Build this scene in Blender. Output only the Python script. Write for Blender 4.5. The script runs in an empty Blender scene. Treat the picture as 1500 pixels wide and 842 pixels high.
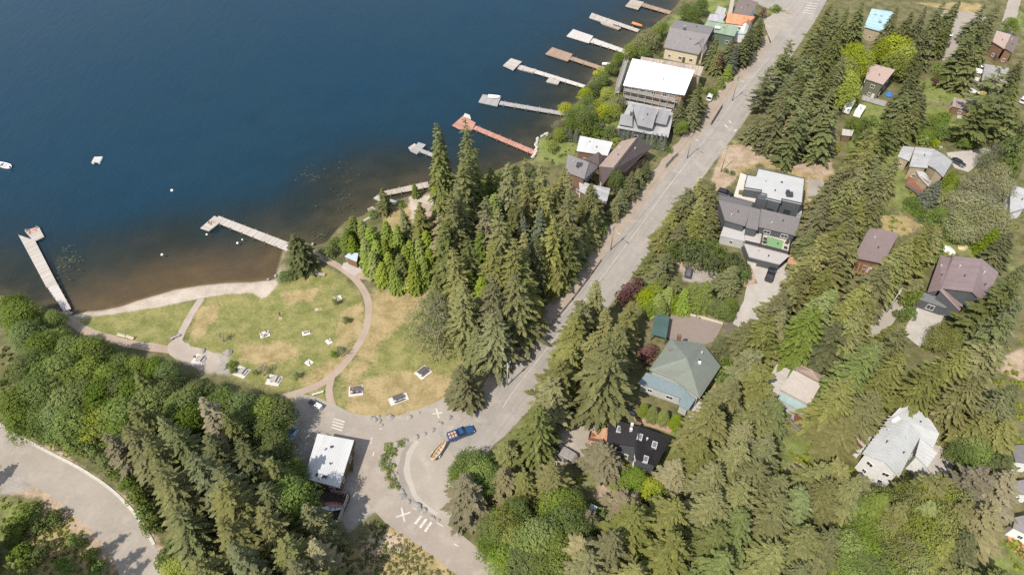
import bpy, bmesh, math, random
import numpy as np
from mathutils import Vector, noise as mnoise

rnd = random.Random(11)
SC = bpy.context.scene
COL = SC.collection
PI = math.pi

# ---------------------------------------------------------------- camera model (a drone 130 m above the lake shore)
CAM_H, PITCH, FPX = 130.0, math.radians(48), 1000.0
CP, SP = math.cos(PITCH), math.sin(PITCH)

def at(px, py, z=0.0):
    """real ground position (metres) of a photo pixel, on the level z"""
    x = (px - 750) / FPX; y = (421 - py) / FPX
    d = (x, CP + y * SP, -SP + y * CP)
    t = (z - CAM_H) / d[2]
    return Vector((d[0] * t, d[1] * t, z))

def xy(px, py, z=0.0):
    p = at(px, py, z); return (p.x, p.y)

# ---------------------------------------------------------------- object helpers
def tag(o, label=None, cat=None, group=None, kind=None):
    if label: o['label'] = label
    if cat: o['category'] = cat
    if group: o['group'] = group
    if kind: o['kind'] = kind
    return o

def thing(name, label, cat, loc=(0, 0, 0), rz=0.0, group=None):
    o = bpy.data.objects.new(name, None); COL.objects.link(o)
    o.location = loc; o.rotation_euler = (0, 0, rz); o.empty_display_size = .5
    return tag(o, label, cat, group)

def link(name, me, parent=None, loc=None):
    o = bpy.data.objects.new(name, me); COL.objects.link(o)
    if parent is not None: o.parent = parent
    if loc is not None: o.location = loc
    return o

def copy_thing(r, loc, rz=0.0, label=None, group=None, scale=None):
    c = r.copy(); COL.objects.link(c); c.location = loc; c.rotation_euler = (0, 0, rz)
    if label: c['label'] = label
    if group: c['group'] = group
    if scale: c.scale = scale
    for ch in list(r.children):
        d = ch.copy(); COL.objects.link(d); d.parent = c
        for g in list(ch.children):
            e = g.copy(); COL.objects.link(e); e.parent = d
    return c

class MB:
    """collects polygons of one mesh"""
    def __init__(s): s.v = []; s.f = []; s.mi = []
    def face(s, pts, mi=0):
        k = len(s.v); s.v += [tuple(p) for p in pts]; s.f.append(tuple(range(k, k + len(pts)))); s.mi.append(mi)
    def poly(s, V, F, mi=0):
        k = len(s.v); s.v += [tuple(p) for p in V]
        for f in F: s.f.append(tuple(k + i for i in f)); s.mi.append(mi)
    def box(s, c, size, rz=0.0, mi=0, tilt=None):
        hx, hy, hz = size[0] / 2, size[1] / 2, size[2] / 2
        ca, sa = math.cos(rz), math.sin(rz); V = []
        for dz in (-hz, hz):
            for dx, dy in ((-hx, -hy), (hx, -hy), (hx, hy), (-hx, hy)):
                V.append((c[0] + dx * ca - dy * sa, c[1] + dx * sa + dy * ca, c[2] + dz))
        s.poly(V, [(0, 3, 2, 1), (4, 5, 6, 7), (0, 1, 5, 4), (1, 2, 6, 5), (2, 3, 7, 6), (3, 0, 4, 7)], mi)
    def bar(s, a, b, w, h, mi=0):
        """box bar from a to b (centre line)"""
        a = Vector(a); b = Vector(b); d = (b - a)
        if d.length < 1e-6: return
        d.normalize(); up = Vector((0, 0, 1)) if abs(d.z) < .95 else Vector((1, 0, 0))
        r = d.cross(up).normalized() * w / 2; u = r.cross(d).normalized() * h / 2
        V = [a - r - u, a + r - u, a + r + u, a - r + u, b - r - u, b + r - u, b + r + u, b - r + u]
        s.poly(V, [(0, 1, 2, 3), (7, 6, 5, 4), (0, 4, 5, 1), (1, 5, 6, 2), (2, 6, 7, 3), (3, 7, 4, 0)], mi)
    def tube(s, pts, radii, n=8, mi=0, cap=True):
        rings = []; N = len(pts); k0 = len(s.v)
        for i, p in enumerate(pts):
            p = Vector(p); a = Vector(pts[max(0, i - 1)]); b = Vector(pts[min(N - 1, i + 1)]); d = (b - a)
            d = d.normalized() if d.length > 1e-9 else Vector((0, 0, 1))
            up = Vector((0, 0, 1)) if abs(d.z) < .9 else Vector((1, 0, 0))
            r = d.cross(up).normalized(); u = r.cross(d)
            rr = radii[i] if hasattr(radii, '__len__') else radii
            for j in range(n):
                t = 2 * PI * j / n; q = p + (r * math.cos(t) + u * math.sin(t)) * rr; s.v.append(tuple(q))
        for i in range(N - 1):
            for j in range(n):
                a = k0 + i * n + j; b = k0 + i * n + (j + 1) % n
                s.f.append((a, b, b + n, a + n)); s.mi.append(mi)
        if cap:
            s.f.append(tuple(k0 + j for j in range(n))[::-1]); s.mi.append(mi)
            s.f.append(tuple(k0 + (N - 1) * n + j for j in range(n))); s.mi.append(mi)
    def loft(s, rings, mi=0, cap=True):
        n = len(rings[0]); k0 = len(s.v)
        for r in rings: s.v += [tuple(p) for p in r]
        for i in range(len(rings) - 1):
            for j in range(n):
                a = k0 + i * n + j; b = k0 + i * n + (j + 1) % n
                s.f.append((a, b, b + n, a + n)); s.mi.append(mi)
        if cap:
            s.f.append(tuple(k0 + j for j in range(n))[::-1]); s.mi.append(mi)
            s.f.append(tuple(k0 + (len(rings) - 1) * n + j for j in range(n))); s.mi.append(mi)
    def prism(s, poly, z0, z1, mi=0):
        n = len(poly)
        V = [(p[0], p[1], z0) for p in poly] + [(p[0], p[1], z1) for p in poly]
        F = [tuple(range(n))[::-1], tuple(range(n, 2 * n))] + [(i, (i + 1) % n, n + (i + 1) % n, n + i) for i in range(n)]
        s.poly(V, F, mi)
    def mesh(s, name, mats, uv=None, off=(0, 0, 0), smooth=False, fix=True):
        me = bpy.data.meshes.new(name)
        v = [(p[0] - off[0], p[1] - off[1], p[2] - off[2]) for p in s.v]
        me.from_pydata(v, [], s.f)
        if not isinstance(mats, (list, tuple)): mats = [mats]
        for m in mats: me.materials.append(m)
        if len(mats) > 1: me.polygons.foreach_set('material_index', s.mi)
        if fix:
            bm = bmesh.new(); bm.from_mesh(me); bmesh.ops.recalc_face_normals(bm, faces=bm.faces); bm.to_mesh(me); bm.free()
        if uv: plan_uv(me)
        if smooth: me.polygons.foreach_set('use_smooth', [True] * len(me.polygons))
        me.update(); return me
    def build(s, name, mats, parent=None, uv=None, smooth=False):
        off = parent.matrix_world.translation if False else (parent.location if parent is not None and parent.parent is None else (0, 0, 0))
        if parent is not None and parent.parent is not None: off = parent.parent.location
        return link(name, s.mesh(name, mats, uv, off, smooth), parent)

def plan_uv(me):
    """metric uv: u along the most level (longest, lowest) edge of each face, v up its slope"""
    uvl = me.uv_layers.new(name='UVMap')
    for p in me.polygons:
        vs = [me.vertices[i].co for i in p.vertices]; n = p.normal; best = None
        for i in range(len(vs)):
            e = vs[(i + 1) % len(vs)] - vs[i]
            if e.length < 1e-5: continue
            sc = abs(e.z) / e.length * 40 - e.length + (vs[i].z) * .3
            if best is None or sc < best[0]: best = (sc, e.normalized())
        u = best[1] if best else Vector((1, 0, 0)); w = n.cross(u)
        for li in p.loop_indices:
            c = me.vertices[me.loops[li].vertex_index].co
            uvl.data[li].uv = (c.dot(u), c.dot(w))

# ---------------------------------------------------------------- geometry in plan
def inpoly(poly, X, Y):
    r = np.zeros(X.shape, bool); n = len(poly)
    for i in range(n):
        x0, y0 = poly[i]; x1, y1 = poly[(i + 1) % n]
        if y0 == y1: continue
        c = ((Y < y0) != (Y < y1)) & (X < (x1 - x0) * (Y - y0) / (y1 - y0) + x0)
        r ^= c
    return r

def sdist(poly, X, Y):
    d = np.full(X.shape, 1e9); n = len(poly)
    for i in range(n):
        x0, y0 = poly[i]; x1, y1 = poly[(i + 1) % n]
        dx, dy = x1 - x0, y1 - y0; L = dx * dx + dy * dy + 1e-9
        t = np.clip(((X - x0) * dx + (Y - y0) * dy) / L, 0, 1)
        d = np.minimum(d, (X - x0 - t * dx) ** 2 + (Y - y0 - t * dy) ** 2)
    d = np.sqrt(d)
    return np.where(inpoly(poly, X, Y), d, -d)

def smooth_line(pts, step=1.5):
    """Catmull-Rom through world points"""
    out = []; n = len(pts)
    for i in range(n - 1):
        p0 = Vector(pts[max(0, i - 1)]); p1 = Vector(pts[i]); p2 = Vector(pts[i + 1]); p3 = Vector(pts[min(n - 1, i + 2)])
        k = max(2, int((p2 - p1).length / step))
        for j in range(k):
            t = j / k
            out.append(.5 * ((2 * p1) + (p2 - p0) * t + (2 * p0 - 5 * p1 + 4 * p2 - p3) * t * t + (3 * p1 - p0 - 3 * p2 + p3) * t ** 3))
    out.append(Vector(pts[-1])); return out

BLOCKED = []          # plan outlines that no tree may stand in
def wob(p, amp, sc=.35):
    return amp * mnoise.noise(Vector((p[0] * sc, p[1] * sc, 3.7)))

def sheet(name, px, z, mat, jit=.25, block=True, smooth=True):
    pts = [at(a, b, 0) for a, b in px]
    n = len(pts); out = []
    for i in range(n):
        a, b = pts[i], pts[(i + 1) % n]; L = (b - a).length; k = max(1, int(L / .9)); t = (b - a)
        nn = Vector((-t.y, t.x, 0)).normalized() if L > 1e-6 else Vector((0, 0, 0))
        for j in range(k):
            p = a.lerp(b, j / k); out.append(p + nn * (wob(p, jit) + wob(p, jit * .5, 1.3)))
    bm = bmesh.new(); vs = [bm.verts.new((p.x, p.y, z)) for p in out]
    f = bm.faces.new(vs); bmesh.ops.triangulate(bm, faces=[f], ngon_method='EAR_CLIP')
    for f in bm.faces:
        if f.normal.z < 0: f.normal_flip()
    me = bpy.data.meshes.new(name); bm.to_mesh(me); bm.free(); me.materials.append(mat)
    o = tag(link(name, me), kind='structure')
    if block: BLOCKED.append([(p.x, p.y) for p in pts])
    return o

def ribbon(name, px, w, z, mat, jit=.15, block=True, kind='structure', thick=None):
    c = smooth_line([at(a, b, 0) for a, b in px]); n = len(c); Lf = []; Rt = []
    for i, p in enumerate(c):
        d = (c[min(n - 1, i + 1)] - c[max(0, i - 1)]).normalized(); s = Vector((-d.y, d.x, 0))
        ww = (w if not hasattr(w, '__len__') else w[0] + (w[1] - w[0]) * i / (n - 1)) / 2
        Lf.append(p + s * (ww + wob(p + s * 3, jit, .6))); Rt.append(p - s * (ww + wob(p - s * 3, jit, .6)))
    m = MB()
    for i in range(n - 1):
        if thick is None:
            m.face([(q.x, q.y, z) for q in (Rt[i], Rt[i + 1], Lf[i + 1], Lf[i])])
        else:
            A = [Rt[i], Rt[i + 1], Lf[i + 1], Lf[i]]; m.prism([(q.x, q.y) for q in A], z - thick, z)
    o = link(name, m.mesh(name, mat, fix=thick is not None))
    if kind: o['kind'] = kind
    if block: BLOCKED.append([(p.x, p.y) for p in Lf] + [(p.x, p.y) for p in Rt[::-1]])
    return o

# ---------------------------------------------------------------- material helpers
class NT:
    def __init__(s, name):
        s.m = bpy.data.materials.new(name); s.m.use_nodes = True; s.t = s.m.node_tree; s.t.nodes.clear()
        s.out = s.n('ShaderNodeOutputMaterial')
    def n(s, ty, **kw):
        x = s.t.nodes.new(ty)
        for k, v in kw.items():
            if k.startswith('i_'):
                key = k[2:]; key = int(key) if key.isdigit() else key
                x.inputs[key].default_value = v
            else: setattr(x, k, v)
        return x
    def l(s, a, b): s.t.links.new(a, b)
    def val(s, x, sock):
        if hasattr(x, 'is_output'): s.l(x, sock)
        else: sock.default_value = x
    def math(s, op, a, b=0.0, c=0.0, clamp=False):
        x = s.n('ShaderNodeMath', operation=op, use_clamp=clamp)
        for i, q in enumerate((a, b, c)): s.val(q, x.inputs[i])
        return x.outputs[0]
    def obj(s): return s.n('ShaderNodeTexCoord').outputs['Object']
    def uv(s): return s.n('ShaderNodeTexCoord').outputs['UV']
    def noise(s, vec, scale, detail=3, rough=.6, dist=0.0):
        x = s.n('ShaderNodeTexNoise'); x.inputs['Scale'].default_value = scale; x.inputs['Detail'].default_value = detail
        x.inputs['Roughness'].default_value = rough; x.inputs['Distortion'].default_value = dist; s.l(vec, x.inputs['Vector'])
        return x.outputs['Fac']
    def mix(s, f, a, b, mode='MIX'):
        x = s.n('ShaderNodeMix', data_type='RGBA', blend_type=mode); s.val(f, x.inputs[0])
        for q, sk in ((a, x.inputs[6]), (b, x.inputs[7])):
            if hasattr(q, 'is_output'): s.l(q, sk)
            else: sk.default_value = (*q, 1) if len(q) == 3 else q
        return x.outputs[2]
    def rng(s, v, a, b, c, d):
        x = s.n('ShaderNodeMapRange', interpolation_type='SMOOTHSTEP'); s.val(v, x.inputs[0])
        for i, q in enumerate((a, b, c, d)): x.inputs[i + 1].default_value = q
        return x.outputs[0]
    def attr(s, name): return s.n('ShaderNodeAttribute', attribute_name=name).outputs['Fac']
    def scale(s, vec, v):
        x = s.n('ShaderNodeMapping'); s.l(vec, x.inputs[0]); x.inputs['Scale'].default_value = v; return x.outputs[0]
    def bump(s, h, strength, dist=.05):
        x = s.n('ShaderNodeBump'); s.l(h, x.inputs['Height']); x.inputs['Strength'].default_value = strength; x.inputs['Distance'].default_value = dist
        return x.outputs[0]
    def bsdf(s, col, rough=.8, metal=0.0, normal=None, spec=.3):
        x = s.n('ShaderNodeBsdfPrincipled'); s.val(col if hasattr(col, 'is_output') else (*col, 1), x.inputs['Base Color'])
        s.val(rough, x.inputs['Roughness']); x.inputs['Metallic'].default_value = metal
        x.inputs['Specular IOR Level'].default_value = spec
        if normal is not None: s.l(normal, x.inputs['Normal'])
        s.l(x.outputs[0], s.out.inputs[0]); return x

_M = {}
def sh(c, k): return tuple(min(1, x * k) for x in c)

def plain(key, c, rough=.75, var=.18, scale=1.2, bump=.0, metal=0.0, spec=.3, fine=9.0):
    """painted / concrete / wood surface with mottling and a little dirt"""
    if key in _M: return _M[key]
    t = NT(key); v = t.obj(); n1 = t.noise(v, scale, 4); n2 = t.noise(v, fine, 2)
    f = t.math('ADD', t.math('MULTIPLY', n1, .65), t.math('MULTIPLY', n2, .35))
    col = t.mix(t.rng(f, .3, .7, 0, 1), sh(c, 1 - var), sh(c, 1 + var))
    t.bsdf(col, rough, metal, t.bump(n2, bump) if bump else None, spec)
    _M[key] = t.m; return t.m

def seam_metal(key, c, pitch=.45, rough=.45, var=.12):
    """standing seam metal: ribs run up the slope"""
    if key in _M: return _M[key]
    t = NT(key); u = t.uv(); sep = t.n('ShaderNodeSeparateXYZ'); t.l(u, sep.inputs[0])
    w = t.math('FRACT', t.math('DIVIDE', sep.outputs[0], pitch)); rib = t.math('LESS_THAN', t.math('ABSOLUTE', t.math('SUBTRACT', w, .5)), .1)
    pan = t.n('ShaderNodeTexWhiteNoise', noise_dimensions='1D'); t.l(t.math('FLOOR', t.math('DIVIDE', sep.outputs[0], pitch * 2)), pan.inputs['W'])
    n1 = t.noise(t.obj(), .5, 4)
    f = t.math('ADD', t.math('MULTIPLY', n1, .7), t.math('MULTIPLY', pan.outputs[0], .3))
    col = t.mix(t.rng(f, .25, .75, 0, 1), sh(c, 1 - var), sh(c, 1 + var))
    col = t.mix(t.math('MULTIPLY', rib, .35), col, sh(c, .6))
    t.bsdf(col, rough, .0, t.bump(rib, .6, .04), .4); _M[key] = t.m; return t.m

def shingle(key, c, var=.22):
    if key in _M: return _M[key]
    t = NT(key); b = t.n('ShaderNodeTexBrick'); t.l(t.uv(), b.inputs[0])
    b.inputs['Scale'].default_value = 1.0; b.inputs['Brick Width'].default_value = .55; b.inputs['Row Height'].default_value = .28
    b.inputs['Mortar Size'].default_value = .02; b.inputs['Color1'].default_value = (*sh(c, 1 - var), 1); b.inputs['Color2'].default_value = (*sh(c, 1 + var), 1)
    b.inputs['Mortar'].default_value = (*sh(c, .6), 1)
    n1 = t.noise(t.obj(), .6, 4); col = t.mix(.35, b.outputs[0], t.mix(n1, sh(c, .75), sh(c, 1.3)))
    t.bsdf(col, .9, 0, t.bump(b.outputs['Fac'], -.3, .03)); _M[key] = t.m; return t.m

def planks(key, c, pitch=.3, var=.2, axis=0):
    """boards laid across the long axis of the deck (uv u)"""
    if key in _M: return _M[key]
    t = NT(key); sep = t.n('ShaderNodeSeparateXYZ'); t.l(t.uv(), sep.inputs[0]); q = t.math('DIVIDE', sep.outputs[axis], pitch)
    wn = t.n('ShaderNodeTexWhiteNoise', noise_dimensions='1D'); t.l(t.math('FLOOR', q), wn.inputs['W'])
    gap = t.math('LESS_THAN', t.math('FRACT', q), .14)
    n1 = t.noise(t.obj(), .8, 4); f = t.math('ADD', t.math('MULTIPLY', wn.outputs[0], .5), t.math('MULTIPLY', n1, .5))
    col = t.mix(t.rng(f, .2, .8, 0, 1), sh(c, 1 - var), sh(c, 1 + var)); col = t.mix(t.math('MULTIPLY', gap, .55), col, sh(c, .35))
    # every third metre or so a joist line
    j = t.math('LESS_THAN', t.math('FRACT', t.math('DIVIDE', sep.outputs[axis], 2.4)), .06); col = t.mix(t.math('MULTIPLY', j, .4), col, sh(c, .5))
    t.bsdf(col, .85, 0, t.bump(gap, -.4, .02)); _M[key] = t.m; return t.m

def glass(key='window_glass', c=(.03, .04, .05), rough=.08):
    if key in _M: return _M[key]
    t = NT(key); n = t.noise(t.obj(), .7, 2); t.bsdf(t.mix(n, sh(c, .6), sh(c, 1.5)), rough, 0, None, .6); _M[key] = t.m; return t.m

def car_paint(key, c):
    if key in _M: return _M[key]
    t = NT(key); n = t.noise(t.obj(), 3, 3); x = t.bsdf(t.mix(t.rng(n, .3, .7, 0, 1), sh(c, .85), sh(c, 1.12)), .28, .15, None, .5)
    x.inputs['Coat Weight'].default_value = .5; _M[key] = t.m; return t.m

def surface(key, c1, c2, big=.12, fine=2.2, dirt=None, rough=.92, streak=None, cracks=False):
    """asphalt / gravel: broad patches, fine grain, optional dusty patches"""
    if key in _M: return _M[key]
    t = NT(key); v = t.obj(); n1 = t.noise(v, big, 5, .65); n2 = t.noise(v, fine, 3, .7); n3 = t.noise(v, fine * 4, 2)
    f = t.math('ADD', t.math('MULTIPLY', n1, .55), t.math('ADD', t.math('MULTIPLY', n2, .25), t.math('MULTIPLY', n3, .2)))
    col = t.mix(t.rng(f, .34, .66, 0, 1), c1, c2)
    if dirt: col = t.mix(t.rng(t.noise(v, big * 2.2, 5, .7, .6), .5, .68, 0, .8), col, dirt)
    if streak is not None:
        mp = t.n('ShaderNodeMapping'); t.l(v, mp.inputs[0]); mp.inputs['Rotation'].default_value = (0, 0, -streak); sc2 = t.scale(mp.outputs[0], (.02, 1.1, 1))
        ns = t.noise(sc2, 1.0, 3, .6); col = t.mix(1.0, col, t.mix(t.rng(ns, .32, .68, 0, 1), (.94, .94, .94), (1.05, 1.05, 1.05)), 'MULTIPLY')
        seam = t.math('LESS_THAN', t.math('ABSOLUTE', t.math('SUBTRACT', t.noise(v, .05, 5, .6), .5)), .0022); col = t.mix(t.math('MULTIPLY', seam, .35), col, sh(c1, .5))
        pt = t.n('ShaderNodeTexVoronoi', feature='F1', distance='CHEBYCHEV'); pt.inputs['Scale'].default_value = .09; t.l(mp.outputs[0], pt.inputs['Vector'])
        sp2 = t.n('ShaderNodeSeparateColor'); t.l(pt.outputs['Color'], sp2.inputs[0]); patch = t.math('GREATER_THAN', sp2.outputs[0], .8); col = t.mix(t.math('MULTIPLY', patch, .14), col, sh(c1, .78))
    if cracks:
        vo = t.n('ShaderNodeTexVoronoi', feature='DISTANCE_TO_EDGE'); vo.inputs['Scale'].default_value = .11
        dv = t.n('ShaderNodeVectorMath', operation='ADD'); t.l(v, dv.inputs[0])
        nz = t.n('ShaderNodeTexNoise'); nz.inputs['Scale'].default_value = .3; t.l(v, nz.inputs['Vector'])
        sc = t.n('ShaderNodeVectorMath', operation='SCALE'); t.l(nz.outputs['Color'], sc.inputs[0]); sc.inputs['Scale'].default_value = 4.0
        t.l(sc.outputs[0], dv.inputs[1]); t.l(dv.outputs[0], vo.inputs['Vector'])
        ck = t.math('LESS_THAN', vo.outputs['Distance'], .009); col = t.mix(t.math('MULTIPLY', ck, .45), col, sh(c1, .5))
    t.bsdf(col, rough, 0, t.bump(n2, .15, .03), .2); _M[key] = t.m; return t.m

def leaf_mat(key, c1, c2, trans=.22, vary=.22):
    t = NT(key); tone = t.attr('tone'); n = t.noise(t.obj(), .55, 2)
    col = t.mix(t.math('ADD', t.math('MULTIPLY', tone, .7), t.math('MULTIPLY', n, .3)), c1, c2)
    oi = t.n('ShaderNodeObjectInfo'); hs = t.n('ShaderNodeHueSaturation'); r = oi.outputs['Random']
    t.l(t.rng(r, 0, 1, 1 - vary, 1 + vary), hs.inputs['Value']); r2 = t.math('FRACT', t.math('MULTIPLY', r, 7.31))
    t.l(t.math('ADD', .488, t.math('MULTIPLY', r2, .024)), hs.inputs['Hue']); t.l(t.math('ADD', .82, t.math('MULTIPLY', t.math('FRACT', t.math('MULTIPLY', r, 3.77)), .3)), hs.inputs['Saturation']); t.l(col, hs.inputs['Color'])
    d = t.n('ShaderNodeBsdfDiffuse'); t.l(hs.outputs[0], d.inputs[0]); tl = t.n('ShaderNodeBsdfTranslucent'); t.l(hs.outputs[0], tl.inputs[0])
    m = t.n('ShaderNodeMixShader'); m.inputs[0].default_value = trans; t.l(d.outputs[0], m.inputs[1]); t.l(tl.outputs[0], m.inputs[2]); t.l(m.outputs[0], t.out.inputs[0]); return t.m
# ================================================================ WORLD, SUN, CAMERA
SUN_AZ, SUN_EL = math.radians(221), math.radians(53)      # azimuth clockwise from +Y: behind the camera, to its left
w = bpy.data.worlds.new('World'); SC.world = w; w.use_nodes = True
bg = w.node_tree.nodes['Background']; sky = w.node_tree.nodes.new('ShaderNodeTexSky'); sky.sky_type = 'NISHITA'; sky.sun_disc = False
sky.sun_elevation = SUN_EL; sky.sun_rotation = SUN_AZ; sky.altitude = 600; sky.dust_density = 1.5
hs_ = w.node_tree.nodes.new('ShaderNodeHueSaturation'); hs_.inputs['Saturation'].default_value = .6; w.node_tree.links.new(sky.outputs[0], hs_.inputs['Color']); w.node_tree.links.new(hs_.outputs[0], bg.inputs[0]); bg.inputs[1].default_value = .15
sl = bpy.data.lights.new('sun', 'SUN'); sl.energy = 3.6; sl.angle = math.radians(.5); sl.color = (1, .94, .85)
so = bpy.data.objects.new('sun', sl); COL.objects.link(so); so.location = (-60, -70, 200)
sd = Vector((math.sin(SUN_AZ) * math.cos(SUN_EL), math.cos(SUN_AZ) * math.cos(SUN_EL), math.sin(SUN_EL)))
so.rotation_euler = (-sd).to_track_quat('-Z', 'Y').to_euler()
cam = bpy.data.cameras.new('camera'); co = bpy.data.objects.new('camera', cam); COL.objects.link(co)
co.location = (0, 0, CAM_H); co.rotation_euler = (math.radians(90) - PITCH, 0, 0); cam.sensor_width = 36; cam.lens = 24; cam.clip_end = 8000
SC.camera = co
SC.view_settings.view_transform = 'Standard'; SC.view_settings.look = 'None'; SC.view_settings.exposure = .67; SC.view_settings.gamma = 1
SC.render.engine = 'CYCLES'; SC.cycles.use_denoising = False
SC.cycles.max_bounces = 6; SC.cycles.diffuse_bounces = 3; SC.cycles.transparent_max_bounces = 6; SC.cycles.sample_clamp_indirect = 4

# ================================================================ GROUND
SHORE = [(-260, 395), (-120, 415), (0, 430), (45, 443), (80, 452), (104, 459), (125, 454), (150, 452), (178, 446), (200, 438), (228, 430), (255, 422), (292, 416), (330, 412), (368, 411),
         (402, 407), (404, 395), (408, 380), (412, 366), (425, 357), (445, 352), (462, 358), (478, 352), (492, 335), (505, 322), (532, 313),
         (548, 300), (575, 292), (600, 285), (630, 278), (680, 265), (720, 250), (760, 235), (783, 229), (785, 208), (792, 198), (808, 192),
         (818, 182), (833, 168), (845, 150), (855, 128), (868, 110), (880, 95), (900, 85), (915, 70), (935, 47), (955, 38), (975, 22), (990, 8), (1005, -15), (1030, -60)]
LAND = [xy(*p) for p in SHORE] + [(260, 700), (3000, 1500), (3000, -2500), (-3000, -2500), (-3000, xy(-260, 395)[1])]

def axis(lo, hi, step, far):
    a = list(np.arange(lo, hi + .01, step)); return np.array([-far, -far * .5, lo - 90, lo - 30] + a + [hi + 30, hi + 90, far * .5, far])
gx = axis(-220, 220, .8, 2600); gy = axis(38, 292, .8, 2600); gy[0:2] = (-2400, -600)
GX, GY = np.meshgrid(gx, gy); SD = sdist(LAND, GX, GY)
def gnoise(s, seed):      # cheap value noise on the grid (numpy)
    r = np.random.RandomState(seed); K = 256; T = r.rand(K, K)
    fx, fy = GX / s, GY / s; ix, iy = np.floor(fx).astype(int), np.floor(fy).astype(int); u, v = fx - ix, fy - iy
    u = u * u * (3 - 2 * u); v = v * v * (3 - 2 * v); g = lambda a, b: T[(iy + b) % K, (ix + a) % K]
    return (g(0, 0) * (1 - u) + g(1, 0) * u) * (1 - v) + (g(0, 1) * (1 - u) + g(1, 1) * u) * v
GZ = np.where(SD > 0, np.clip(SD / 3.0 - .45, -.45, 0), np.clip(-.45 + SD * .07, -7, 0))

def layer(polys):
    W = np.zeros(GX.shape)
    for soft, px in polys:
        P = [xy(*p) for p in px]; a = np.array(P); mg = soft + 2
        ii = np.where((gy > a[:, 1].min() - mg) & (gy < a[:, 1].max() + mg))[0]; jj = np.where((gx > a[:, 0].min() - mg) & (gx < a[:, 0].max() + mg))[0]
        if not len(ii) or not len(jj): continue
        s = np.ix_(ii, jj); d = sdist(P, GX[s], GY[s]); W[s] = np.maximum(W[s], np.clip(.5 + d / soft, 0, 1))
    return W

LAWN = [
 (2, [(108, 466), (160, 459), (230, 449), (286, 440), (268, 478), (240, 508), (180, 500), (130, 483)]),
 (3, [(300, 438), (330, 430), (372, 428), (388, 433), (404, 420), (410, 410), (470, 390), (500, 405), (528, 430), (535, 460), (525, 500), (500, 535), (470, 560), (415, 575), (340, 555), (300, 520), (270, 505), (285, 460)]),
 (3, [(545, 430), (640, 430), (690, 500), (690, 560), (640, 600), (560, 618), (510, 615), (490, 590), (492, 558), (520, 520), (540, 485)]),
 (2, [(455, 560), (482, 555), (482, 600), (450, 590)]),
 (3, [(785, 205), (820, 195), (850, 198), (845, 222), (825, 240), (783, 235)]),
 (3, [(1145, 10), (1165, 25), (1150, 35), (1120, 15)]), (2, [(1028, 0), (1070, 0), (1060, 25), (1030, 20)]), (2, [(990, 25), (1020, 18), (1015, 40), (965, 52), (960, 40)]),
 (3, [(1345, 120), (1400, 105), (1430, 140), (1400, 175), (1420, 190), (1380, 200), (1340, 205), (1320, 190)]),
 (3, [(1255, 150), (1290, 150), (1320, 170), (1320, 200), (1280, 190), (1255, 200), (1245, 180)]), (3, [(1240, 190), (1265, 185), (1265, 215), (1240, 220)]),
 (3, [(1300, 215), (1325, 212), (1325, 280), (1380, 300), (1420, 340), (1330, 330), (1310, 300), (1300, 250)]),
 (3, [(1380, 350), (1470, 350), (1480, 395), (1440, 385), (1410, 370), (1380, 372)]),
 (2, [(1145, 640), (1190, 625), (1215, 650), (1225, 690), (1180, 690), (1150, 690)]), (2, [(983, 620), (1010, 610), (1000, 680), (975, 690), (965, 680)]),
 (3, [(905, 140), (930, 150), (915, 185), (880, 190), (855, 170), (870, 140)]), (2, [(860, 690), (915, 690), (910, 730), (865, 720)]),
 (2, [(1320, 595), (1345, 600), (1330, 640), (1300, 660)]), (3, [(1440, 800), (1500, 800), (1500, 842), (1440, 842)]),
 (2, [(1480, 20), (1500, 20), (1500, 45), (1480, 40)]), (3, [(1255, 155), (1330, 200), (1300, 260), (1290, 230)]),
 (3, [(0, 735), (60, 740), (110, 770), (120, 842), (0, 842)]), (2, [(650, 790), (700, 800), (745, 842), (690, 842)])]
DRY = [
 (4, [(545, 425), (640, 425), (600, 470), (560, 500), (540, 540), (520, 560), (505, 560), (530, 500)]),
 (4, [(505, 560), (620, 540), (690, 560), (660, 600), (600, 615), (540, 620), (505, 610)]),
 (3, [(500, 455), (530, 440), (530, 490), (505, 510), (490, 500)]), (3, [(355, 505), (420, 500), (440, 520), (395, 535), (350, 525)]),
 (3, [(290, 450), (325, 445), (310, 475), (285, 500), (278, 480)]), (3, [(440, 555), (500, 520), (520, 500), (500, 545), (460, 570)]),
 (3, [(410, 430), (470, 420), (460, 440), (420, 445)]), (4, [(1075, 210), (1200, 215), (1225, 260), (1210, 330), (1185, 345), (1175, 330), (1182, 262), (1110, 240), (1075, 260), (1050, 260)]),
 (3, [(1285, 315), (1330, 315), (1350, 330), (1330, 345), (1285, 345)]), (4, [(520, 800), (580, 755), (690, 842), (480, 842), (490, 810)]),
 (3, [(1160, 540), (1210, 525), (1215, 550), (1205, 600), (1190, 570)]), (2, [(1040, 560), (1058, 540), (1068, 545), (1045, 590)]),
 (3, [(1340, 5), (1440, 5), (1440, 22), (1395, 25), (1395, 15)]), (3, [(80, 720), (140, 760), (175, 842), (60, 842), (40, 780)]), (3, [(575, 305), (610, 300), (600, 335), (575, 345), (560, 320)]),
 (2, [(975, 470), (985, 452), (1060, 470), (1062, 475)])]
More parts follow.
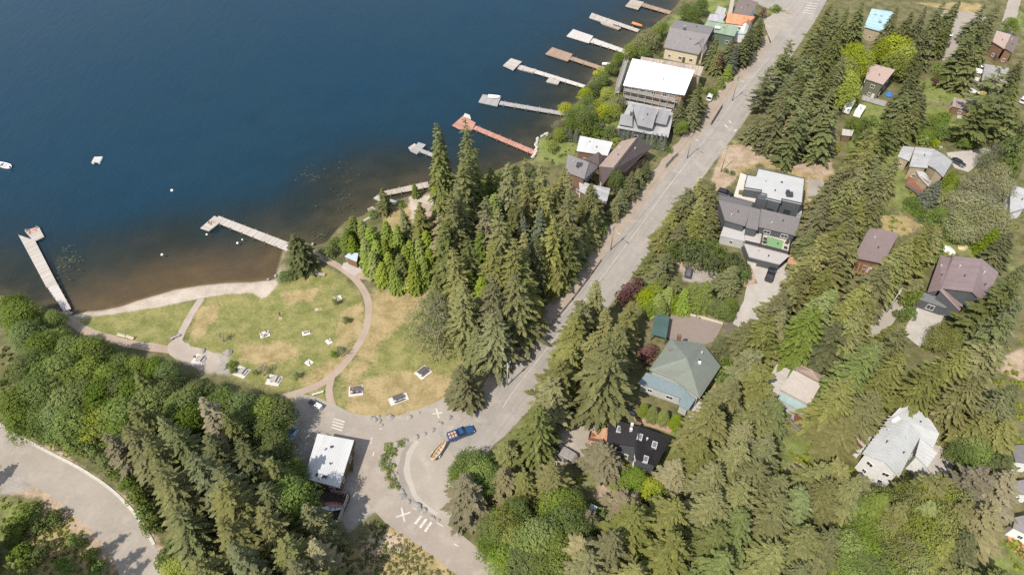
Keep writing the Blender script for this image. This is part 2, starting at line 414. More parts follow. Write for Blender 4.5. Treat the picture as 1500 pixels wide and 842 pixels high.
DIRT = [
 (2, [(1060, 215), (1130, 205), (1210, 225), (1222, 250), (1205, 262), (1120, 235), (1080, 245), (1078, 262), (1052, 285), (1042, 262)]), (2, [(1182, 280), (1200, 285), (1205, 330), (1185, 330)]),
 (2, [(740, 545), (800, 480), (850, 440), (900, 350), (915, 352), (880, 400), (830, 460), (800, 500), (760, 550), (740, 590), (715, 610), (705, 605)]),
 (2, [(1080, 480), (1100, 450), (1110, 470)]), (2, [(1150, 690), (1170, 670), (1180, 690)]), (2, [(785, 665), (830, 660), (820, 700), (790, 690)]),
 (2, [(660, 610), (700, 600), (720, 615), (690, 625)]), (2, [(690, 520), (735, 505), (720, 545), (690, 540)]), (3, [(1185, 620), (1260, 640), (1250, 665), (1215, 660)]),
 (2, [(1325, 572), (1340, 570), (1345, 595), (1325, 590)]), (3, [(1440, 450), (1475, 465), (1480, 490), (1440, 480)]), (2, [(1468, 520), (1500, 510), (1500, 560), (1465, 545)]),
 (2, [(520, 805), (560, 770), (600, 800), (560, 820)]), (2, [(605, 418), (680, 400), (690, 440), (640, 440)]), (2, [(600, 285), (650, 285), (650, 320), (600, 330)]),
 (2, [(985, 380), (1080, 385), (1090, 400), (1000, 398)]), (2, [(1060, 375), (1110, 400), (1100, 425), (1070, 410)]), (2, [(505, 375), (535, 370), (545, 410), (520, 410)]),
 (2, [(875, 700), (905, 725), (895, 745), (870, 730)]), (2, [(0, 600), (60, 640), (200, 740), (240, 800), (230, 810), (180, 745), (60, 655), (0, 622)]), (2, [(0, 690), (60, 708), (100, 740), (145, 775), (172, 842), (150, 842), (110, 780), (60, 730), (0, 720)])]
GRAVEL = [
 (2, [(575, 645), (625, 625), (660, 602), (700, 590), (740, 600), (720, 640), (690, 690), (650, 760), (612, 750), (580, 720), (565, 690), (565, 660)]),
 (2, [(985, 235), (1010, 200), (1040, 160), (1060, 120), (1085, 95), (1140, 95), (1110, 130), (1060, 180), (1010, 240), (985, 262)]),
 (2, [(1118, 28), (1170, 25), (1175, 60), (1140, 90), (1125, 70), (1150, 45)]), (2, [(300, 515), (335, 520), (340, 550), (300, 545), (250, 520), (265, 505)]),
 (2, [(420, 590), (470, 600), (480, 640), (440, 700), (420, 680), (410, 640)]), (2, [(500, 690), (560, 690), (560, 740), (510, 780), (490, 760), (500, 720)]),
 (2, [(815, 610), (865, 610), (885, 660), (850, 675), (815, 680)]), (2, [(1000, 392), (1065, 400), (1060, 415), (1000, 412)]), (2, [(1210, 545), (1250, 520), (1265, 530), (1220, 580)]),
 (2, [(0, 675), (60, 705), (45, 715), (20, 722), (0, 725)]), (2, [(1185, 262), (1210, 265), (1200, 285), (1184, 290)])]
SAND = [
 (1.6, [(100, 466), (104, 456), (150, 449), (200, 434), (255, 418), (330, 408), (400, 403), (408, 415), (392, 434), (383, 437), (370, 429), (330, 431), (290, 438), (235, 449), (160, 461)]),
 (16, [(105, 462), (150, 449), (255, 418), (400, 405), (402, 372), (330, 362), (240, 372), (150, 410), (110, 440)]),
 (1.5, [(600, 288), (650, 285), (640, 318), (605, 325)])]
g_l = [layer(x) for x in (LAWN[:4], DRY, DIRT, GRAVEL, SAND, [(6, q) for _, q in LAWN[4:]])]
# scrub and moss of the wood floor stay as the base

def grid_mesh(name, X, Y, Z, attrs, keep=None):
    H, Wd = X.shape; V = np.stack([X.ravel(), Y.ravel(), Z.ravel()], 1)
    idx = np.arange(H * Wd).reshape(H, Wd); Q = np.stack([idx[:-1, :-1], idx[:-1, 1:], idx[1:, 1:], idx[1:, :-1]], -1).reshape(-1, 4)
    if keep is not None: Q = Q[keep.ravel()[Q].any(1)]
    me = bpy.data.meshes.new(name); me.vertices.add(len(V)); me.vertices.foreach_set('co', V.astype(np.float32).ravel())
    me.loops.add(len(Q) * 4); me.loops.foreach_set('vertex_index', Q.astype(np.int32).ravel())
    me.polygons.add(len(Q)); me.polygons.foreach_set('loop_start', np.arange(0, len(Q) * 4, 4, dtype=np.int32)); me.polygons.foreach_set('use_smooth', [True] * len(Q))
    me.update(calc_edges=True)
    for k, a in attrs.items():
        at_ = me.attributes.new(k, 'FLOAT', 'POINT'); at_.data.foreach_set('value', a.astype(np.float32).ravel())
    me.validate(); return me

t = NT('ground'); v = t.obj()
n_fine = t.noise(v, 1.6, 4, .7); n_mid = t.noise(v, .28, 5, .65); n_big = t.noise(v, .06, 4)
col = t.mix(t.rng(n_mid, .3, .7, 0, 1), (.075, .082, .030), (.175, .152, .080))
def lay(col, attr, c1, c2, amp=.7, nz=None):
    nz = nz or n_mid
    w_ = t.math('ADD', t.attr(attr), t.math('MULTIPLY', t.math('SUBTRACT', t.math('ADD', t.math('MULTIPLY', n_mid, .6), t.math('MULTIPLY', n_fine, .4)), .5), amp))
    cc = t.mix(t.rng(t.math('ADD', t.math('MULTIPLY', nz, .6), t.math('MULTIPLY', n_fine, .4)), .36, .64, 0, 1), c1, c2)
    return t.mix(t.rng(w_, .22, .78, 0, 1), col, cc)
col = lay(col, 'lawn', (.122, .138, .040), (.258, .228, .092), 1.3)
col = lay(col, 'garden', (.110, .140, .038), (.205, .220, .076), 1.6)
col = lay(col, 'dry', (.21, .165, .07), (.36, .275, .145), 1.9)
col = lay(col, 'dirt', (.25, .185, .12), (.42, .325, .235), 1.6)
col = lay(col, 'gravel', (.24, .215, .18), (.33, .30, .26), .7)
col = lay(col, 'sand', (.34, .285, .225), (.46, .395, .325), .5)
wet = t.math('LESS_THAN', t.attr('shore'), 0.0)
bedc = t.mix(t.attr('sand'), t.mix(t.rng(n_big, .35, .65, 0, 1), t.mix(n_mid, (.020, .030, .018), (.06, .055, .034)), t.mix(n_mid, (.05, .055, .034), (.13, .105, .07))), t.mix(n_mid, (.125, .092, .050), (.200, .142, .082)))
damp = t.rng(t.attr('shore'), -.2, 1.2, 1, 0)
col = t.mix(t.math('MULTIPLY', damp, .55), col, (.13, .095, .06)); col = t.mix(wet, col, bedc)
col = t.mix(1.0, col, t.mix(t.noise(v, 5.5, 3, .8), (.72, .72, .72), (1.28, 1.28, 1.28)), 'MULTIPLY')
t.bsdf(col, .95, 0, t.bump(n_fine, .5, .12), .1)
gm = grid_mesh('ground', GX, GY, GZ, dict(lawn=g_l[0], garden=g_l[5], dry=g_l[1], dirt=g_l[2], gravel=g_l[3], sand=g_l[4], shore=SD)); gm.materials.append(t.m)
tag(link('ground', gm), kind='structure')

# ================================================================ LAKE
wx = np.array([-2600, -1200, -500, -300] + list(np.arange(-240, 125, 1.5)) + [160, 300, 700, 1500, 2600]); wy = np.array(list(np.arange(85, 330, 1.5)) + [400, 600, 1000, 1800, 2600])
WX, WY = np.meshgrid(wx, wy); WD = sdist(LAND, WX, WY)
beachP = [xy(*p) for p in [(100, 470), (405, 415), (415, 350), (340, 320), (250, 315), (150, 350), (95, 400)]]
bw = np.clip(.5 + sdist(beachP, WX, WY) / 22, 0, 1)
weedP = [xy(*p) for p in [(415, 372), (425, 300), (450, 245), (520, 215), (600, 225), (650, 275), (560, 300), (500, 335), (445, 362)]]
ww = np.clip(.5 + sdist(weedP, WX, WY) / 18, 0, 1)
ALPHA = 1 - np.exp(np.minimum(WD, 0) / (15 + 17 * bw + 13 * ww))
t = NT('lake_water'); v = t.obj()
rip = t.noise(t.scale(v, (1.5, .55, 1)), .9, 3, .6, .4); rip2 = t.noise(t.scale(v, (1.1, .35, 1)), .38, 4, .6, .3)
hgt = t.math('ADD', t.math('MULTIPLY', rip, .5), t.math('MULTIPLY', rip2, .9))
bmp = t.bump(hgt, .4, .25)
al = t.math('MULTIPLY', t.math('ADD', t.attr('deep'), t.math('MULTIPLY', t.math('SUBTRACT', t.noise(v, .09, 5, .65), .5), .42)), 1.0, clamp=True)
cw = t.mix(t.rng(t.attr('deep'), .4, 1.0, 0, 1), (.020, .030, .026), (.0055, .031, .056))
cw = t.mix(t.rng(t.noise(v, .02, 3), .3, .7, 0, 1), cw, t.mix(.5, cw, (.010, .034, .050)))
dif = t.n('ShaderNodeBsdfDiffuse'); t.l(cw, dif.inputs[0]); t.l(bmp, dif.inputs['Normal'])
tr = t.n('ShaderNodeBsdfTransparent'); tr.inputs[0].default_value = (.93, .9, .84, 1)
mx = t.n('ShaderNodeMixShader'); t.l(al, mx.inputs[0]); t.l(tr.outputs[0], mx.inputs[1]); t.l(dif.outputs[0], mx.inputs[2])
gl = t.n('ShaderNodeBsdfGlossy'); gl.inputs['Roughness'].default_value = .12; t.l(bmp, gl.inputs['Normal'])
fr = t.n('ShaderNodeFresnel'); fr.inputs[0].default_value = 1.33; t.l(bmp, fr.inputs['Normal'])
m2 = t.n('ShaderNodeMixShader'); t.l(fr.outputs[0], m2.inputs[0]); t.l(mx.outputs[0], m2.inputs[1]); t.l(gl.outputs[0], m2.inputs[2]); t.l(m2.outputs[0], t.out.inputs[0])
wm = grid_mesh('lake_water', WX, WY, np.full(WX.shape, -.3), dict(deep=ALPHA), keep=(WD < 3.5)); wm.materials.append(t.m)
tag(link('lake_water', wm), kind='structure')

# ================================================================ ROADS AND PATHS
M_ASPH = surface('old_asphalt', (.250, .225, .195), (.305, .276, .242), .1, 1.2, (.34, .30, .25), streak=math.atan2(at(1130, 90).y - at(720, 620).y, at(1130, 90).x - at(720, 620).x))
M_ASPH2 = surface('worn_asphalt', (.262, .228, .188), (.318, .280, .235), .1, 1.2, (.34, .30, .25))
M_LANE = surface('lane_asphalt', (.255, .215, .178), (.315, .27, .222), .1, 1.2, (.34, .295, .245))
M_LOT = surface('gravel_lot', (.275, .24, .198), (.34, .30, .25), .09, 1.6, (.36, .32, .265))
M_PATH = surface('path_dust', (.29, .225, .17), (.36, .285, .22), .25, 2.5, None)
M_CONC = surface('concrete_slab', (.33, .30, .265), (.43, .395, .355), .3, 3.0, None)
M_DARK = surface('dark_asphalt', (.10, .082, .075), (.15, .125, .115), .2, 3.0, None)
M_DIRTP = surface('dirt_verge', (.26, .205, .155), (.345, .285, .225), .25, 2.5, (.30, .24, .18))
M_TERR = surface('stone_dust', (.30, .25, .205), (.38, .325, .27), .3, 2.0, (.36, .29, .23))
M_PAINT = plain('road_paint', (.47, .44, .395), .7, .2, 1.5); M_EDGE = plain('worn_edge_line', (.40, .365, .32), .8, .2, .6)
# shoulder, then main road laid over it
ribbon('road_shoulder', [(640, 650), (700, 612), (740, 580), (790, 520), (852, 440), (918, 352), (985, 262), (1042, 190), (1090, 128), (1128, 82), (1172, 22), (1195, -20)], 12.6, .012, M_DIRTP, .8)
ribbon('main_road', [(655, 655), (708, 625), (752, 580), (800, 525), (866, 440), (930, 356), (1000, 262), (1056, 190), (1100, 130), (1136, 84), (1180, 20), (1205, -25)], 9.6, .024, M_ASPH, .25)
sheet('parking_lot', [(585, 655), (600, 640), (640, 618), (668, 600), (715, 612), (735, 632), (715, 665), (690, 690), (668, 730), (655, 770), (625, 758), (600, 735), (585, 710), (577, 685)], .02, M_LOT, .4)
ribbon('gravel_arc', [(612, 646), (600, 664), (596, 688), (602, 712), (616, 736), (640, 754)], 1.1, .026, surface('pale_gravel', (.34, .30, .25), (.40, .36, .31), .2, 2.0), .3)
sheet('gravel_ring', [(607, 646), (597, 664), (593, 688), (599, 713), (613, 738), (636, 757), (622, 757), (602, 740), (586, 716), (582, 688), (588, 662), (598, 648)], .023, surface('grey_gravel', (.215, .19, .158), (.285, .252, .212), .2, 2.0), .3)
ribbon('loop_road', [(425, 592), (465, 603), (500, 620), (540, 628), (575, 628), (615, 618), (650, 603), (690, 585)], 6.4, .03, M_ASPH2, .3)
ribbon('lane', [(548, 622), (541, 650), (540, 685), (551, 712), (570, 737), (592, 755), (630, 780), (668, 808), (706, 841), (740, 876)], 6.3, .034, M_LANE, .3)
ribbon('lower_road', [(-120, 588), (-40, 628), (30, 666), (92, 703), (144, 742), (182, 786), (212, 842), (232, 900)], 7.1, .03, M_ASPH2, .3)
ribbon('road_kerb', [(-120, 553), (-40, 600), (5, 624), (60, 656), (112, 683), (158, 713), (192, 745), (214, 776), (226, 798)], .55, .16, plain('kerb_concrete', (.45, .42, .36), .85, .2, .8), .03, True, 'structure', .16)
ribbon('park_path', [(448, 366), (468, 376), (492, 388), (515, 404), (532, 424), (540, 448), (536, 482), (520, 512), (498, 540), (470, 562), (440, 574), (412, 582)], 1.75, .018, M_PATH, .08)
ribbon('short_path', [(486, 552), (482, 570), (485, 590), (494, 604), (502, 614)], 1.6, .022, M_PATH, .08)
ribbon('beach_path', [(92, 456), (104, 470), (122, 482), (150, 493), (190, 503), (240, 511), (275, 516)], 2.2, .018, M_PATH, .25)
ribbon('lawn_path', [(296, 437), (283, 455), (271, 478), (262, 495), (258, 512)], [1.6, 2.0], .022, M_TERR, .3)
sheet('paved_terrace', [(246, 505), (258, 496), (276, 503), (302, 514), (322, 521), (318, 540), (300, 546), (272, 532), (244, 519)], .026, M_TERR, .9)
sheet('kiosk_apron', [(503, 385), (523, 383), (530, 398), (519, 404), (500, 392)], .024, M_CONC, .15)
M_PAVER = shingle('paver_bond', (.30, .245, .205), .12)
sheet('paved_drive', [(981, 455), (1059, 475), (1046, 500), (1028, 505), (985, 500), (976, 492)], .03, M_PAVER, .05)
sheet('asphalt_drive', [(1060, 476), (1072, 473), (1105, 493), (1094, 512), (1083, 526), (1071, 503)], .034, M_DARK, .08)
sheet('concrete_drive', [(1098, 385), (1180, 385), (1190, 402), (1172, 425), (1140, 448), (1112, 470), (1100, 490), (1073, 474), (1090, 440), (1094, 418), (1110, 415)], .026, M_CONC, .15)
sheet('garage_drive', [(1346, 445), (1384, 455), (1377, 474), (1366, 494), (1347, 508), (1322, 488)], .03, M_CONC, .1)
sheet('gravel_yard', [(818, 606), (862, 600), (880, 650), (862, 672), (830, 672), (808, 660)], .024, M_LOT, .5)
sheet('house_drive', [(1386, 224), (1443, 217), (1460, 222), (1440, 235), (1418, 252), (1398, 246)], .026, M_CONC, .2)
sheet('metal_house_drive', [(1370, 644), (1400, 658), (1396, 684), (1375, 706), (1338, 700), (1345, 670)], .03, M_CONC, .2)
ribbon('side_street', [(1384, 90), (1392, 68), (1402, 42), (1412, 24)], 6.2, .022, M_ASPH2, .3)
ribbon('cross_street', [(1375, 20), (1410, 23), (1445, 27)], 6.5, .018, M_ASPH2, .3)
ribbon('top_drive', [(1472, 52), (1480, 24), (1490, -15)], 4.5, .024, M_LOT, .4)
ribbon('gravel_drive', [(1205, 590), (1225, 560), (1245, 530), (1278, 490), (1300, 460), (1325, 415)], 4.2, .02, M_LOT, .6)
sheet('road_apron', [(1140, 95), (1160, 60), (1175, 28), (1140, 15), (1118, 30), (1128, 60)], .016, M_LOT, .4)
sheet('street_end', [(1085, -8), (1180, -8), (1172, 18), (1120, 12)], .02, M_ASPH, .3)
sheet('grass_turf', [(1172, 340), (1188, 344), (1184, 362), (1168, 358)], .03, plain('artificial_grass', (.06, .15, .02), .9, .15, 2), .02)
sheet('boat_yard', [(443, 700), (498, 715), (513, 728), (497, 766), (455, 760), (430, 735)], .02, plain('bark_mulch', (.07, .05, .04), .95, .35, 1.5), .3)

def strip(name, pts, w, z=.046):
    m = MB(); c = [at(a, b) for a, b in pts]
    for i in range(len(c) - 1):
        d = (c[i + 1] - c[i]); 
        if d.length < .01: continue
        d.normalize(); s = Vector((-d.y, d.x, 0)) * w / 2
        m.face([(q.x, q.y, z) for q in (c[i] - s, c[i + 1] - s, c[i + 1] + s, c[i] + s)])
    return tag(link(name, m.mesh(name, M_PAINT)), kind='structure')
for (a, b, z) in (((634, 606), (648, 604), .046), ((639, 598), (643, 612), .05), ((580, 757), (601, 750), .046), ((588, 743), (593, 764), .05)):
    strip('road_marking', [a, b], .34, z)
for k in range(4):
    x, y = 489 + k * 1.0 - k * 2.2, 613 + k * 4.2
    strip('crosswalk_stripe', [(x, y), (x + 16, y + 4.8)], .32)
for k in range(3):
    x, y = 608 + k * 7.2, 762 + k * 4.6
    strip('crosswalk_stripe', [(x, y + 5 + k), (x + 9.5, y - 7)], .5)
for a, b in (((545, 640), (543, 650)), ((548, 662), (546, 668)), ((555, 628), (560, 628)), ((665, 796), (672, 800)), ((640, 765), (650, 771))): strip('lane_dash', [a, b], .2)
# pale edge line along the main road
E1 = [(736, 598), (752, 573), (800, 512), (858, 437), (918, 358), (988, 262), (1048, 185), (1090, 128), (1126, 86)]
sm = smooth_line([at(*p) for p in E1]); m = MB()
for i in range(len(sm) - 1):
    d = (sm[i + 1] - sm[i]).normalized(); s = Vector((-d.y, d.x, 0)) * .1
    m.face([(q.x, q.y, .05) for q in (sm[i] - s, sm[i + 1] - s, sm[i + 1] + s, sm[i] + s)])
tag(link('edge_line', m.mesh('edge_line', M_EDGE)), kind='structure')
for a, b in (((1062, 183), (1065, 187)), ((1075, 193), (1079, 190)), ((1068, 177), (1071, 181))): strip('bump_marking', [a, b], .6)
for k in range(5): strip('crosswalk_stripe', [(1176 + k * 1.5, 19 - k * 3.6), (1192 + k * 1.5, 21 - k * 3.6)], .5)
# ================================================================ BUILDINGS
LAND_MARKS = []       # (phrase, x, y): what the labels of trees and small things refer to
PROT = [[(608, 462), (675, 462), (682, 528), (612, 528)], [(1065, 214), (1200, 220), (1218, 256), (1180, 264), (1120, 238), (1078, 248)], [(1183, 268), (1207, 268), (1203, 328), (1184, 328)], [(735, 596), (705, 632), (745, 622), (772, 572), (802, 522), (790, 512), (760, 545)], [(1386, 52), (1418, 50), (1402, 88), (1385, 88)], [(828, 615), (860, 606), (876, 648), (845, 670), (824, 655)], [(986, 624), (1006, 618), (990, 676), (970, 686)],
  [(1150, 642), (1190, 630), (1212, 655), (1215, 685), (1155, 688)], [(1326, 573), (1340, 573), (1342, 592), (1328, 590)], [(1330, 450), (1380, 458), (1350, 502), (1326, 486)], [(1376, 650), (1396, 660), (1390, 684), (1372, 700)], [(1098, 398), (1168, 398), (1152, 428), (1112, 472), (1080, 474), (1094, 432)],
  [(925, 350), (985, 270), (1050, 185), (1062, 190), (1000, 268), (940, 350)], [(1350, 125), (1400, 110), (1412, 140), (1350, 150)], [(1325, 290), (1370, 305), (1360, 325), (1325, 310)], [(1060, 478), (1085, 480), (1080, 515)], [(1205, 560), (1235, 520), (1245, 530), (1225, 560)],
  [(545, 690), (600, 740), (650, 790), (720, 838), (690, 842), (600, 770), (540, 715)], [(600, 660), (660, 650), (700, 640), (680, 660), (655, 700), (620, 740), (590, 700)], [(20, 650), (100, 700), (170, 770), (210, 842), (190, 842), (130, 770), (60, 700), (0, 660)], [(445, 640), (520, 648), (498, 712), (448, 700)]]
FOOT = []             # wall outlines in plan
M_GLASS = glass(); M_FRAME = plain('window_frame_white', (.62, .60, .56), .6, .08); M_FRAMED = plain('window_frame_dark', (.05, .05, .055), .5, .1)
RIMV = plain('vent_metal', (.42, .41, .39), .5, .1); M_TRIM = plain('roof_trim', (.16, .14, .13), .7, .15)
_win = {}
def window_mesh(w, h, dark):
    k = (w, h, dark)
    if k in _win: return _win[k]
    f = MB(); b = .09
    f.box((0, -.03, h / 2 - b / 2), (w, .1, b)); f.box((0, -.03, -h / 2 + b / 2), (w + .12, .14, b))
    for sx in (-1, 1): f.box((sx * (w / 2 - b / 2), -.03, 0), (b, .1, h - 2 * b))
    f.box((0, -.025, 0), (.05, .07, h - 2 * b))
    p = MB(); p.box((0, -.012, 0), (w - 2 * b, .03, h - 2 * b))
    _win[k] = (f.mesh('window', M_FRAMED if dark else M_FRAME), p.mesh('pane', M_GLASS)); return _win[k]
_door = {}
def door_mesh(c):
    if c in _door: return _door[c]
    f = MB(); f.box((0, -.03, 1.03), (.95, .09, 2.06)); h = MB(); h.tube([(.34, -.1, 1.0), (.34, -.16, 1.0)], .04, 6)
    _door[c] = (f.mesh('door', plain('door_' + c, {'dark': (.09, .06, .05), 'pale': (.5, .46, .4)}[c], .6, .1)), h.mesh('handle', M_FRAMED)); return _door[c]

def roofz(V, F, x, y, dflt):
    best = None
    for f in F:
        P = [V[i] for i in f]
        a, b, c = Vector(P[0]), Vector(P[1]), Vector(P[2]); n = (b - a).cross(c - a)
        if abs(n.z) < 1e-6: continue
        z = a.z - (n.x * (x - a.x) + n.y * (y - a.y)) / n.z
        if inpoly([(p[0], p[1]) for p in P], np.array([x]), np.array([y]))[0]:
            best = z if best is None else max(best, z)
    return dflt if best is None else best

def block(root, V, F, roof_m, wall_m, t=.22, over=.45, z0=-.15, win=True, dark=False, storey=2.85, walls=True, door=None, rname='roof', seams=None, win_w=1.3, win_h=1.15, every=3.3):
    """one roofed volume: V = roof corners (px, py, z), F = roof planes"""
    W = [at(*p) for p in V]; PROT.extend([[(V[i][0], V[i][1]) for i in f] for f in F])
    # roof slab
    m = MB(); top = [tuple(p) for p in W]; bot = [(p.x, p.y, p.z - t) for p in W]; n = len(W)
    E = {}
    for f in F:
        for i in range(len(f)):
            a, b = f[i], f[(i + 1) % len(f)]; E[(min(a, b), max(a, b))] = E.get((min(a, b), max(a, b)), 0) + 1
    bd = [e for e, k in E.items() if k == 1]
    F2 = [tuple(f) for f in F] + [tuple(n + i for i in f[::-1]) for f in F] + [(a, b, n + b, n + a) for a, b in bd]
    m.poly(top + bot, F2)
    ro = m.build(rname, roof_m, root, uv=True)
    # boundary loop
    nb = {}
    for a, b in bd: nb.setdefault(a, []).append(b); nb.setdefault(b, []).append(a)
    lp = [bd[0][0]]; prev = None
    while True:
        nx = [q for q in nb[lp[-1]] if q != prev]
        if not nx or nx[0] == lp[0]: break
        prev = lp[-1]; lp.append(nx[0])
        if len(lp) > 60: break
    pts = [Vector((W[i].x, W[i].y)) for i in lp]
    area = sum(pts[i].x * pts[(i + 1) % len(pts)].y - pts[(i + 1) % len(pts)].x * pts[i].y for i in range(len(pts)))
    if area < 0: lp.reverse(); pts.reverse()
    if seams:
        sm = MB()
        for f in F:
            P = [Vector(W[i]) for i in f]; nrm = (P[1] - P[0]).cross(P[2] - P[0]).normalized()
            if nrm.z < 0: nrm = -nrm
            es = sorted(((abs(P[(i + 1) % len(P)].z - P[i].z) - .05 * (P[(i + 1) % len(P)] - P[i]).length, i) for i in range(len(P))))
            i = es[0][1]; u = (P[(i + 1) % len(P)] - P[i]).normalized(); v = nrm.cross(u); o = P[i]
            U = [((p - o).dot(u), (p - o).dot(v)) for p in P]; k = math.ceil(min(a for a, b in U) / seams) * seams
            while k < max(a for a, b in U):
                ys = []
                for q in range(len(U)):
                    (a0, b0), (a1, b1) = U[q], U[(q + 1) % len(U)]
                    if (a0 - k) * (a1 - k) < 0: ys.append(b0 + (b1 - b0) * (k - a0) / (a1 - a0))
                if len(ys) >= 2 and max(ys) - min(ys) > .3: sm.bar(o + u * k + v * min(ys) + nrm * .03, o + u * k + v * max(ys) + nrm * .03, .14, .12)
                k += seams
        if sm.v: link('seam', sm.mesh('seam', roof_m, uv=True, off=root.location), ro)
    for f in F:
        P = [W[i] for i in f]; cen = sum(P, Vector()) / len(P); ar = sum(((P[i] - cen).cross(P[(i + 1) % len(P)] - cen)).length for i in range(len(P))) / 2
        if ar > 38 and walls and rname == 'roof':
            for q, (k, sz) in enumerate(((.45, .3), (.62, .22))):
                v = P[(q * 2) % len(P)].lerp(cen, k + .2); m = MB(); m.tube([(v.x, v.y, v.z - .1), (v.x, v.y, v.z + .55)], sz * .5, 8); m.tube([(v.x, v.y, v.z + .55), (v.x, v.y, v.z + .62)], sz * .8, 8)
                link('vent_pipe', m.mesh('vent_pipe', M_FRAMED if q else RIMV, off=root.location), ro)
    if not walls: return ro
    ins = []; N = len(pts)
    for i in range(N):
        a, b, c = pts[i - 1], pts[i], pts[(i + 1) % N]
        n1 = (b - a).normalized(); n2 = (c - b).normalized(); n1 = Vector((-n1.y, n1.x)); n2 = Vector((-n2.y, n2.x))
        q = (n1 + n2) / max(.35, 1 + n1.dot(n2)); ins.append(b + q * over)
    zs = [roofz([tuple(p) for p in W], F, p.x, p.y, W[lp[i]].z) - t - .015 for i, p in enumerate(ins)]
    m = MB()
    for i in range(N):
        j = (i + 1) % N
        m.face([(ins[i].x, ins[i].y, z0), (ins[j].x, ins[j].y, z0), (ins[j].x, ins[j].y, zs[j]), (ins[i].x, ins[i].y, zs[i])])
    wo = m.build('wall', wall_m, root)
    FOOT.append([(p.x, p.y) for p in ins]); BLOCKED.append([(p.x, p.y) for p in pts])
    if win or door:
        cnt = 0; did = False
        for i in range(N):
            j = (i + 1) % N; a, b = ins[i], ins[j]; L = (b - a).length
            if L < 2.4: continue
            d = (b - a) / L; nrm = Vector((d.y, -d.x)); mid = (a + b) / 2
            if nrm.dot(Vector((0, 0)) - mid) / mid.length < .12: continue
            rz = math.atan2(d.y, d.x); h = min(zs[i], zs[j]) - z0
            st = max(1, int(h / storey))
            if h < 2.1: continue
            for s in range(st):
                k = max(1, int(L / every))
                for q in range(k):
                    if cnt > 22: break
                    u = L * (q + .5) / k
                    if door and not did and s == 0 and L > 4 and q == k // 2:
                        dm = door_mesh(door); p = a + d * (u + min(1.4, L / k * .45)) if k > 1 else a + d * (u + 1.3)
                        o = link('door', dm[0], root, (p.x + nrm.x * .02 - root.location.x, p.y + nrm.y * .02 - root.location.y, 0)); o.rotation_euler.z = rz
                        link('handle', dm[1], o); did = True
                    if win:
                        p = a + d * u + nrm * .02; wm_ = window_mesh(win_w if (q + s) % 3 else win_w * .7, win_h, dark)
                        zc = z0 + s * storey + 1.65
                        if zc + win_h / 2 + .1 > h + z0: continue
                        o = link('window', wm_[0], root, (p.x - root.location.x, p.y - root.location.y, zc)); o.rotation_euler.z = rz
                        link('pane', wm_[1], o); cnt += 1
    return ro

def house(label, mark, c, name='house', cat='house'):
    p = at(*c); r = thing(name, label, cat, (p.x, p.y, 0)); LAND_MARKS.append((mark, p.x, p.y)); return r

def rbox(root, name, px, py, z, size, mat, rz=0.0, parent=None, zp=None):
    p = at(px, py, z if zp is None else zp); p.z = z; m = MB(); m.box((p.x, p.y, z + size[2] / 2), size, rz)
    return link(name, m.mesh(name, mat, off=root.location), parent or root)

def slab(root, name, px, z, mat, t=.2, rail=None, legs=True, railm=None, uv=True):
    """deck or terrace: a raised slab with posts down to the ground and an optional railing"""
    P = [at(a, b, z) for a, b in px]; m = MB(); m.prism([(p.x, p.y) for p in P], z - t, z)
    o = m.build(name, mat, root, uv=uv)
    if legs and z > .6:
        c = sum(P, Vector()) / len(P)
        for p in P:
            q = MB(); p = p + (c - p).normalized() * .35; q.box((p.x, p.y, (z - t) / 2 - .02), (.2, .2, z - t - .02)); q.build('post', M_TRIM, root)
    if rail:
        q = MB()
        for i in range(len(P)):
            if rail is not True and i not in rail: continue
            a, b = P[i], P[(i + 1) % len(P)]; q.bar(a + Vector((0, 0, 1)), b + Vector((0, 0, 1)), .09, .07)
            q.bar(a + Vector((0, 0, .5)), b + Vector((0, 0, .5)), .05, .8)
        q.build('railing', railm or M_TRIM, root)
    return o

# materials
R_WHITE = seam_metal('white_metal_roof', (.47, .47, .46), .5, .5, .07); R_SNOW = plain('white_wrap', (.82, .82, .81), .6, .03); R_GREY = seam_metal('grey_metal_roof', (.235, .23, .225), .45, .5)
R_PALE = seam_metal('pale_metal_roof', (.36, .355, .345), .5, .5); R_BROWN = shingle('brown_shingle', (.165, .13, .115), .15); R_TAN = shingle('tan_shingle', (.31, .235, .19), .12)
R_DKBR = shingle('dark_brown_shingle', (.085, .068, .064), .15); R_GRSH = shingle('grey_shingle', (.20, .182, .175), .14); R_GREEN = shingle('green_shingle', (.182, .200, .168), .06)
R_GRN2 = seam_metal('pale_green_metal', (.20, .26, .18), .4); R_ORANGE = seam_metal('orange_metal', (.55, .225, .115), .4, .5); R_BLUE = shingle('blue_grey_shingle', (.17, .215, .225), .08)
R_DKGREEN = seam_metal('dark_green_metal', (.055, .10, .09), .4); R_BLACK = seam_metal('black_metal_roof', (.020, .017, .018), .42, .55, .1); R_MEMB = plain('roof_membrane', (.39, .39, .375), .8, .05, .5)
R_DARKSH = shingle('charcoal_shingle', (.150, .138, .134), .12); R_LIGHT = shingle('weathered_light_shingle', (.37, .325, .285), .08); R_MAUVE = shingle('mauve_shingle', (.20, .155, .15), .07)
R_METAL = plain('galvanised_roof', (.46, .465, .45), .5, .08, .5); R_SKY = seam_metal('light_blue_metal', (.33, .47, .52), .4); R_PINKT = shingle('pinkish_tan_shingle', (.37, .275, .235), .1); R_WOODR = planks('weathered_cedar', (.27, .215, .18), .25, .2)
W_WHITE = plain('white_wall', (.66, .65, .62), .8, .06); W_BEIGE = plain('beige_wall', (.50, .42, .29), .85, .08); W_GREY = plain('charcoal_wall', (.075, .08, .085), .8, .1); W_WOOD = planks('cedar_wall', (.30, .17, .09), .3, .25, 1)
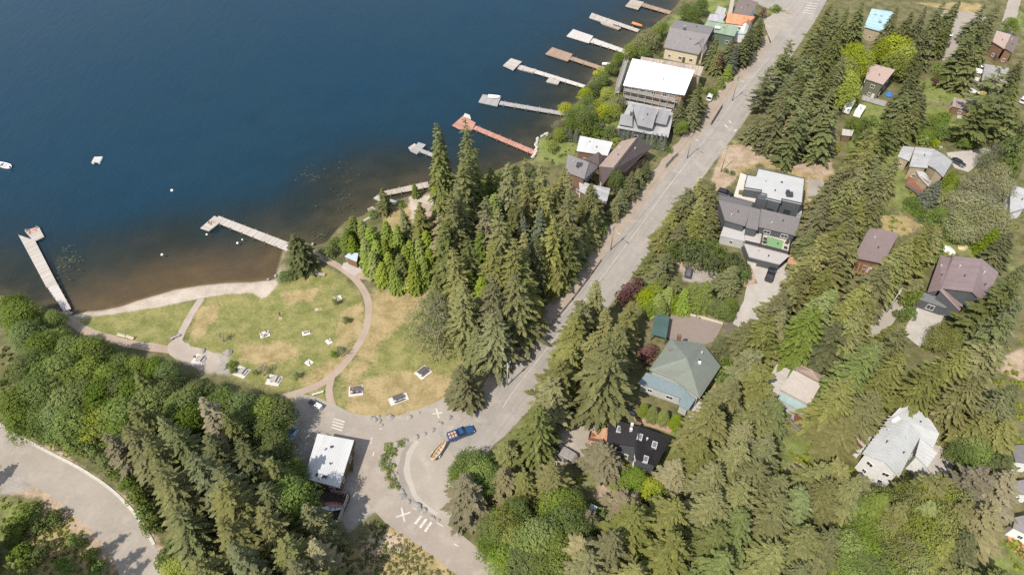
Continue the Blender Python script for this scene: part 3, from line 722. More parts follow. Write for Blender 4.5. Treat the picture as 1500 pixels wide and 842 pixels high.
W_OLIVE = plain('olive_wall', (.115, .115, .075), .85, .1); W_TAN = plain('tan_wall', (.32, .26, .17), .85, .1); W_BROWN = plain('brown_wall', (.17, .10, .065), .85, .15); W_TEAL = plain('teal_glass', (.26, .36, .34), .25, .1, .6, spec=.5)
W_PALE = plain('pale_grey_wall', (.40, .40, .38), .85, .08); W_GREEN = plain('green_wall', (.10, .14, .11), .85, .1)
D_PALE = planks('pale_deck', (.42, .39, .35), .3, .08); D_RED = planks('red_brown_deck', (.22, .095, .055), .25, .2); D_ORANGE = planks('orange_deck', (.44, .255, .155), .25, .12); D_GREY = planks('grey_deck', (.30, .285, .265), .3, .1)

def gable(e, zr_e, r, zr):
    """e: four eave corners e0-e1 along one eave, e2-e3 along the other (e2 beside e1); r: ridge end by e0/e3, ridge end by e1/e2"""
    V = [(*e[0], zr_e), (*e[1], zr_e), (*r[1], zr), (*e[2], zr_e), (*e[3], zr_e), (*r[0], zr)]
    return V, [(0, 1, 2, 5), (5, 2, 3, 4)]
def flat(px, z): return [(a, b, z) for a, b in px], [tuple(range(len(px)))]

# ---- park building with white roof
r = house('flat white metal roofed park building beside the paved loop road', 'white park building', (484, 680), 'park_building', 'building')
ro = block(r, [(465, 634.5, 4.6), (518.6, 644.4, 4.6), (497, 714, 3.9), (445.5, 700, 3.9)], [(0, 1, 2, 3)], R_WHITE, W_WOOD, .25, .5, door='dark')
rbox(r, 'roof_vent', 486, 655, 4.4, (.5, .3, .5), M_FRAMED, .3, ro); rbox(r, 'roof_vent', 471, 697, 4.0, (2.4, .5, .25), M_FRAMED, -.25, ro); rbox(r, 'roof_cap', 469, 698, 4.05, (.8, .8, .3), M_FRAME, -.25, ro)
# ---- kiosk
r = house('small kiosk with pale blue grey roof beside the curved park path', 'blue grey kiosk', (514, 380), 'kiosk', 'kiosk')
block(r, [(504.5, 375.5, 2.9), (514, 368.5, 3.3), (525, 371, 3.3), (522.5, 383.5, 2.9)], [(0, 1, 2, 3)], plain('blue_grey_sheet', (.36, .42, .46), .5, .05), W_WOOD, .12, .3, win=False, door='dark')
# ---- lake house with brown gables
r = house('sprawling lake house with steep brown shingled gables and skylight', 'brown gabled lake house', (895, 245))
V, F = gable([(910, 207), (877, 243.5), (915, 253), (953.5, 216)], 5.6, [(936, 201), (901, 247)], 9)
V.append((882.5, 271, 4.6)); F.append((1, 6, 2)); F.append((6, 3, 2))
block(r, V, [F[0], (5, 2, 3, 4), (1, 6, 2)], R_DKBR, W_BROWN, .25, .5, door='dark')
P_ = [(x, y, z + .06) for x, y, z in V]
block(r, [P_[0], P_[1], (898.5, 246, 8.9), (933.5, 201, 8.9)], [(0, 1, 2, 3)], R_TAN, W_BROWN, .05, .3, walls=False)
V, F = gable([(832, 226), (827.5, 251), (858, 269), (877, 243.5)], 5.2, [(863, 238), (856, 262)], 8.2)
ro = block(r, V, [(0, 1, 2, 5), (5, 2, 3, 4)], R_GRSH, W_BROWN, .25, .5); rbox(r, 'skylight', 851, 243, 7.0, (2.6, 1.8, .5), M_FRAMED, -.2, ro)
block(r, [(858, 233, 5), (877, 222.5, 7.4), (886, 231, 5.4), (877, 242, 6)], [(0, 1, 2, 3)], R_DKBR, W_BROWN, .25, .4, win=False)
block(r, [(848, 264, 5), (865, 270, 6.2), (894, 276, 5), (888, 299, 4.6), (862, 287, 5.9), (849, 280, 4.6)], [(0, 1, 4, 5), (1, 2, 3, 4)], R_PALE, W_BROWN, .2, .4)
r = house('white flat roofed garden studio at the lawn behind the brown gables', 'white lawn studio', (872, 214), 'studio', 'outbuilding')
block(r, [(849.5, 199, 5.4), (898, 208.5, 5.4), (890, 228, 4.6), (844.5, 221, 4.6)], [(0, 1, 2, 3)], R_WHITE, W_BROWN, .2, .5)
# ---- modern grey roofs
r = house('modern lake house with stepped grey metal roofs behind small spruces', 'stepped grey metal house', (946, 178))
block(r, *flat([(904, 187), (979, 201), (987, 167), (975, 158), (922, 151)], 4), R_PALE, W_GREY, .25, .6)
block(r, [(906.5, 182, 4.9), (926.5, 185.5, 4.9), (926.5, 168, 5.9), (909.5, 167, 5.9)], [(0, 1, 2, 3)], R_GREY, W_GREY, .2, .4, z0=3.7, win=False)
block(r, [(934, 183.5, 5.6), (955.5, 188.5, 5.6), (963.5, 160.5, 7.6), (926, 152, 7.6)], [(0, 1, 2, 3)], R_GREY, W_GREY, .2, .4, z0=3.7, win=False)
block(r, [(960, 179.5, 5.4), (976, 183, 5.4), (981.5, 163.5, 6.4), (964.5, 160, 6.4)], [(0, 1, 2, 3)], R_GREY, W_GREY, .2, .4, z0=3.7, win=False)
rbox(r, 'chimney', 924, 172, 5.0, (.8, .8, 1.8), W_GREY, -.2)
# ---- house under construction, wrapped in white
r = house('house under construction with its roof wrapped in bright white sheeting', 'white wrapped house', (965, 125))
WR = [(926.5, 86, 9.2), (1017.5, 103.5, 9.2), (1003, 139, 8.8), (913, 124.5, 8.8)]
block(r, WR, [(0, 1, 2, 3)], R_SNOW, planks('sheathing', (.50, .32, .20), .6, .3), .3, .9, win_w=1.5, win_h=1.5)
slab(r, 'balcony', [(907, 150), (983, 165), (986, 156), (911, 141)], 2.9, D_PALE, .5, rail=[0], railm=W_WHITE)
block(r, *flat([(939, 83), (1031, 98), (1026, 112), (1014, 108), (938, 90)], 6.5), planks('staging_boards', (.36, .29, .24), .3, .2), W_TAN, .2, .3, win=False)
sc = thing('scaffolding', 'steel scaffolding with timber boards round the white wrapped house', 'scaffolding', (*xy(950, 140), 0))
st = MB(); bo = MB()
def scaf(a, b, zt, n):
    A, B = at(*a), at(*b); d = (B - A) / n; s = Vector((d.y, -d.x, 0)).normalized() * 1.3
    for i in range(n + 1):
        for o in (Vector(), s):
            p = A + d * i + o; st.tube([(p.x, p.y, 0), (p.x, p.y, zt)], .06, 6)
        for z in (2.6, 5.0, 7.4): st.bar((A + d * i) + Vector((0, 0, z)), A + d * i + s + Vector((0, 0, z)), .07, .07)
    for z in (2.6, 5.0, 7.4):
        for o in (Vector(), s):
            for dz in (0, 1.0): st.bar(A + o + Vector((0, 0, z + dz)), B + o + Vector((0, 0, z + dz)), .07, .07)
        bo.bar(A + s * .5 + Vector((0, 0, z + .06)), B + s * .5 + Vector((0, 0, z + .06)), 1.1, .06)
scaf((911, 159), (984, 174), 9, 7); scaf((916, 118), (904, 156), 8.4, 5)
st.build('frame', plain('scaffold_steel', (.34, .35, .34), .5, .1), sc); bo.build('boards', D_PALE, sc)
# ---- grey roofed house with beige walls
r = house('beige walled house with wide grey shingled roof above the timber staging', 'beige walled house', (1005, 75))
V, F = gable([(972, 69), (1024, 80), (1049, 50), (995, 37)], 4.6, [(981.5, 44), (1040, 52)], 7.6)
V, F = [(972, 69.5, 4.6), (1024, 80, 4.6), (1040, 51.5, 7.8), (1046, 40, 5.6), (990, 29.5, 5.6), (981.5, 40.5, 7.8)], [(0, 1, 2, 5), (5, 2, 3, 4)]
ro = block(r, V, F, R_GRSH, W_BEIGE, .25, .6, door='dark'); rbox(r, 'chimney', 1002, 47, 7.0, (.9, .9, 1.6), W_GREY, -.2, ro)
block(r, [(1011, 69.5, 5.1), (1031, 55, 7.6), (1036, 72, 4.6), (1030, 80, 4.6), (1024, 62, 7.0)], [(0, 4, 1), (4, 3, 2, 1)], R_GRSH, W_BEIGE, .2, .4, win=False)
block(r, [(1036, 49, 4.4), (1046, 52, 4.4), (1043, 60, 4), (1034, 57, 4)], [(0, 1, 2, 3)], R_DKBR, W_BEIGE, .2, .3, win=False)
# ---- green, orange and blue roofs at the top of the shore
r = house('low house with pale green metal roof and small white skylight', 'pale green roofed house', (1052, 44))
ro = block(r, [(1027, 44, 4.4), (1076, 53.5, 4.4), (1082, 39, 6.4), (1036, 31, 6.4)], [(0, 1, 2, 3)], R_GRN2, W_GREEN, .2, .4); rbox(r, 'skylight', 1051, 41, 5.6, (2, 1.6, .3), M_FRAME, -.2, ro)
block(r, [(1052, 33, 6.0), (1057, 27, 7.2), (1062, 34.5, 6.0)], [(0, 1, 2)], R_GRN2, W_GREEN, .15, .2, win=False)
block(r, [(1076, 49.5, 3.6), (1093, 50, 3.6), (1095, 44, 4.0), (1081, 42, 4.0)], [(0, 1, 2, 3)], seam_metal('pale_teal_metal', (.33, .42, .40), .4), W_WHITE, .15, .2, win=False)
r = house('house with orange metal roof and white dormer beside the green roof', 'orange roofed house', (1082, 32))
ro = block(r, [(1063, 33.5, 6), (1092, 37.5, 6), (1104, 30, 6.4), (1106, 25, 7.6), (1066, 19, 7.8)], [(0, 1, 2, 3, 4)], R_ORANGE, W_WHITE, .2, .3, win_w=1.0)
block(r, [(1087, 35, 6.3), (1094, 32, 8), (1098, 37.5, 6.3), (1100, 31, 6.6), (1096, 27.5, 8)], [(0, 1, 4), (1, 2, 3, 4)], R_ORANGE, W_WHITE, .15, .2, win=True, win_w=.9, z0=2)
r = house('grey weathered cottage annex with blue grey roof by the lake lawn', 'blue grey annex', (1050, 26), 'cottage', 'house')
block(r, [(1036, 30, 3.6), (1057, 33, 3.6), (1064, 22, 4.8), (1040, 21, 4.8)], [(0, 1, 2, 3)], seam_metal('lavender_grey_metal', (.34, .33, .35), .4), W_PALE, .2, .3)
block(r, [(1047, 20, 3.0), (1061, 22, 3.0), (1064, 13, 3.8), (1052, 9, 3.8)], [(0, 1, 2, 3)], R_PALE, W_PALE, .2, .3, win=False)
r = house('house with mottled brown grey roof at the top behind the orange roof', 'mottled brown roofed house', (1090, 10))
block(r, [(1074, 19.5, 6.6), (1098, 23.5, 6.6), (1111, 4, 7.6), (1084, -6, 7.8)], [(0, 1, 2, 3)], R_BROWN, W_WHITE, .25, .4)
block(r, [(1067, 19, 6), (1072.5, 19.5, 6), (1077, -6, 6.2), (1071, -6, 6.2)], [(0, 1, 2, 3)], R_LIGHT, W_WHITE, .2, .3, win=False)
# ---- new flat roofed house
r = house('modern flat roofed house with pale membrane roof and dark walls', 'flat roofed modern house', (1128, 280))
FL = [(1110.5, 247, 8.4), (1178.6, 262, 8.4), (1174.6, 298, 8.4), (1145, 291.5, 8.4), (1144.4, 295.5, 8.4), (1122.3, 290, 8.4), (1123, 285, 8.4), (1115, 283, 8.4), (1115.5, 279, 8.4), (1090, 275, 8.4), (1094.5, 256.5, 8.4), (1107, 258.5, 8.4)]
ro = block(r, FL, [tuple(range(12))], R_MEMB, W_GREY, .5, .15, dark=True, door='dark', win_h=1.6, win_w=1.8)
pm = MB(); FP = [at(*p) for p in FL]
for i in range(12): pm.bar(FP[i] + Vector((0, 0, .08)), FP[(i + 1) % 12] + Vector((0, 0, .08)), .22, .2)
link('parapet', pm.mesh('parapet', W_GREY, off=r.location), ro)
for x, y, s in ((1156, 287, (1.6, 1.2, .8)), (1153, 284, (.9, .9, 1.1)), (1158.5, 285, (.8, .8, .7)), (1145, 267.5, (.5, .4, .3))): rbox(r, 'roof_vent', x, y, 8.4, s, M_FRAMED, -.2, ro)
block(r, *flat([(1085, 253, ), (1094.4, 257), (1090, 276), (1114, 283), (1108, 296), (1075, 287)], 5.2), plain('pale_terrace', (.50, .46, .40), .8, .05), W_GREY, .4, .1, dark=True)
slab(r, 'terrace', [(1136, 309), (1173, 318), (1176, 304), (1145, 297)], 3.4, D_PALE, .4, rail=[0, 3], railm=W_TEAL)
rbox(r, 'chimney', 1117, 289, 0, (2.6, 2.0, 8.0), W_GREY, -.2, zp=8)
rbox(r, 'planter', 1098, 285.5, 5.2, (6, 1.2, .8), plain('planter_green', (.13, .13, .04), .9, .4, 2), -.22)
# ---- dark gabled house with terraces
r = house('charcoal shingled terrace house with rooftop patios below the modern house', 'charcoal terrace house', (1112, 335))
block(r, [(1062, 322.5, 5.6), (1092, 331, 5.6), (1100, 304, 7.6), (1052.5, 293, 7.6), (1055, 285, 6.6), (1102, 297, 6.6)], [(0, 1, 2, 3), (3, 2, 5, 4)], R_DARKSH, W_GREY, .25, .4, win_w=1.6)
block(r, [(1092.5, 333, 6.2), (1110, 337, 6.2), (1114, 307, 8.0), (1099.5, 303, 8.0)], [(0, 1, 2, 3)], R_DARKSH, W_GREY, .25, .3, win=False)
block(r, [(1110.5, 332, 5.8), (1166, 345, 5.8), (1172.5, 319.5, 7.8), (1115, 306, 7.8)], [(0, 1, 2, 3)], R_DARKSH, W_GREY, .25, .4, win_w=1.8)
block(r, *flat([(1063, 324), (1093, 332.5), (1090, 353), (1055, 345)], 3.0), plain('terrace_slab', (.40, .385, .37), .8, .05), W_PALE, .3, .1)
block(r, *flat([(1092, 331), (1117, 337.5), (1112.5, 361), (1090.5, 356)], 3.3), D_PALE, W_GREY, .3, .1)
block(r, *flat([(1117.5, 338), (1158, 350), (1154, 372), (1113, 361.5)], 3.3), plain('patio_slab', (.44, .39, .33), .8, .06), W_GREY, .3, .1, win=False)
block(r, [(1090, 357, 3.1), (1157, 374, 3.1), (1142.5, 387, 2.8), (1097.5, 376, 2.8)], [(0, 1, 2, 3)], plain('garage_roof', (.36, .335, .315), .8, .06), W_GREY, .3, .2, win=False)
slab(r, 'patio_turf', [(1124, 346), (1148, 353), (1144, 368), (1120, 361)], 3.36, plain('patio_turf', (.16, .27, .13), .9, .1, 2), .05, legs=False)
q = MB()
for i, (a, b) in enumerate((((1117.5, 338), (1113, 361.5)), ((1158, 350), (1154, 372)), ((1113, 361.5), (1154, 372)), ((1090.5, 356), (1112.5, 361)))):
    A, B = at(*a, 3.35), at(*b, 3.35); q.bar(A + Vector((0, 0, .5)), B + Vector((0, 0, .5)), .09, 1.0)
q.build('parapet', M_FRAMED, r)
for i, (x, y) in enumerate(((1120, 351), (1119, 356), (1152, 357), (1150, 364), (1136, 343.5), (1142, 345.5))):
    p = at(x, y, 3.3); k = thing('patio_chair', ['dark patio chair beside the parapet of the turf patio', 'second dark patio chair along the turf patio parapet', 'dark patio chair on the far side of the turf patio', 'dark patio chair near the timber stack side of the turf patio', 'white lounge seat at the head of the turf patio', 'white lounge seat nearest the house corner on the turf patio'][i], 'chair', (p.x, p.y, 3.31), rnd.uniform(0, 6), 'patio chairs on the terrace house')
    mt = M_FRAMED if i < 4 else W_WHITE
    a = MB(); a.box((0, 0, .42), (.8, .8, .12)); o = a.build('seat', mt, None); o.parent = k
    b = MB(); b.box((0, .38, .72), (.8, .1, .6)); o = b.build('backrest', mt, None); o.parent = k
    for sx in (-1, 1):
        for sy in (-1, 1): g = MB(); g.box((sx * .34, sy * .34, .18), (.08, .08, .36)); o = g.build('leg', mt, None); o.parent = k
r = thing('timber_deck', 'orange timber stair deck beside the terrace house', 'deck', (*xy(1163, 378), 0))
slab(r, 'deck', [(1157, 368), (1171, 371), (1168, 392), (1153, 386)], 1.2, D_ORANGE, .25, rail=[1])
# ---- green hip roof house
r = house('house with sage green shingled hip roof beside the paved driveway', 'green hip roofed house', (1005, 545))
H = [(951, 541, 5), (983, 496, 5), (1030, 503, 5), (1056, 536, 5), (1025, 583, 5), (986, 555, 5), (1006, 524, 8.6), (1012, 541, 8.6)]
ro = block(r, H, [(0, 1, 6), (1, 2, 6), (2, 3, 7, 6), (3, 4, 7), (4, 5, 7), (5, 0, 6, 7)], R_GREEN, W_PALE, .3, .6, door='pale')
rbox(r, 'roof_vent', 1024, 533, 7.0, (.6, .6, .8), M_FRAME, 0, ro); rbox(r, 'skylight', 1031, 548, 5.9, (1.1, .9, .25), M_TRIM, .6, ro); rbox(r, 'chimney', 994, 497, 5.2, (.8, .8, 1.6), W_BROWN, 0, ro); rbox(r, 'skylight', 982, 512, 6.1, (.7, .7, .3), M_TRIM, 0, ro)
block(r, [(947, 545, 4), (1007, 569, 4), (999, 583.5, 3.4), (934.5, 560.5, 3.4)], [(0, 1, 2, 3)], R_BLUE, W_PALE, .25, .5, win_w=1.6)
block(r, [(1003, 571, 3.7), (1019, 584, 3.7), (1008, 601, 3.2), (993, 592, 3.2)], [(0, 1, 2, 3)], R_BLUE, W_PALE, .25, .4, win=False)
slab(r, 'terrace', [(1008, 601), (1020, 584), (1040, 585), (1030, 600), (1010, 614)], .25, D_PALE, .2, legs=False)
r = thing('garden_shed', 'small flat pale roofed shed beside the green hip roof', 'shed', (*xy(1039, 582), 0)); block(r, *flat([(1032, 582), (1039, 573), (1050, 578), (1042, 589)], 2.2), D_PALE, W_WOOD, .15, .2, win=False, door='dark')
r = house('open carport with dark green metal roof beside the purple maple', 'dark green carport', (965, 478), 'carport', 'carport')
block(r, [(960, 459, 3.2), (981, 463.5, 3.2), (976, 495, 2.9), (954, 489, 2.9)], [(0, 1, 2, 3)], R_DKGREEN, W_BROWN, .2, .4, walls=False)
for x, y in ((961, 462), (980, 466), (975.5, 493), (955.5, 488)): p = at(x, y, 2.9); q = MB(); q.box((p.x, p.y, 1.33), (.22, .22, 2.7)); q.build('post', M_TRIM, r)
FOOT.append([xy(*p) for p in ((960, 459), (981, 463), (976, 495), (954, 489))])
# ---- black metal roof house
r = house('house with black metal roof and white skylights beside an orange deck', 'black roofed house', (935, 655))
ro = block(r, [(892, 613, 5), (888.5, 647.5, 4.6), (929, 653, 7), (931, 671, 7.4), (962, 682.5, 5), (983, 640, 5), (937, 624.5, 7.6)], [(0, 1, 2, 6), (6, 2, 3), (6, 3, 4, 5)], R_BLACK, W_GREY, .25, .5, door='pale')
for x, y, z in ((907, 629.5, 5.6), (937, 640.5, 7.1), (958.5, 652, 5.9), (945.5, 673, 6.2)):
    p = at(x, y, z); m = MB(); m.box((p.x, p.y, z + .1), (1.05, 1.5, .5), -.35); o = link('skylight', m.mesh('skylight', W_PALE, off=r.location), ro)
    m = MB(); m.box((p.x, p.y, z + .36), (.7, 1.1, .06), -.35); link('pane', m.mesh('pane', plain('skylight_pane', (.13, .15, .15), .2, .2), off=r.location), ro)
for x, y in ((925, 625), (923.5, 632)): rbox(r, 'chimney', x, y, 6.4, (.5, .5, 1.3), M_FRAME, 0, ro)
slab(r, 'deck', [(864.5, 631), (890, 626), (889, 650), (861.5, 644)], 1.0, D_ORANGE, .25, rail=[2, 3], railm=W_BROWN)
slab(r, 'patio', [(920, 600), (985, 622), (983, 634), (945, 622), (916, 611)], .12, plain('brick_patio', (.34, .22, .16), .9, .15, 2), .2, legs=False)
# ---- pale roofed house on the slope
r = house('house with pale shingled roof, teal glass balcony and brown hot tub deck', 'pale shingled house', (1168, 580))
block(r, [(1142.5, 569.5, 5), (1186, 592.5, 5), (1203, 562.5, 6.6), (1162, 541.5, 6.6)], [(0, 1, 2, 3)], R_LIGHT, W_PALE, .25, .5, door='dark')
block(r, [(1164, 540, 5.2), (1203, 562.5, 5.2), (1209, 552, 4.4), (1190, 542, 5.4), (1172, 533, 4.4)], [(0, 1, 2, 3, 4)], R_TAN, W_PALE, .2, .3, win=False)
block(r, *flat([(1118.5, 568), (1143, 578), (1158, 541), (1138, 533)], 3), D_PALE, W_PALE, .25, .3)
block(r, [(1145, 573, 3.3), (1183, 594, 3.3), (1178, 605, 3.0), (1142, 584, 3.0)], [(0, 1, 2, 3)], W_TEAL, W_PALE, .15, .2, win=False)
slab(r, 'deck', [(1157, 616), (1172, 630), (1187, 610), (1164, 596)], 1.0, D_GREY, .2, rail=[0, 1])
slab(r, 'walkway', [(1096, 589), (1107, 596), (1121, 562), (1113, 557)], .5, D_RED, .2)
k = thing('hot_tub', 'square brown covered hot tub on the grey deck', 'hot tub', (*xy(1170, 617, 1.0), 1.0)); m = MB(); m.box((0, 0, .4), (2.1, 2.1, .8), -.4); o = m.build('tub', W_BROWN, None); o.parent = k; m = MB(); m.box((0, 0, .86), (2.3, 2.3, .12), -.4); o = m.build('cover', D_RED, None); o.parent = k
# ---- ribbed white metal house
r = house('large house with ribbed pale metal roof and white walls', 'ribbed metal roofed house', (1320, 655))
V = [(1302.5, 611.5, 6), (1263, 663.5, 6), (1297, 676.5, 8.8), (1317, 698, 6), (1349, 636, 6), (1331, 617, 8.8)]
block(r, V, [(0, 1, 2, 5), (5, 2, 3, 4)], R_METAL, W_WHITE, .25, .5, door='pale', seams=.9)
block(r, [(1323, 591, 5.4), (1340, 593, 5.4), (1364, 616, 5.4), (1376, 635, 5.4), (1367, 655, 5.4), (1346, 640, 5.9), (1331, 617, 6.2), (1303, 612, 5.6)], [tuple(range(8))], R_METAL, W_WHITE, .2, .4, seams=1.2)
block(r, [(1349, 637, 5.6), (1373, 663.5, 4.8), (1358, 684, 4.8), (1341, 667, 5.6)], [(0, 1, 2, 3)], R_METAL, W_WHITE, .2, .3, seams=.9)
block(r, *flat([(1243, 651), (1266, 629), (1282, 632.5), (1261, 665)], 3), D_PALE, W_WHITE, .3, .2)
rbox(r, 'chimney', 1311, 616, 7, (1.8, .8, .7), W_WHITE, .5)
for i, (x, y) in enumerate(((1266, 635.5), (1262, 643), (1257, 652))):
    p = at(x, y, 3); k = thing('sun_lounger', ['brown sun lounger nearest the ribbed roof on the pale terrace', 'middle brown sun lounger of three on the pale terrace', 'brown sun lounger at the outer edge of the pale terrace'][i], 'lounger', (p.x, p.y, 3.0), .5, 'loungers on the pale terrace')
    a = MB(); a.box((0, -.2, .3), (.75, 1.3, .14)); o = a.build('seat', D_RED, None); o.parent = k
    a = MB(); a.bar((0, .4, .32), (0, .95, .7), .75, .12); o = a.build('backrest', D_RED, None); o.parent = k
    for sx in (-1, 1):
        for sy in (-.7, .4): a = MB(); a.box((sx * .3, sy, .12), (.07, .07, .24)); o = a.build('leg', M_TRIM, None); o.parent = k
# ---- brown gabled house with grey front
r = house('large house with brown metal gables, charcoal front and double garage', 'brown gabled garage house', (1408, 415))
R_BRM = seam_metal('brown_metal_roof', (.225, .165, .16), .4, .5, .08)
V = [(1397, 375, 7), (1379, 421.5, 6.8), (1424.5, 427, 9.6), (1442.5, 444, 6.8), (1463, 399, 7), (1438.5, 379.5, 9.6)]
block(r, V, [(0, 1, 2, 5), (5, 2, 3, 4)], R_BRM, W_GREY, .3, .5, door='pale')
V = [(1377.5, 374, 5.4), (1358.5, 427.5, 4.4), (1378, 424, 6.2), (1410.5, 455, 4.4), (1414, 446, 4.6), (1396.5, 376, 6.8)]
block(r, [(1377.5, 374, 5.0), (1358.5, 427.5, 4.2), (1379, 424, 6.6), (1397, 376, 6.6)], [(0, 1, 2, 3)], R_BRM, W_GREY, .3, .4, win=False)
block(r, [(1379, 421, 6.9), (1377, 425, 6.5), (1406, 455, 4.2), (1412, 447, 4.4)], [(0, 1, 2, 3)], R_BRM, W_GREY, .25, .2, win=False)
A, B = at(1348, 441), at(1384, 451); q = MB(); d = (B - A); rz = math.atan2(d.y, d.x)
block(r, [(1354, 428, 3.4), (1347, 438, 3.0), (1386, 451, 3.0), (1392, 442, 3.4)], [(0, 1, 2, 3)], plain('slate_slab', (.14, .14, .14), .7, .1), W_GREY, .2, .1, win_w=2.4, win_h=1.6)
# ---- mauve roof
r = house('house with plain mauve roof half hidden under firs', 'mauve roofed house', (1282, 362))
block(r, [(1275, 332, 5.6), (1317, 341.5, 5.6), (1294, 386, 4.6), (1250, 377, 4.6)], [(0, 1, 2, 3)], R_MAUVE, W_WOOD, .25, .6, door='pale')
q = MB()
for k in range(5): A, B = at(1249 + k * 5.5, 383 + k * 1.3, 2.6), at(1244 + k * 5.5, 396 + k * 1.3, 2.6); q.bar(A, B, .25, .25)
for a, b in (((1248, 383), (1275, 390)), ((1244, 396), (1270, 403))): q.bar(at(*a, 2.4), at(*b, 2.4), .25, .25); p = at(*a, 0); q.box((p.x, p.y, 1.1), (.25, .25, 2.3)); p = at(*b, 0); q.box((p.x, p.y, 1.1), (.25, .25, 2.3))
q.build('pergola', D_ORANGE, r)
# ---- grey metal roofed house by the willow
r = house('tan house with overlapping grey metal roofs and red brown deck', 'grey metal and tan house', (1358, 240))
block(r, [(1332, 243.5, 4.6), (1358.5, 246, 5.4), (1369, 218.5, 5.4), (1341, 215.5, 4.6)], [(0, 1, 2, 3)], R_PALE, W_TAN, .25, .4)
block(r, [(1315, 229, 3.8), (1332, 236, 3.8), (1340, 216, 4.2), (1323, 214, 4.2)], [(0, 1, 2, 3)], R_PALE, W_TAN, .2, .3)
V, F = gable([(1368.5, 218.5), (1358, 240.5), (1382, 259), (1395.5, 236.5)], 5.4, [(1382, 226.5), (1371.5, 248.5)], 7.4)
block(r, V, [(0, 1, 2, 5), (5, 2, 3, 4)], R_PALE, W_TAN, .25, .4, door='dark')
block(r, [(1346, 258, 3.4), (1342, 250, 3.4), (1354, 252, 4.4), (1364.5, 265, 4.2), (1360, 273, 3.2)], [(0, 1, 2, 3, 4)], R_PALE, W_TAN, .2, .3, win=False)
slab(r, 'deck', [(1327, 272), (1353, 290), (1361, 275), (1340, 253), (1331, 256)], .8, D_RED, .2, rail=[0])
# ---- olive house
r = house('two storey olive green house with pinkish tan roof', 'olive green house', (1288, 120))
ro = block(r, [(1271, 91.5, 7.4), (1311.5, 102.5, 7.4), (1294, 124, 6.4), (1268.5, 115.5, 6.4)], [(0, 1, 2, 3)], R_PINKT, W_OLIVE, .25, .4, door='pale'); rbox(r, 'roof_vent', 1291, 98, 7.2, (.9, .5, .4), M_TRIM, -.2, ro)
slab(r, 'deck', [(1264, 139), (1300, 149), (1296, 156), (1262, 146)], .5, D_GREY, .2)
# ---- top right houses
r = house('house with slatted grey roof and white patio by the yellow bush', 'slatted grey roofed house', (1458, 106))
block(r, [(1443, 94, 5.4), (1478, 100, 5.4), (1474, 122, 4.8), (1438, 117.5, 4.8)], [(0, 1, 2, 3)], seam_metal('slatted_grey_roof', (.27, .255, .24), 1.4, .7), W_TAN, .25, .4)
slab(r, 'patio', [(1408, 118), (1421, 104), (1438, 104), (1436, 137), (1409, 133)], .5, plain('white_patio', (.55, .53, .50), .8, .08), .3, legs=False)
for i, (x, y) in enumerate(((1431, 103.5), (1429, 112.5))):
    p = at(x, y, .5); k = thing('parasol', ['white round parasol on the patio, nearer the trees', 'white round parasol on the patio, nearer the dark mat'][i], 'parasol', (p.x, p.y, .5), 0, 'parasols on the white patio')
    a = MB(); a.tube([(0, 0, 0), (0, 0, 2.5)], .04, 6); o = a.build('pole', M_FRAME, None); o.parent = k
    a = MB(); n = 12; V = [(0, 0, 2.75)] + [(1.7 * math.cos(2 * PI * j / n), 1.7 * math.sin(2 * PI * j / n), 2.3) for j in range(n)] + [(0, 0, 2.71)] + [(1.7 * math.cos(2 * PI * j / n), 1.7 * math.sin(2 * PI * j / n), 2.25) for j in range(n)]
    a.poly(V, [(0, 1 + j, 1 + (j + 1) % n) for j in range(n)] + [(n + 1, n + 2 + (j + 1) % n, n + 2 + j) for j in range(n)] + [(1 + j, n + 2 + j, n + 2 + (j + 1) % n, 1 + (j + 1) % n) for j in range(n)]); o = a.build('canopy', R_SNOW, None); o.parent = k
tag(sheet('patio_mat', [(1418, 120), (1436, 122), (1434, 132), (1416, 129)], .56, M_FRAMED, .02, False), 'dark square patio mat with pale seats on the white patio', 'mat'); 
del bpy.data.objects['patio_mat']['kind']; mo = bpy.data.objects['patio_mat'].modifiers.new('s', 'SOLIDIFY'); mo.thickness = .04
r = house('chalet with brown pink roof and white balcony near the street corner', 'brown pink chalet', (1474, 65))
block(r, [(1460, 45, 6.4), (1481, 51, 6.4), (1472, 72, 5.6), (1454, 61, 5.6)], [(0, 1, 2, 3)], R_PINKT, W_BROWN, .25, .5, door='dark')
block(r, [(1480, 50.5, 6), (1493, 56, 5.4), (1484, 78, 4.8), (1472, 70.5, 6)], [(0, 1, 2, 3)], R_BROWN, W_WOOD, .25, .4)
r = house('house with light blue metal roof deep in the trees', 'light blue roofed house', (1286, 35))
ro = block(r, [(1277, 13, 6.4), (1310, 18, 6.4), (1292, 46.5, 5), (1266, 39.5, 5)], [(0, 1, 2, 3)], R_SKY, W_TAN, .25, .5)
for x, y in ((1282, 22), (1291, 24), (1289, 32)): rbox(r, 'skylight', x, y, 6.0, (1.1, .9, .3), W_TEAL, -.2, ro)
r = house('long weathered pinkish shed on the lawn below the white patio', 'weathered lawn shed', (1410, 158), 'garden_shed', 'shed')
block(r, [(1397, 142.5, 3.2), (1428, 149, 3.2), (1423, 163, 2.8), (1394.5, 156, 2.8)], [(0, 1, 2, 3)], R_WOODR, W_BROWN, .15, .3)
block(r, [(1430, 142, 3.0), (1440, 146, 2.6), (1432, 160, 2.6), (1424, 157, 3.0)], [(0, 1, 2, 3)], R_PALE, W_BROWN, .15, .2, win=False)
slab(r, 'deck', [(1404, 162), (1416, 164), (1412, 180), (1401, 176)], .3, D_PALE, .2)
r = house('house with plain grey roof at the edge beside the willows', 'grey roof by the willows', (1490, 292))
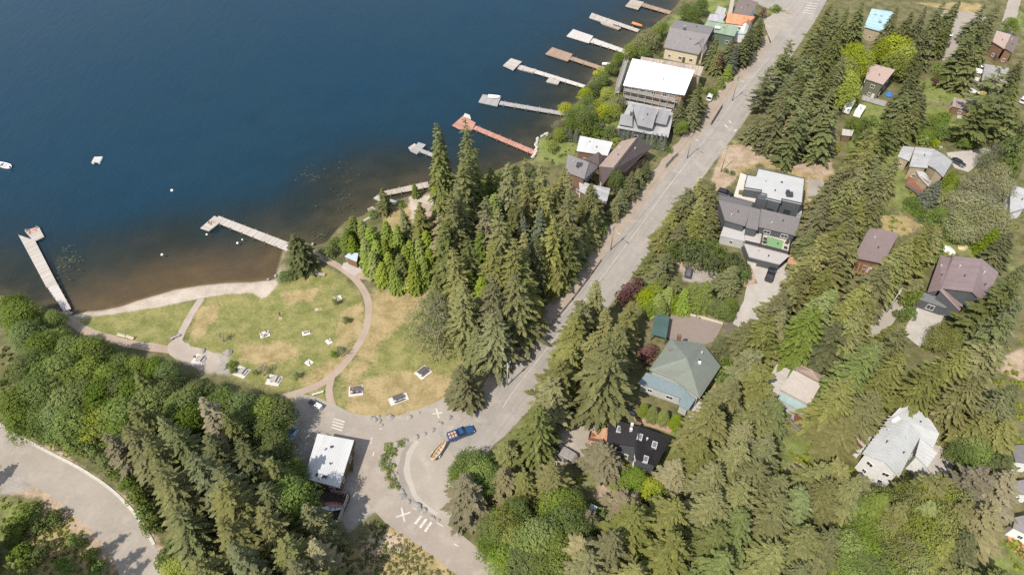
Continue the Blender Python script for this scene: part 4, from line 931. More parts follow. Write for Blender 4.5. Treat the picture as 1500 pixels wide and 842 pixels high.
block(r, [(1481, 270, 5.2), (1512, 280, 5.2), (1506, 303, 4.4), (1479, 312, 4.2)], [(0, 1, 2, 3)], R_PALE, W_WHITE, .25, .5)
r = house('dark roofed house at the lower right edge, partly under firs', 'dark roofed edge house', (1495, 670))
block(r, [(1481, 652, 5), (1515, 650, 5), (1520, 680, 4.4), (1488, 676, 4.4)], [(0, 1, 2, 3)], R_DARKSH, W_WHITE, .25, .5)
block(r, [(1480, 705, 4.6), (1515, 700, 4.6), (1520, 726, 4.2), (1484, 722, 4.2)], [(0, 1, 2, 3)], R_GRSH, W_WHITE, .25, .5)
r = house('grey roofed cottage with an orange patio at the lower right edge', 'orange patio cottage', (1496, 770), 'cottage', 'house')
block(r, [(1487, 757, 4.4), (1520, 750, 4.4), (1525, 792, 3.8), (1484, 772, 3.8)], [(0, 1, 2, 3)], R_GRSH, W_WHITE, .25, .4)
slab(r, 'patio', [(1472, 776), (1484, 776), (1510, 800), (1505, 822), (1485, 806)], .2, plain('terracotta_patio', (.42, .22, .13), .9, .1), .25, legs=False)
r = house('tiny shed with light blue roof under the trees', 'tiny light blue shed', (869, 743), 'garden_shed', 'shed')
block(r, [(866, 736.5, 2.8), (877, 743, 2.8), (870.5, 751, 2.3), (861, 745, 2.3)], [(0, 1, 2, 3)], plain('light_blue_sheet', (.40, .50, .54), .6, .06), W_BROWN, .12, .2, win=False)
r = house('small brown cabin with pink stone terrace behind the lakeside spruces', 'lakeside cabin', (626, 306), 'cabin', 'house')
block(r, [(616, 297, 3.6), (642, 302, 3.6), (638, 320, 3.0), (610, 312, 3.0)], [(0, 1, 2, 3)], R_TAN, W_BROWN, .2, .4, door='dark')
r = house('open sided woodshed with pale flat roof by the tall trunks', 'pale roofed woodshed', (1240, 200), 'woodshed', 'shed')
block(r, [(1234, 189, 2.9), (1251, 190.5, 2.9), (1248, 199.5, 2.6), (1233, 198, 2.6)], [(0, 1, 2, 3)], D_PALE, W_BROWN, .15, .3, win=False)
for ph, x, y in (('blue pickup truck', 672, 636), ('main road', 930, 370), ('curved park path', 538, 450), ('beach', 300, 425), ('boat yard', 480, 740), ('lower road', 120, 730), ('gravel parking lot', 640, 700), ('white crosswalk', 612, 768),
    ('lawn by the loop', 470, 470), ('parked black pickup', 1128, 404), ('concrete driveway', 1110, 450), ('sand lot', 1150, 230), ('white dock', 895, 68), ('red dock', 750, 205), ('brown dock', 850, 88), ('crosswalk street', 1180, 10),
    ('street with parked cars', 1390, 60), ('lawn hedge', 1350, 315), ('dirt clearing', 560, 800), ('picnic table on concrete', 584, 585), ('near lake jetty', 362, 342), ('park dock', 70, 400), ('silver parked car', 1233, 527), ('stone terrace', 275, 515), ('gravel yard', 845, 640)):
    LAND_MARKS.append((ph, *xy(x, y)))
# ================================================================ PEOPLE
SKIN = plain('skin', (.42, .26, .18), .6, .05); HAIRS = [plain('dark_hair', (.03, .02, .015), .8, .2), plain('fair_hair', (.28, .19, .09), .8, .2)]
POSE = {
 'stand': dict(pel=(0, 0, .92), ch=(0, .0, 1.32), nk=(0, 0, 1.48), hd=(0, -.02, 1.64), hip=.1, kn=((-.11, -.02, .5), (.11, -.04, .5)), an=((-.11, .02, .09), (.11, 0, .09)), to=((-.12, -.16, .04), (.12, -.18, .04)), sh=.19, el=((-.27, .02, 1.12), (.27, .02, 1.12)), wr=((-.29, -.08, .88), (.29, -.08, .88))),
 'sit': dict(pel=(0, 0, .14), ch=(0, .08, .52), nk=(0, .07, .68), hd=(0, .04, .85), hip=.1, kn=((-.14, -.42, .34), (.14, -.42, .30)), an=((-.13, -.72, .08), (.13, -.75, .08)), to=((-.13, -.9, .07), (.13, -.93, .07)), sh=.19, el=((-.3, .16, .34), (.28, -.1, .38)), wr=((-.28, .28, .1), (.2, -.32, .36))),
 'lie': dict(pel=(0, 0, .13), ch=(0, .42, .14), nk=(0, .58, .15), hd=(0, .76, .16), hip=.1, kn=((-.12, -.42, .13), (.12, -.4, .2)), an=((-.12, -.82, .09), (.12, -.8, .09)), to=((-.13, -.9, .2), (.13, -.9, .2)), sh=.2, el=((-.36, .3, .09), (.36, .32, .09)), wr=((-.4, .06, .08), (.3, .1, .14))),
 'bench': dict(pel=(0, 0, .14), ch=(0, .04, .54), nk=(0, .02, .7), hd=(0, -.02, .86), hip=.1, kn=((-.13, -.42, .1), (.13, -.42, .1)), an=((-.13, -.44, -.34), (.13, -.46, -.34)), to=((-.13, -.6, -.4), (.13, -.62, -.4)), sh=.19, el=((-.27, -.1, .38), (.27, -.1, .38)), wr=((-.16, -.36, .38), (.16, -.36, .38)))}
def body_mesh(pose, shirt, pants, bare):
    D = POSE[pose]; V = []; E = []; R = []; G = []
    def add(p, r, par, g):
        V.append(Vector(p)); R.append(r); G.append(g)
        if par is not None: E.append((par, len(V) - 1))
        return len(V) - 1
    pe, ch = Vector(D['pel']), Vector(D['ch'])
    a = add(pe, .135, None, 'p'); b = add(pe.lerp(ch, .5), .125, a, 's'); c = add(ch, .15, b, 's'); n = add(D['nk'], .06, c, 'k'); h0 = add(Vector(D['hd']), .1, n, 'k')
    h1 = add(Vector(D['hd']) + (Vector(D['hd']) - Vector(D['nk'])).normalized() * .1, .075, h0, 'k')
    for i, s in enumerate((-1, 1)):
        hp = add(pe + Vector((s * D['hip'], 0, -.02 if pose == 'stand' else 0)), .1, a, 'p'); kn = add(D['kn'][i], .065, hp, 'p' if not bare else 'k'); an = add(D['an'][i], .045, kn, 'k' if bare else 'p'); add(D['to'][i], .035, an, 'k')
        sh_ = add(ch + Vector((s * D['sh'], 0, 0)) + (Vector(D['nk']) - ch) * .35, .06, c, 's'); el = add(D['el'][i], .045, sh_, 'k' if bare else 's'); wr = add(D['wr'][i], .034, el, 'k')
        w_ = Vector(D['wr'][i]); dr = (w_ - Vector(D['el'][i])).normalized(); hand = add(w_ + dr * .08, .04, wr, 'k'); sd = dr.cross(Vector((0, 0, 1)) if abs(dr.z) < .9 else Vector((1, 0, 0))).normalized()
        for f in range(4): add(w_ + dr * (.165 - .012 * abs(f - 1.3)) + sd * ((f - 1.5) * .024) + Vector((0, 0, -.012)), .010, hand, 'k')
        add(w_ + dr * .09 + sd * .07, .011, wr, 'k')
    me = bpy.data.meshes.new('skel'); me.from_pydata(V, E, []); o = bpy.data.objects.new('skel', me); COL.objects.link(o); md = o.modifiers.new('s', 'SKIN'); md.use_smooth_shade = True
    for i, v in enumerate(me.skin_vertices[0].data): v.radius = (R[i], R[i]); v.use_root = (i == 0)
    sb = o.modifiers.new('d', 'SUBSURF'); sb.levels = 1; sb.render_levels = 1
    dg = bpy.context.evaluated_depsgraph_get(); out = bpy.data.meshes.new_from_object(o.evaluated_get(dg)); bpy.data.objects.remove(o); bpy.data.meshes.remove(me)
    out.name = 'person'; out.materials.clear()
    for m_ in (SKIN, shirt, pants): out.materials.append(m_)
    for p in out.polygons:
        best = None
        for (i, j) in E:
            ab = V[j] - V[i]; t = max(0, min(1, (p.center - V[i]).dot(ab) / (ab.length_squared + 1e-9))); d = (p.center - V[i] - ab * t).length
            if best is None or d < best[0]: best = (d, G[j])
        p.material_index = {'k': 0, 's': 1, 'p': 2}[best[1]]; p.use_smooth = True
    hd = Vector(D['hd']); ax = (hd - Vector(D['nk'])).normalized(); m = MB(); rings = []
    u = ax.cross(Vector((1, 0, 0))).normalized(); v_ = Vector((1, 0, 0))
    for i in range(5): a_ = i / 4 * PI * .48; rings.append([hd + ax * (.045 + .125 * math.sin(a_)) - u * -.0 + (v_ * math.cos(t) * .108 + u * math.sin(t) * .118) * max(.08, math.cos(a_)) for t in [2 * PI * k / 10 for k in range(10)]])
    m.loft(rings); return out, m
CL = {n: plain('cloth_' + n, c, .85, .08, 4) for n, c in (('white', (.66, .65, .62)), ('black', (.025, .025, .03)), ('navy', (.03, .04, .10)), ('grey', (.24, .24, .25)), ('pink', (.50, .26, .26)), ('red', (.36, .05, .05)), ('blue', (.08, .16, .36)), ('olive', (.13, .13, .06)), ('tan', (.36, .28, .18)))}
def person(label, px, py, z, rz, pose, shirt, pants, hair=0, bare=True, group=None):
    p = at(px, py, z); me, hm = body_mesh(pose, CL[shirt], CL[pants], bare); o = link('person', me, None, (p.x, p.y, z)); o.rotation_euler.z = rz; tag(o, label, 'person', group)
    h = link('hair', hm.mesh('hair', HAIRS[hair], smooth=True), o)
PK = [
 ('person in black shorts lying on the park dock end, head inland', 43, 340.5, .36, .5, 'lie', 'pink', 'black', 0), ('person in white sitting at the corner of the park dock end', 39, 338.5, .36, 2.4, 'sit', 'white', 'navy', 0), ('person lying on a pink towel along the park dock edge', 50, 337, .36, 1.2, 'lie', 'tan', 'red', 1), ('person sitting on the outermost corner of the park dock', 54.5, 333.5, .36, -.6, 'sit', 'olive', 'grey', 0),
 ('person in dark clothes sitting on the end platform of the long pale jetty', 307, 328, .34, .8, 'sit', 'navy', 'black', 0), ('person lying beside the sitter on the long pale jetty', 311, 325.5, .34, 1.3, 'lie', 'grey', 'black', 0),
 ('person in white sitting in the larger lawn group', 386.5, 492.5, .02, 2.6, 'sit', 'white', 'black', 0), ('person in grey sitting in the larger lawn group, facing the others', 389.5, 491.5, .02, -1.0, 'sit', 'grey', 'navy', 0), ('person in black leaning back in the larger lawn group', 391, 487, .02, 1.2, 'sit', 'black', 'tan', 1), ('person in pink lying at the edge of the larger lawn group', 382.5, 490.5, .02, .8, 'lie', 'pink', 'white', 1),
 ('person in white sitting in the pair on the middle lawn', 446, 488.5, .02, 1.9, 'sit', 'white', 'grey', 1), ('person in dark top sitting in the pair on the middle lawn', 451.5, 486.5, .02, -1.4, 'sit', 'black', 'white', 0), ('person standing alone in dark clothes on the open lawn', 411, 464, .02, 1.0, 'stand', 'black', 'olive', 0),
 ('person lying on a pale towel on the open lawn', 466, 453, .02, 1.9, 'lie', 'white', 'tan', 0), ('person lying on the white blanket nearest the curved path', 495, 437, .08, 1.0, 'lie', 'pink', 'white', 0), ('person sitting on the small white blanket by the young trees', 482.5, 499.5, .08, 1.4, 'sit', 'white', 'grey', 0), ('person in white beside the young tree near the wood edge', 386.3, 537.5, .02, 1.0, 'sit', 'white', 'black', 0),
 ('person lying on the white blanket in the middle of the lawn below', 452.5, 531, .08, .6, 'lie', 'white', 'pink', 1),
 ('person in navy at the group picnic table, near corner', 518.5, 575.6, .55, 2.98, 'bench', 'navy', 'navy', 0), ('person in blue at the group picnic table, near bench end', 525.5, 574.8, .55, 3.2, 'bench', 'blue', 'black', 1), ('person in grey on the far bench of the group picnic table', 518, 569.2, .55, .1, 'bench', 'grey', 'navy', 0), ('person in black on the far bench end of the group picnic table', 524, 568.6, .55, .2, 'bench', 'black', 'black', 0)]
for a in PK: person(*a, group='people relaxing in the park')
for i, (x, y, L, W, rz, c, lb) in enumerate(((48, 339.5, 2.0, 1.1, .55, 'pink', 'pink towel on the end of the park dock'), (388, 489.5, 2.2, 1.8, .4, 'white', 'pale blanket under the larger lawn group'), (448.5, 487.5, 1.8, 1.3, .3, 'white', 'pale blanket under the pair on the middle lawn'), (466, 453, .9, 1.9, 1.9, 'tan', 'pale towel on the open lawn'), (494.5, 437, 1.9, 1.5, .5, 'white', 'white blanket nearest the curved path'), (482, 500, 1.3, 1.5, .7, 'white', 'small white blanket by the young trees'), (452.5, 531, 1.6, 1.4, -.6, 'white', 'white blanket on the lower lawn'), (411, 466, .8, 1.0, .2, 'tan', 'tan bag heap beside the standing person'))):
    z = .345 if i == 0 else .03; p = at(x, y, z); m = MB(); n = 8; V = [(-L / 2 + L * a / n, -W / 2 + W * b / n, .03 * mnoise.noise(Vector((a * .9, b * .9, i)))) for b in range(n + 1) for a in range(n + 1)]
    m.poly(V, [(b * (n + 1) + a, b * (n + 1) + a + 1, (b + 1) * (n + 1) + a + 1, (b + 1) * (n + 1) + a) for b in range(n) for a in range(n)]); o = link('blanket', m.mesh('blanket', CL[c]), None, (p.x, p.y, z + .01)); o.rotation_euler.z = rz; s = o.modifiers.new('t', 'SOLIDIFY'); s.thickness = .025; tag(o, lb, 'blanket', 'towels and blankets')
# name every label-less leftover of the setting
bpy.context.view_layer.update()
# ================================================================ DOCKS
WOODP = plain('dock_pile', (.20, .165, .13), .9, .25)
def dock(label, deck_px, mat, plats=(), piles=5, z=.28, name='dock'):
    """deck_px: walkway corners (two at the shore, two at the far end, in order); plats: wider platforms"""
    c = at(*deck_px[0]); r = thing(name, label, 'dock', (c.x, c.y, 0)); mk = label
    for cut in (' with', ' beside', ' along', ' behind', ' at the', ' and '): mk = mk.split(cut)[0]
    LAND_MARKS.append((mk, c.x, c.y))
    P = [at(a, b, z) for a, b in deck_px]; m = MB(); m.prism([(p.x, p.y) for p in P], z - .22, z); m.build('deck', mat, r, uv=True)
    n = len(P); A0, A1, B1, B0 = P[0], P[1], P[2], P[3]
    for i in range(piles):
        f = (i + .6) / piles
        for a, b in ((A0, B0), (A1, B1)):
            p = a.lerp(b, f); q = MB(); d = (A1 + B1 - A0 - B0) * .5; d.normalize(); s = -d if a is A0 else d
            p = p - s * -.12; q.tube([(p.x, p.y, -3.0), (p.x, p.y, z + .35)], .13, 7); q.build('pile', WOODP, r)
    for j, (pp, mt, zz) in enumerate(plats):
        Q = [at(a, b, zz) for a, b in pp]; m = MB(); m.prism([(p.x, p.y) for p in Q], zz - .3, zz); m.build('platform', mt, r, uv=True)
        f = MB(); c2 = sum(Q, Vector()) / len(Q)
        f.prism([((p.x - c2.x) * .9 + c2.x, (p.y - c2.y) * .9 + c2.y) for p in Q], -.75, zz - .31); f.build('float', WOODP, r)
    return r
K_PALE = planks('dock_pale', (.40, .36, .315), .5, .1); K_GREY = planks('dock_grey', (.30, .29, .275), .4, .1); K_BROWN = planks('dock_brown', (.30, .215, .155), .4, .12); K_RED = planks('dock_red', (.40, .205, .155), .4, .16)
K_WHITE = planks('dock_white', (.47, .44, .40), .4, .06); K_DECK = planks('dock_old', (.36, .31, .25), .4, .14)
dock('wide pale park dock with an offset end platform and sunbathers', [(93, 455.5), (104, 452), (83.5, 415), (68, 419)], K_WHITE, [([(68, 421), (84.5, 417), (51, 352), (27, 344), (25, 340.5)], K_PALE, .34), ([(49.5, 354), (64.5, 346.5), (56.5, 331.5), (36, 338)], K_PALE, .30)])
dock('long pale jetty beside the dark shore tree with an end platform', [(432, 372), (436, 360), (320, 316), (315, 325)], K_PALE, [([(306, 338), (315.5, 331), (326, 322.5), (314, 316), (293.5, 334)], K_PALE, .31)], 7)
dock('long red jetty with red end platform and white landing', [(783, 227), (788, 222), (697, 184), (693, 189)], K_RED, [([(673, 189), (662.5, 183.5), (678, 170), (697, 180), (692, 190)], K_RED, .31), ([(678.5, 170.5), (690, 174.5), (688, 168.5), (681, 166)], K_WHITE, .36)], 6)
dock('short grey jetty with square float behind the tall spruces', [(640, 232), (643, 228), (615, 217), (611, 221)], K_GREY, [([(601, 221), (611, 225.5), (624, 212), (613, 208.5)], K_GREY, .3), ([(598, 216), (601, 220.5), (610, 213), (607.5, 210)], K_PALE, .36)], 3)
dock('slim weathered boardwalk along the shore by the lone spruce', [(629, 274), (626.5, 266), (562, 280), (566, 286)], K_DECK, [([(547, 290), (556, 294), (567, 285.5), (561, 280)], K_PALE, .3), ([(538, 306), (549, 319), (556, 312), (546, 302)], K_DECK, .3), ([(532, 325), (543, 319), (541, 317), (530, 323)], K_PALE, .3), ([(571, 291), (583, 295), (579, 300), (570, 297)], K_GREY, .32)], 4)
dock('straight grey jetty with grey end float and a white boat', [(832, 170), (834.5, 165.5), (733, 148), (731, 153)], K_GREY, [([(701, 149.5), (728.5, 155.5), (734, 142), (707, 138.5)], K_GREY, .31)], 6)
dock('jointed pale jetty with square end float and side platform', [(855, 128.5), (858, 125), (763, 95.5), (759.5, 100)], K_WHITE, [([(737, 96), (752, 103), (764.5, 90.5), (748.5, 85.5)], K_PALE, .33), ([(800, 119.5), (817.5, 123.5), (820.5, 118), (806, 112)], K_PALE, .3), ([(758, 100.5), (783, 106.5), (785.5, 102), (761.5, 96)], K_PALE, .36)], 6)
dock('brown timber jetty with long brown end float', [(894, 107), (898, 103), (838, 83), (834, 87)], K_BROWN, [([(799, 79), (832, 89.5), (839, 79.5), (809, 69.5)], K_BROWN, .31)], 4)
dock('bright white jetty with long white end float', [(922, 80), (925, 76), (869, 56), (864.5, 62)], K_WHITE, [([(830, 53), (863, 63), (869, 53), (839.5, 43)], K_WHITE, .31)], 5)
dock('pale narrow jetty with a long slanted float and moored kayaks', [(934, 47), (937, 43.5), (869, 20), (865, 24)], K_PALE, [([(863, 26), (898, 37), (901, 32), (867, 19)], K_PALE, .33), ([(880, 31), (910, 41), (907, 43), (880, 34)], K_DECK, .3)], 4)
dock('tan jetty with brown end float at the top of the lake', [(981, 21), (984, 17), (943, 5), (940, 9)], K_BROWN, [([(916, 9), (935, 14), (943.5, 3.5), (925, -1)], K_DECK, .31)], 4)

# ---- floating things
FIB = plain('white_fibreglass', (.72, .72, .70), .35, .04); BOATW = plain('boat_wood', (.42, .27, .15), .5, .2)
def hull(m, L, B, H, mi=0, tip=.5, flat_stern=True):
    rings = []; N = 11
    for i in range(N):
        s = i / (N - 1); x = (s - .5) * L; w = B / 2 * (math.sin(PI * min(1, (.18 if flat_stern else .02) + s * .82 + .0)) ** tip if s < .98 else .02)
        if not flat_stern: w = B / 2 * max(.02, math.sin(PI * (.03 + .94 * s))) ** tip
        sheer = H * (1 + .35 * (2 * s - 1) ** 2)
        rings.append([(x, -w, sheer), (x, -w * .88, sheer * .4), (x, -w * .35, 0), (x, w * .35, 0), (x, w * .88, sheer * .4), (x, w, sheer), (x, w * .86, sheer), (x, w * .72, sheer * .45), (x, 0, sheer * .3), (x, -w * .72, sheer * .45), (x, -w * .86, sheer)])
    m.loft(rings, mi)
def boat(name, label, cat, px, py, z, ang, L, B, H, mat, seats=3, motor=False, group=None, stern=True, bow_cover=False, zpix=None):
    p = at(px, py, z if zpix is None else zpix); r = thing(name, label, cat, (p.x, p.y, z), ang, group)
    m = MB(); hull(m, L, B, H, tip=.55, flat_stern=stern); o = m.build('hull', mat, None, smooth=False); o.parent = r
    for k in range(seats):
        x = (k - (seats - 1) / 2) * L * .22; q = MB(); q.box((x, 0, H * .75), (L * .06, B * .8, .05)); o = q.build('seat', BOATW, None); o.parent = r
    if motor:
        q = MB(); q.box((-L * .53, 0, H * 1.05), (.35, .4, .5)); q.tube([(-L * .53, 0, H), (-L * .55, 0, -.2)], .08, 6); o = q.build('motor', M_FRAMED, None); o.parent = r
    if bow_cover:
        q = MB(); q.loft([[(L * .1, -B * .36, H), (L * .1, B * .36, H), (L * .1, 0, H * 1.3)], [(L * .46, -.06, H * 1.3), (L * .46, .06, H * 1.3), (L * .46, 0, H * 1.36)]]); o = q.build('bow_deck', mat, None); o.parent = r
    return r
boat('motor_boat', 'white open motor boat drifting at the edge of the lake', 'boat', 6, 244, -.38, 2.75, 5.6, 2.1, .75, FIB, 2, True, bow_cover=True)
boat('rowing_boat', 'small white boat lying on the grey end float', 'boat', 724, 143.5, .31, -.1, 4.2, 1.7, .6, FIB, 2, zpix=.3)
boat('kayak', 'teal canoe moored beside the pale narrow jetty', 'canoe', 924, 43.5, -.36, -.55, 6.2, 1.2, .45, plain('teal_hull', (.12, .32, .30), .4, .06), 2, stern=False)
boat('kayak', 'orange boat drawn up where the narrow jetty meets the shore', 'boat', 933, 37.5, .02, -.6, 4.6, 1.6, .5, plain('orange_hull', (.58, .24, .09), .4, .06), 2, stern=True)
boat('rowing_boat', 'upturned looking white dinghy at the root of the brown jetty', 'boat', 889, 95, .05, .1, 3.4, 1.5, .5, FIB, 2)
boat('canoe', 'blue canoe under the trees beside the white park building', 'canoe', 424, 640.5, .05, 1.28, 4.8, 1.1, .42, plain('blue_hull', (.03, .20, .36), .4, .08), 2, stern=False)
boat('canoe', 'pale turquoise canoe lying against the blue canoe', 'canoe', 428.8, 642.5, .05, 1.2, 4.6, 1.0, .42, plain('pale_turquoise_hull', (.42, .58, .60), .4, .08), 2, stern=False)
boat('canoe', 'white canoe in the fenced boat yard', 'canoe', 488, 745, .06, .02, 4.4, 1.1, .45, FIB, 2, stern=False)
boat('canoe', 'grey and red canoe beside the white canoe in the boat yard', 'canoe', 490, 739.5, .06, -.08, 4.4, 1.0, .45, plain('grey_red_hull', (.46, .20, .18), .4, .3, .4), 2, stern=False)
boat('kayak', 'turquoise kayak on the brick patio behind the black roof', 'kayak', 944, 611, .15, -.3, 4.2, .8, .35, plain('turquoise_hull', (.10, .33, .30), .4, .06), 1, stern=False)
boat('kayak', 'pale kayak beside the turquoise kayak on the brick patio', 'kayak', 933, 608, .15, -.42, 4.0, .8, .35, plain('pale_hull', (.40, .46, .44), .4, .06), 1, stern=False)
p = at(142, 234, .2); r = thing('swim_raft', 'square white swim raft anchored alone in the lake', 'raft', (p.x, p.y, 0), .08)
m = MB(); m.box((0, 0, .12), (2.5, 2.9, .22)); o = m.build('deck', K_WHITE, None, uv=True); o.parent = r; m = MB()
for sx in (-1, 1): m.tube([(sx * .9, -1.4, -.3), (sx * .9, 1.4, -.3)], .32, 8)
o = m.build('float', FIB, None); o.parent = r; m = MB(); m.tube([(-.25, -1.5, -.6), (-.25, -1.55, .55)], .03, 5); m.tube([(.25, -1.5, -.6), (.25, -1.55, .55)], .03, 5)
for k in range(4): m.bar((-.25, -1.5, -.5 + k * .3), (.25, -1.5, -.5 + k * .3), .05, .03)
o = m.build('ladder', M_FRAMED, None); o.parent = r
def ball(name, label, cat, px, py, z, rad, mat, group):
    p = at(px, py, z); m = MB(); rings = []
    for i in range(1, 8):
        a = PI * i / 8; rings.append([(math.sin(a) * math.cos(t) * rad, math.sin(a) * math.sin(t) * rad, -math.cos(a) * rad) for t in [2 * PI * j / 10 for j in range(10)]])
    m.loft(rings); o = link(name, m.mesh(name, mat, smooth=True), None, (p.x, p.y, z)); tag(o, label, cat, group); return o
for i, (x, y, s) in enumerate(((252, 279, .42), (237.5, 373, .36), (303, 343.5, .3), (348, 356, .34), (355, 351, .24))):
    ball('buoy', ['white buoy far out, between the swim raft and the jetty', 'white buoy over the brown shallows off the beach', 'white buoy right below the end platform of the long pale jetty', 'white buoy just off the middle of the long pale jetty', 'smaller buoy close to the side of the long pale jetty'][i], 'buoy', x, y, -.22, s, FIB, 'white buoys marking the swimming water')
# lily pads: uncountable
r_ = np.random.RandomState(4); m = MB()
for cx_, cy_, sx, sy, n in ((96, 382, 16, 22, 90), (520, 335, 22, 24, 70), (470, 345, 14, 6, 50), (495, 290, 22, 20, 22), (455, 255, 25, 14, 22), (505, 250, 20, 18, 18)):
    for k in range(n):
        x, y = r_.normal(cx_, sx * .55), r_.normal(cy_, sy * .55); p = at(x, y, -.285)
        if sdist(LAND, np.array([p.x]), np.array([p.y]))[0] > -1: continue
        rr = r_.uniform(.12, .34); a0 = r_.uniform(0, 6); m.face([(p.x + rr * math.cos(a0 + j), p.y + rr * math.sin(a0 + j) * .8, -.284 + k * 1e-5) for j in (0, 1, 2, 3, 4, 5)])
tag(link('lily_pads', m.mesh('lily_pads', leaf_mat('pads', (.05, .06, .03), (.22, .20, .13), 0))), 'scattered lily pads and floating leaves near the shore', 'lily pads', None, 'stuff')

# ================================================================ VEHICLES
TYRE = plain('tyre_rubber', (.025, .025, .025), .9, .1); RIM = plain('wheel_rim', (.45, .45, .45), .35, .05, metal=.6); LAMP = plain('lamp_glass', (.75, .75, .72), .2, .03); TAILM = plain('tail_lamp', (.35, .02, .02), .3, .05); CGL = glass('car_glass', (.018, .022, .028), .06)
def ring(x, z0, z1, w, taper=.86):
    return [(x, -w, z0 + .12), (x, -w * .9, z0), (x, w * .9, z0), (x, w, z0 + .12), (x, w, z1 - .16), (x, w * taper, z1), (x, -w * taper, z1), (x, -w, z1 - .16)]
def car(kind, label, cat, tail, nose, col, group=None, open_top=False, name=None, rack=False, white_roof=False):
    a, b = at(*tail), at(*nose); c = (a + b) / 2; d = b - a; rz = math.atan2(d.y, d.x); r = thing(name or {'car': 'parked_car', 'suv': 'parked_suv', 'pickup': 'pickup_truck', 'jeep': 'open_jeep'}[kind], label, cat, (c.x, c.y, .04), rz, group)
    P = car_paint('paint_' + col[0], col[1]); L = {'car': 4.5, 'suv': 4.9, 'pickup': 5.9, 'jeep': 3.9}[kind]; h = L / 2
    def part(nm, m, mt, smooth=False, par=None): o = m.build(nm, mt, None, smooth=smooth); o.parent = par or r; return o
    m = MB(); top = {'car': .95, 'suv': 1.08, 'pickup': 1.1, 'jeep': 1.05}[kind]; W = {'car': .9, 'suv': .96, 'pickup': 1.0, 'jeep': .84}[kind]
    m.loft([ring(-h, .42, top * .88, W * .86), ring(-h + .18, .3, top * .98, W * .97), ring(-h + .9, .26, top, W), ring(.55, .26, top, W), ring(h * .5, .26, top * .97, W), ring(h - .35, .28, top * .86, W * .95), ring(h - .06, .36, top * .74, W * .82)])
    part('body', m, P)
    x0, x1 = {'car': (-h + .35, h * .36), 'suv': (-h + .12, h * .36), 'pickup': (-.55, h * .40), 'jeep': (-h + .2, h * .30)}[kind]; H = {'car': 1.45, 'suv': 1.78, 'pickup': 1.88, 'jeep': 1.7}[kind]
    sl = {'car': .7, 'suv': .35, 'pickup': .2, 'jeep': .1}[kind]
    if not open_top:
        m = MB(); z = top - .03; w0, w1 = W * .93, W * .74
        m.loft([[(x0, -w0, z), (x0, w0, z), (x0 + sl, w1, H - .05), (x0 + sl, -w1, H - .05)], [(x1, -w0, z), (x1, w0, z), (x1 - .75, w1, H - .05), (x1 - .75, -w1, H - .05)]]); part('windows', m, CGL)
        m = MB(); m.loft([[(x0 + sl - .05, -w1 - .02, H - .06), (x0 + sl - .05, w1 + .02, H - .06), (x0 + sl, w1 * .9, H), (x0 + sl, -w1 * .9, H)], [(x1 - .72, -w1 - .02, H - .06), (x1 - .72, w1 + .02, H - .06), (x1 - .8, w1 * .9, H), (x1 - .8, -w1 * .9, H)]]); ro = part('roof', m, FIB if white_roof else P)
        m = MB()
        for s in (-1, 1):
            for (xa, xb) in (((x0 + .0), (x0 + sl)), ((x1), (x1 - .75)), (((x0 + x1) / 2 - .2), ((x0 + sl + x1 - .75) / 2 - .1))): m.bar((xa, s * w0 * 1.0, z), (xb, s * w1 * 1.02, H - .05), .09, .09)
        part('pillar', m, P)
        if rack:
            m = MB()
            for s in (-1, 1): m.bar((x0 + sl, s * w1 * .8, H + .07), (x1 - .9, s * w1 * .8, H + .07), .05, .05)
            part('roof_rack', m, M_FRAMED, par=ro)
    else:
        m = MB()
        for xx in (x0 + .1, (x0 + x1) / 2, x1 - .3): m.tube([(xx, -.7, top), (xx, -.66, H), (xx, .66, H), (xx, .7, top)], .045, 6)
        for s in (-.66, .66): m.bar((x0 + .1, s, H), (x1 - .3, s, H), .07, .07)
        part('roll_cage', m, M_FRAMED)
        for sx in (-.9, .1):
            for sy in (-.38, .38): m = MB(); m.box((sx, sy, top + .05), (.5, .5, .16)); m.box((sx - .28, sy, top + .38), (.14, .5, .6)); part('seat', m, M_FRAMED)
    if kind == 'pickup':
        m = MB(); bx0, bx1 = -h + .12, x0 - .1; cx_ = (bx0 + bx1) / 2; l = bx1 - bx0
        for s in (-1, 1): m.box((cx_, s * (W - .09), top + .12), (l, .14, .34))
        m.box((bx0 + .05, 0, top + .12), (.1, W * 2 - .32, .34)); m.box((bx1 - .04, 0, top + .12), (.08, W * 2 - .32, .34)); part('bed_side', m, P)
        m = MB(); m.box((cx_, 0, top + .012), (l - .2, W * 2 - .34, .03)); part('bed_floor', m, M_FRAMED)
    for s in (-1, 1):
        m = MB(); m.box((h - .16, s * W * .68, top * .66), (.2, .34, .16)); part('headlight', m, LAMP)
        m = MB(); m.box((-h + .04, s * W * .72, top * .74), (.12, .22, .22)); part('tail_light', m, TAILM)
        m = MB(); m.box((x1 - .25, s * (W + .1), top + .12), (.14, .2, .14)); part('mirror', m, P)
        for xx in (-h * .6, h * .62):
            rr = .34 if kind == 'car' else .4; m = MB(); m.tube([(xx, s * (W - .18), rr - .04), (xx, s * (W + .03), rr - .04)], rr, 14); wl = part('wheel', m, TYRE)
            m = MB(); m.tube([(xx, s * (W + .0), rr - .04), (xx, s * (W + .045), rr - .04)], rr * .58, 10); part('rim', m, RIM, par=wl)
    return r, top
car_r, tp = car('pickup', 'bright blue pickup truck towing a boat trailer on the gravel lot', 'truck', (657.5, 643.5), (692.5, 630), ('bright_blue', (.022, .078, .19)))
rz = car_r.rotation_euler.z; fw = Vector((math.cos(rz), math.sin(rz), 0)); sw = Vector((-fw.y, fw.x, 0)); base = car_r.location
CRT = plain('reddish_crate', (.32, .18, .13), .8, .25); n = 0
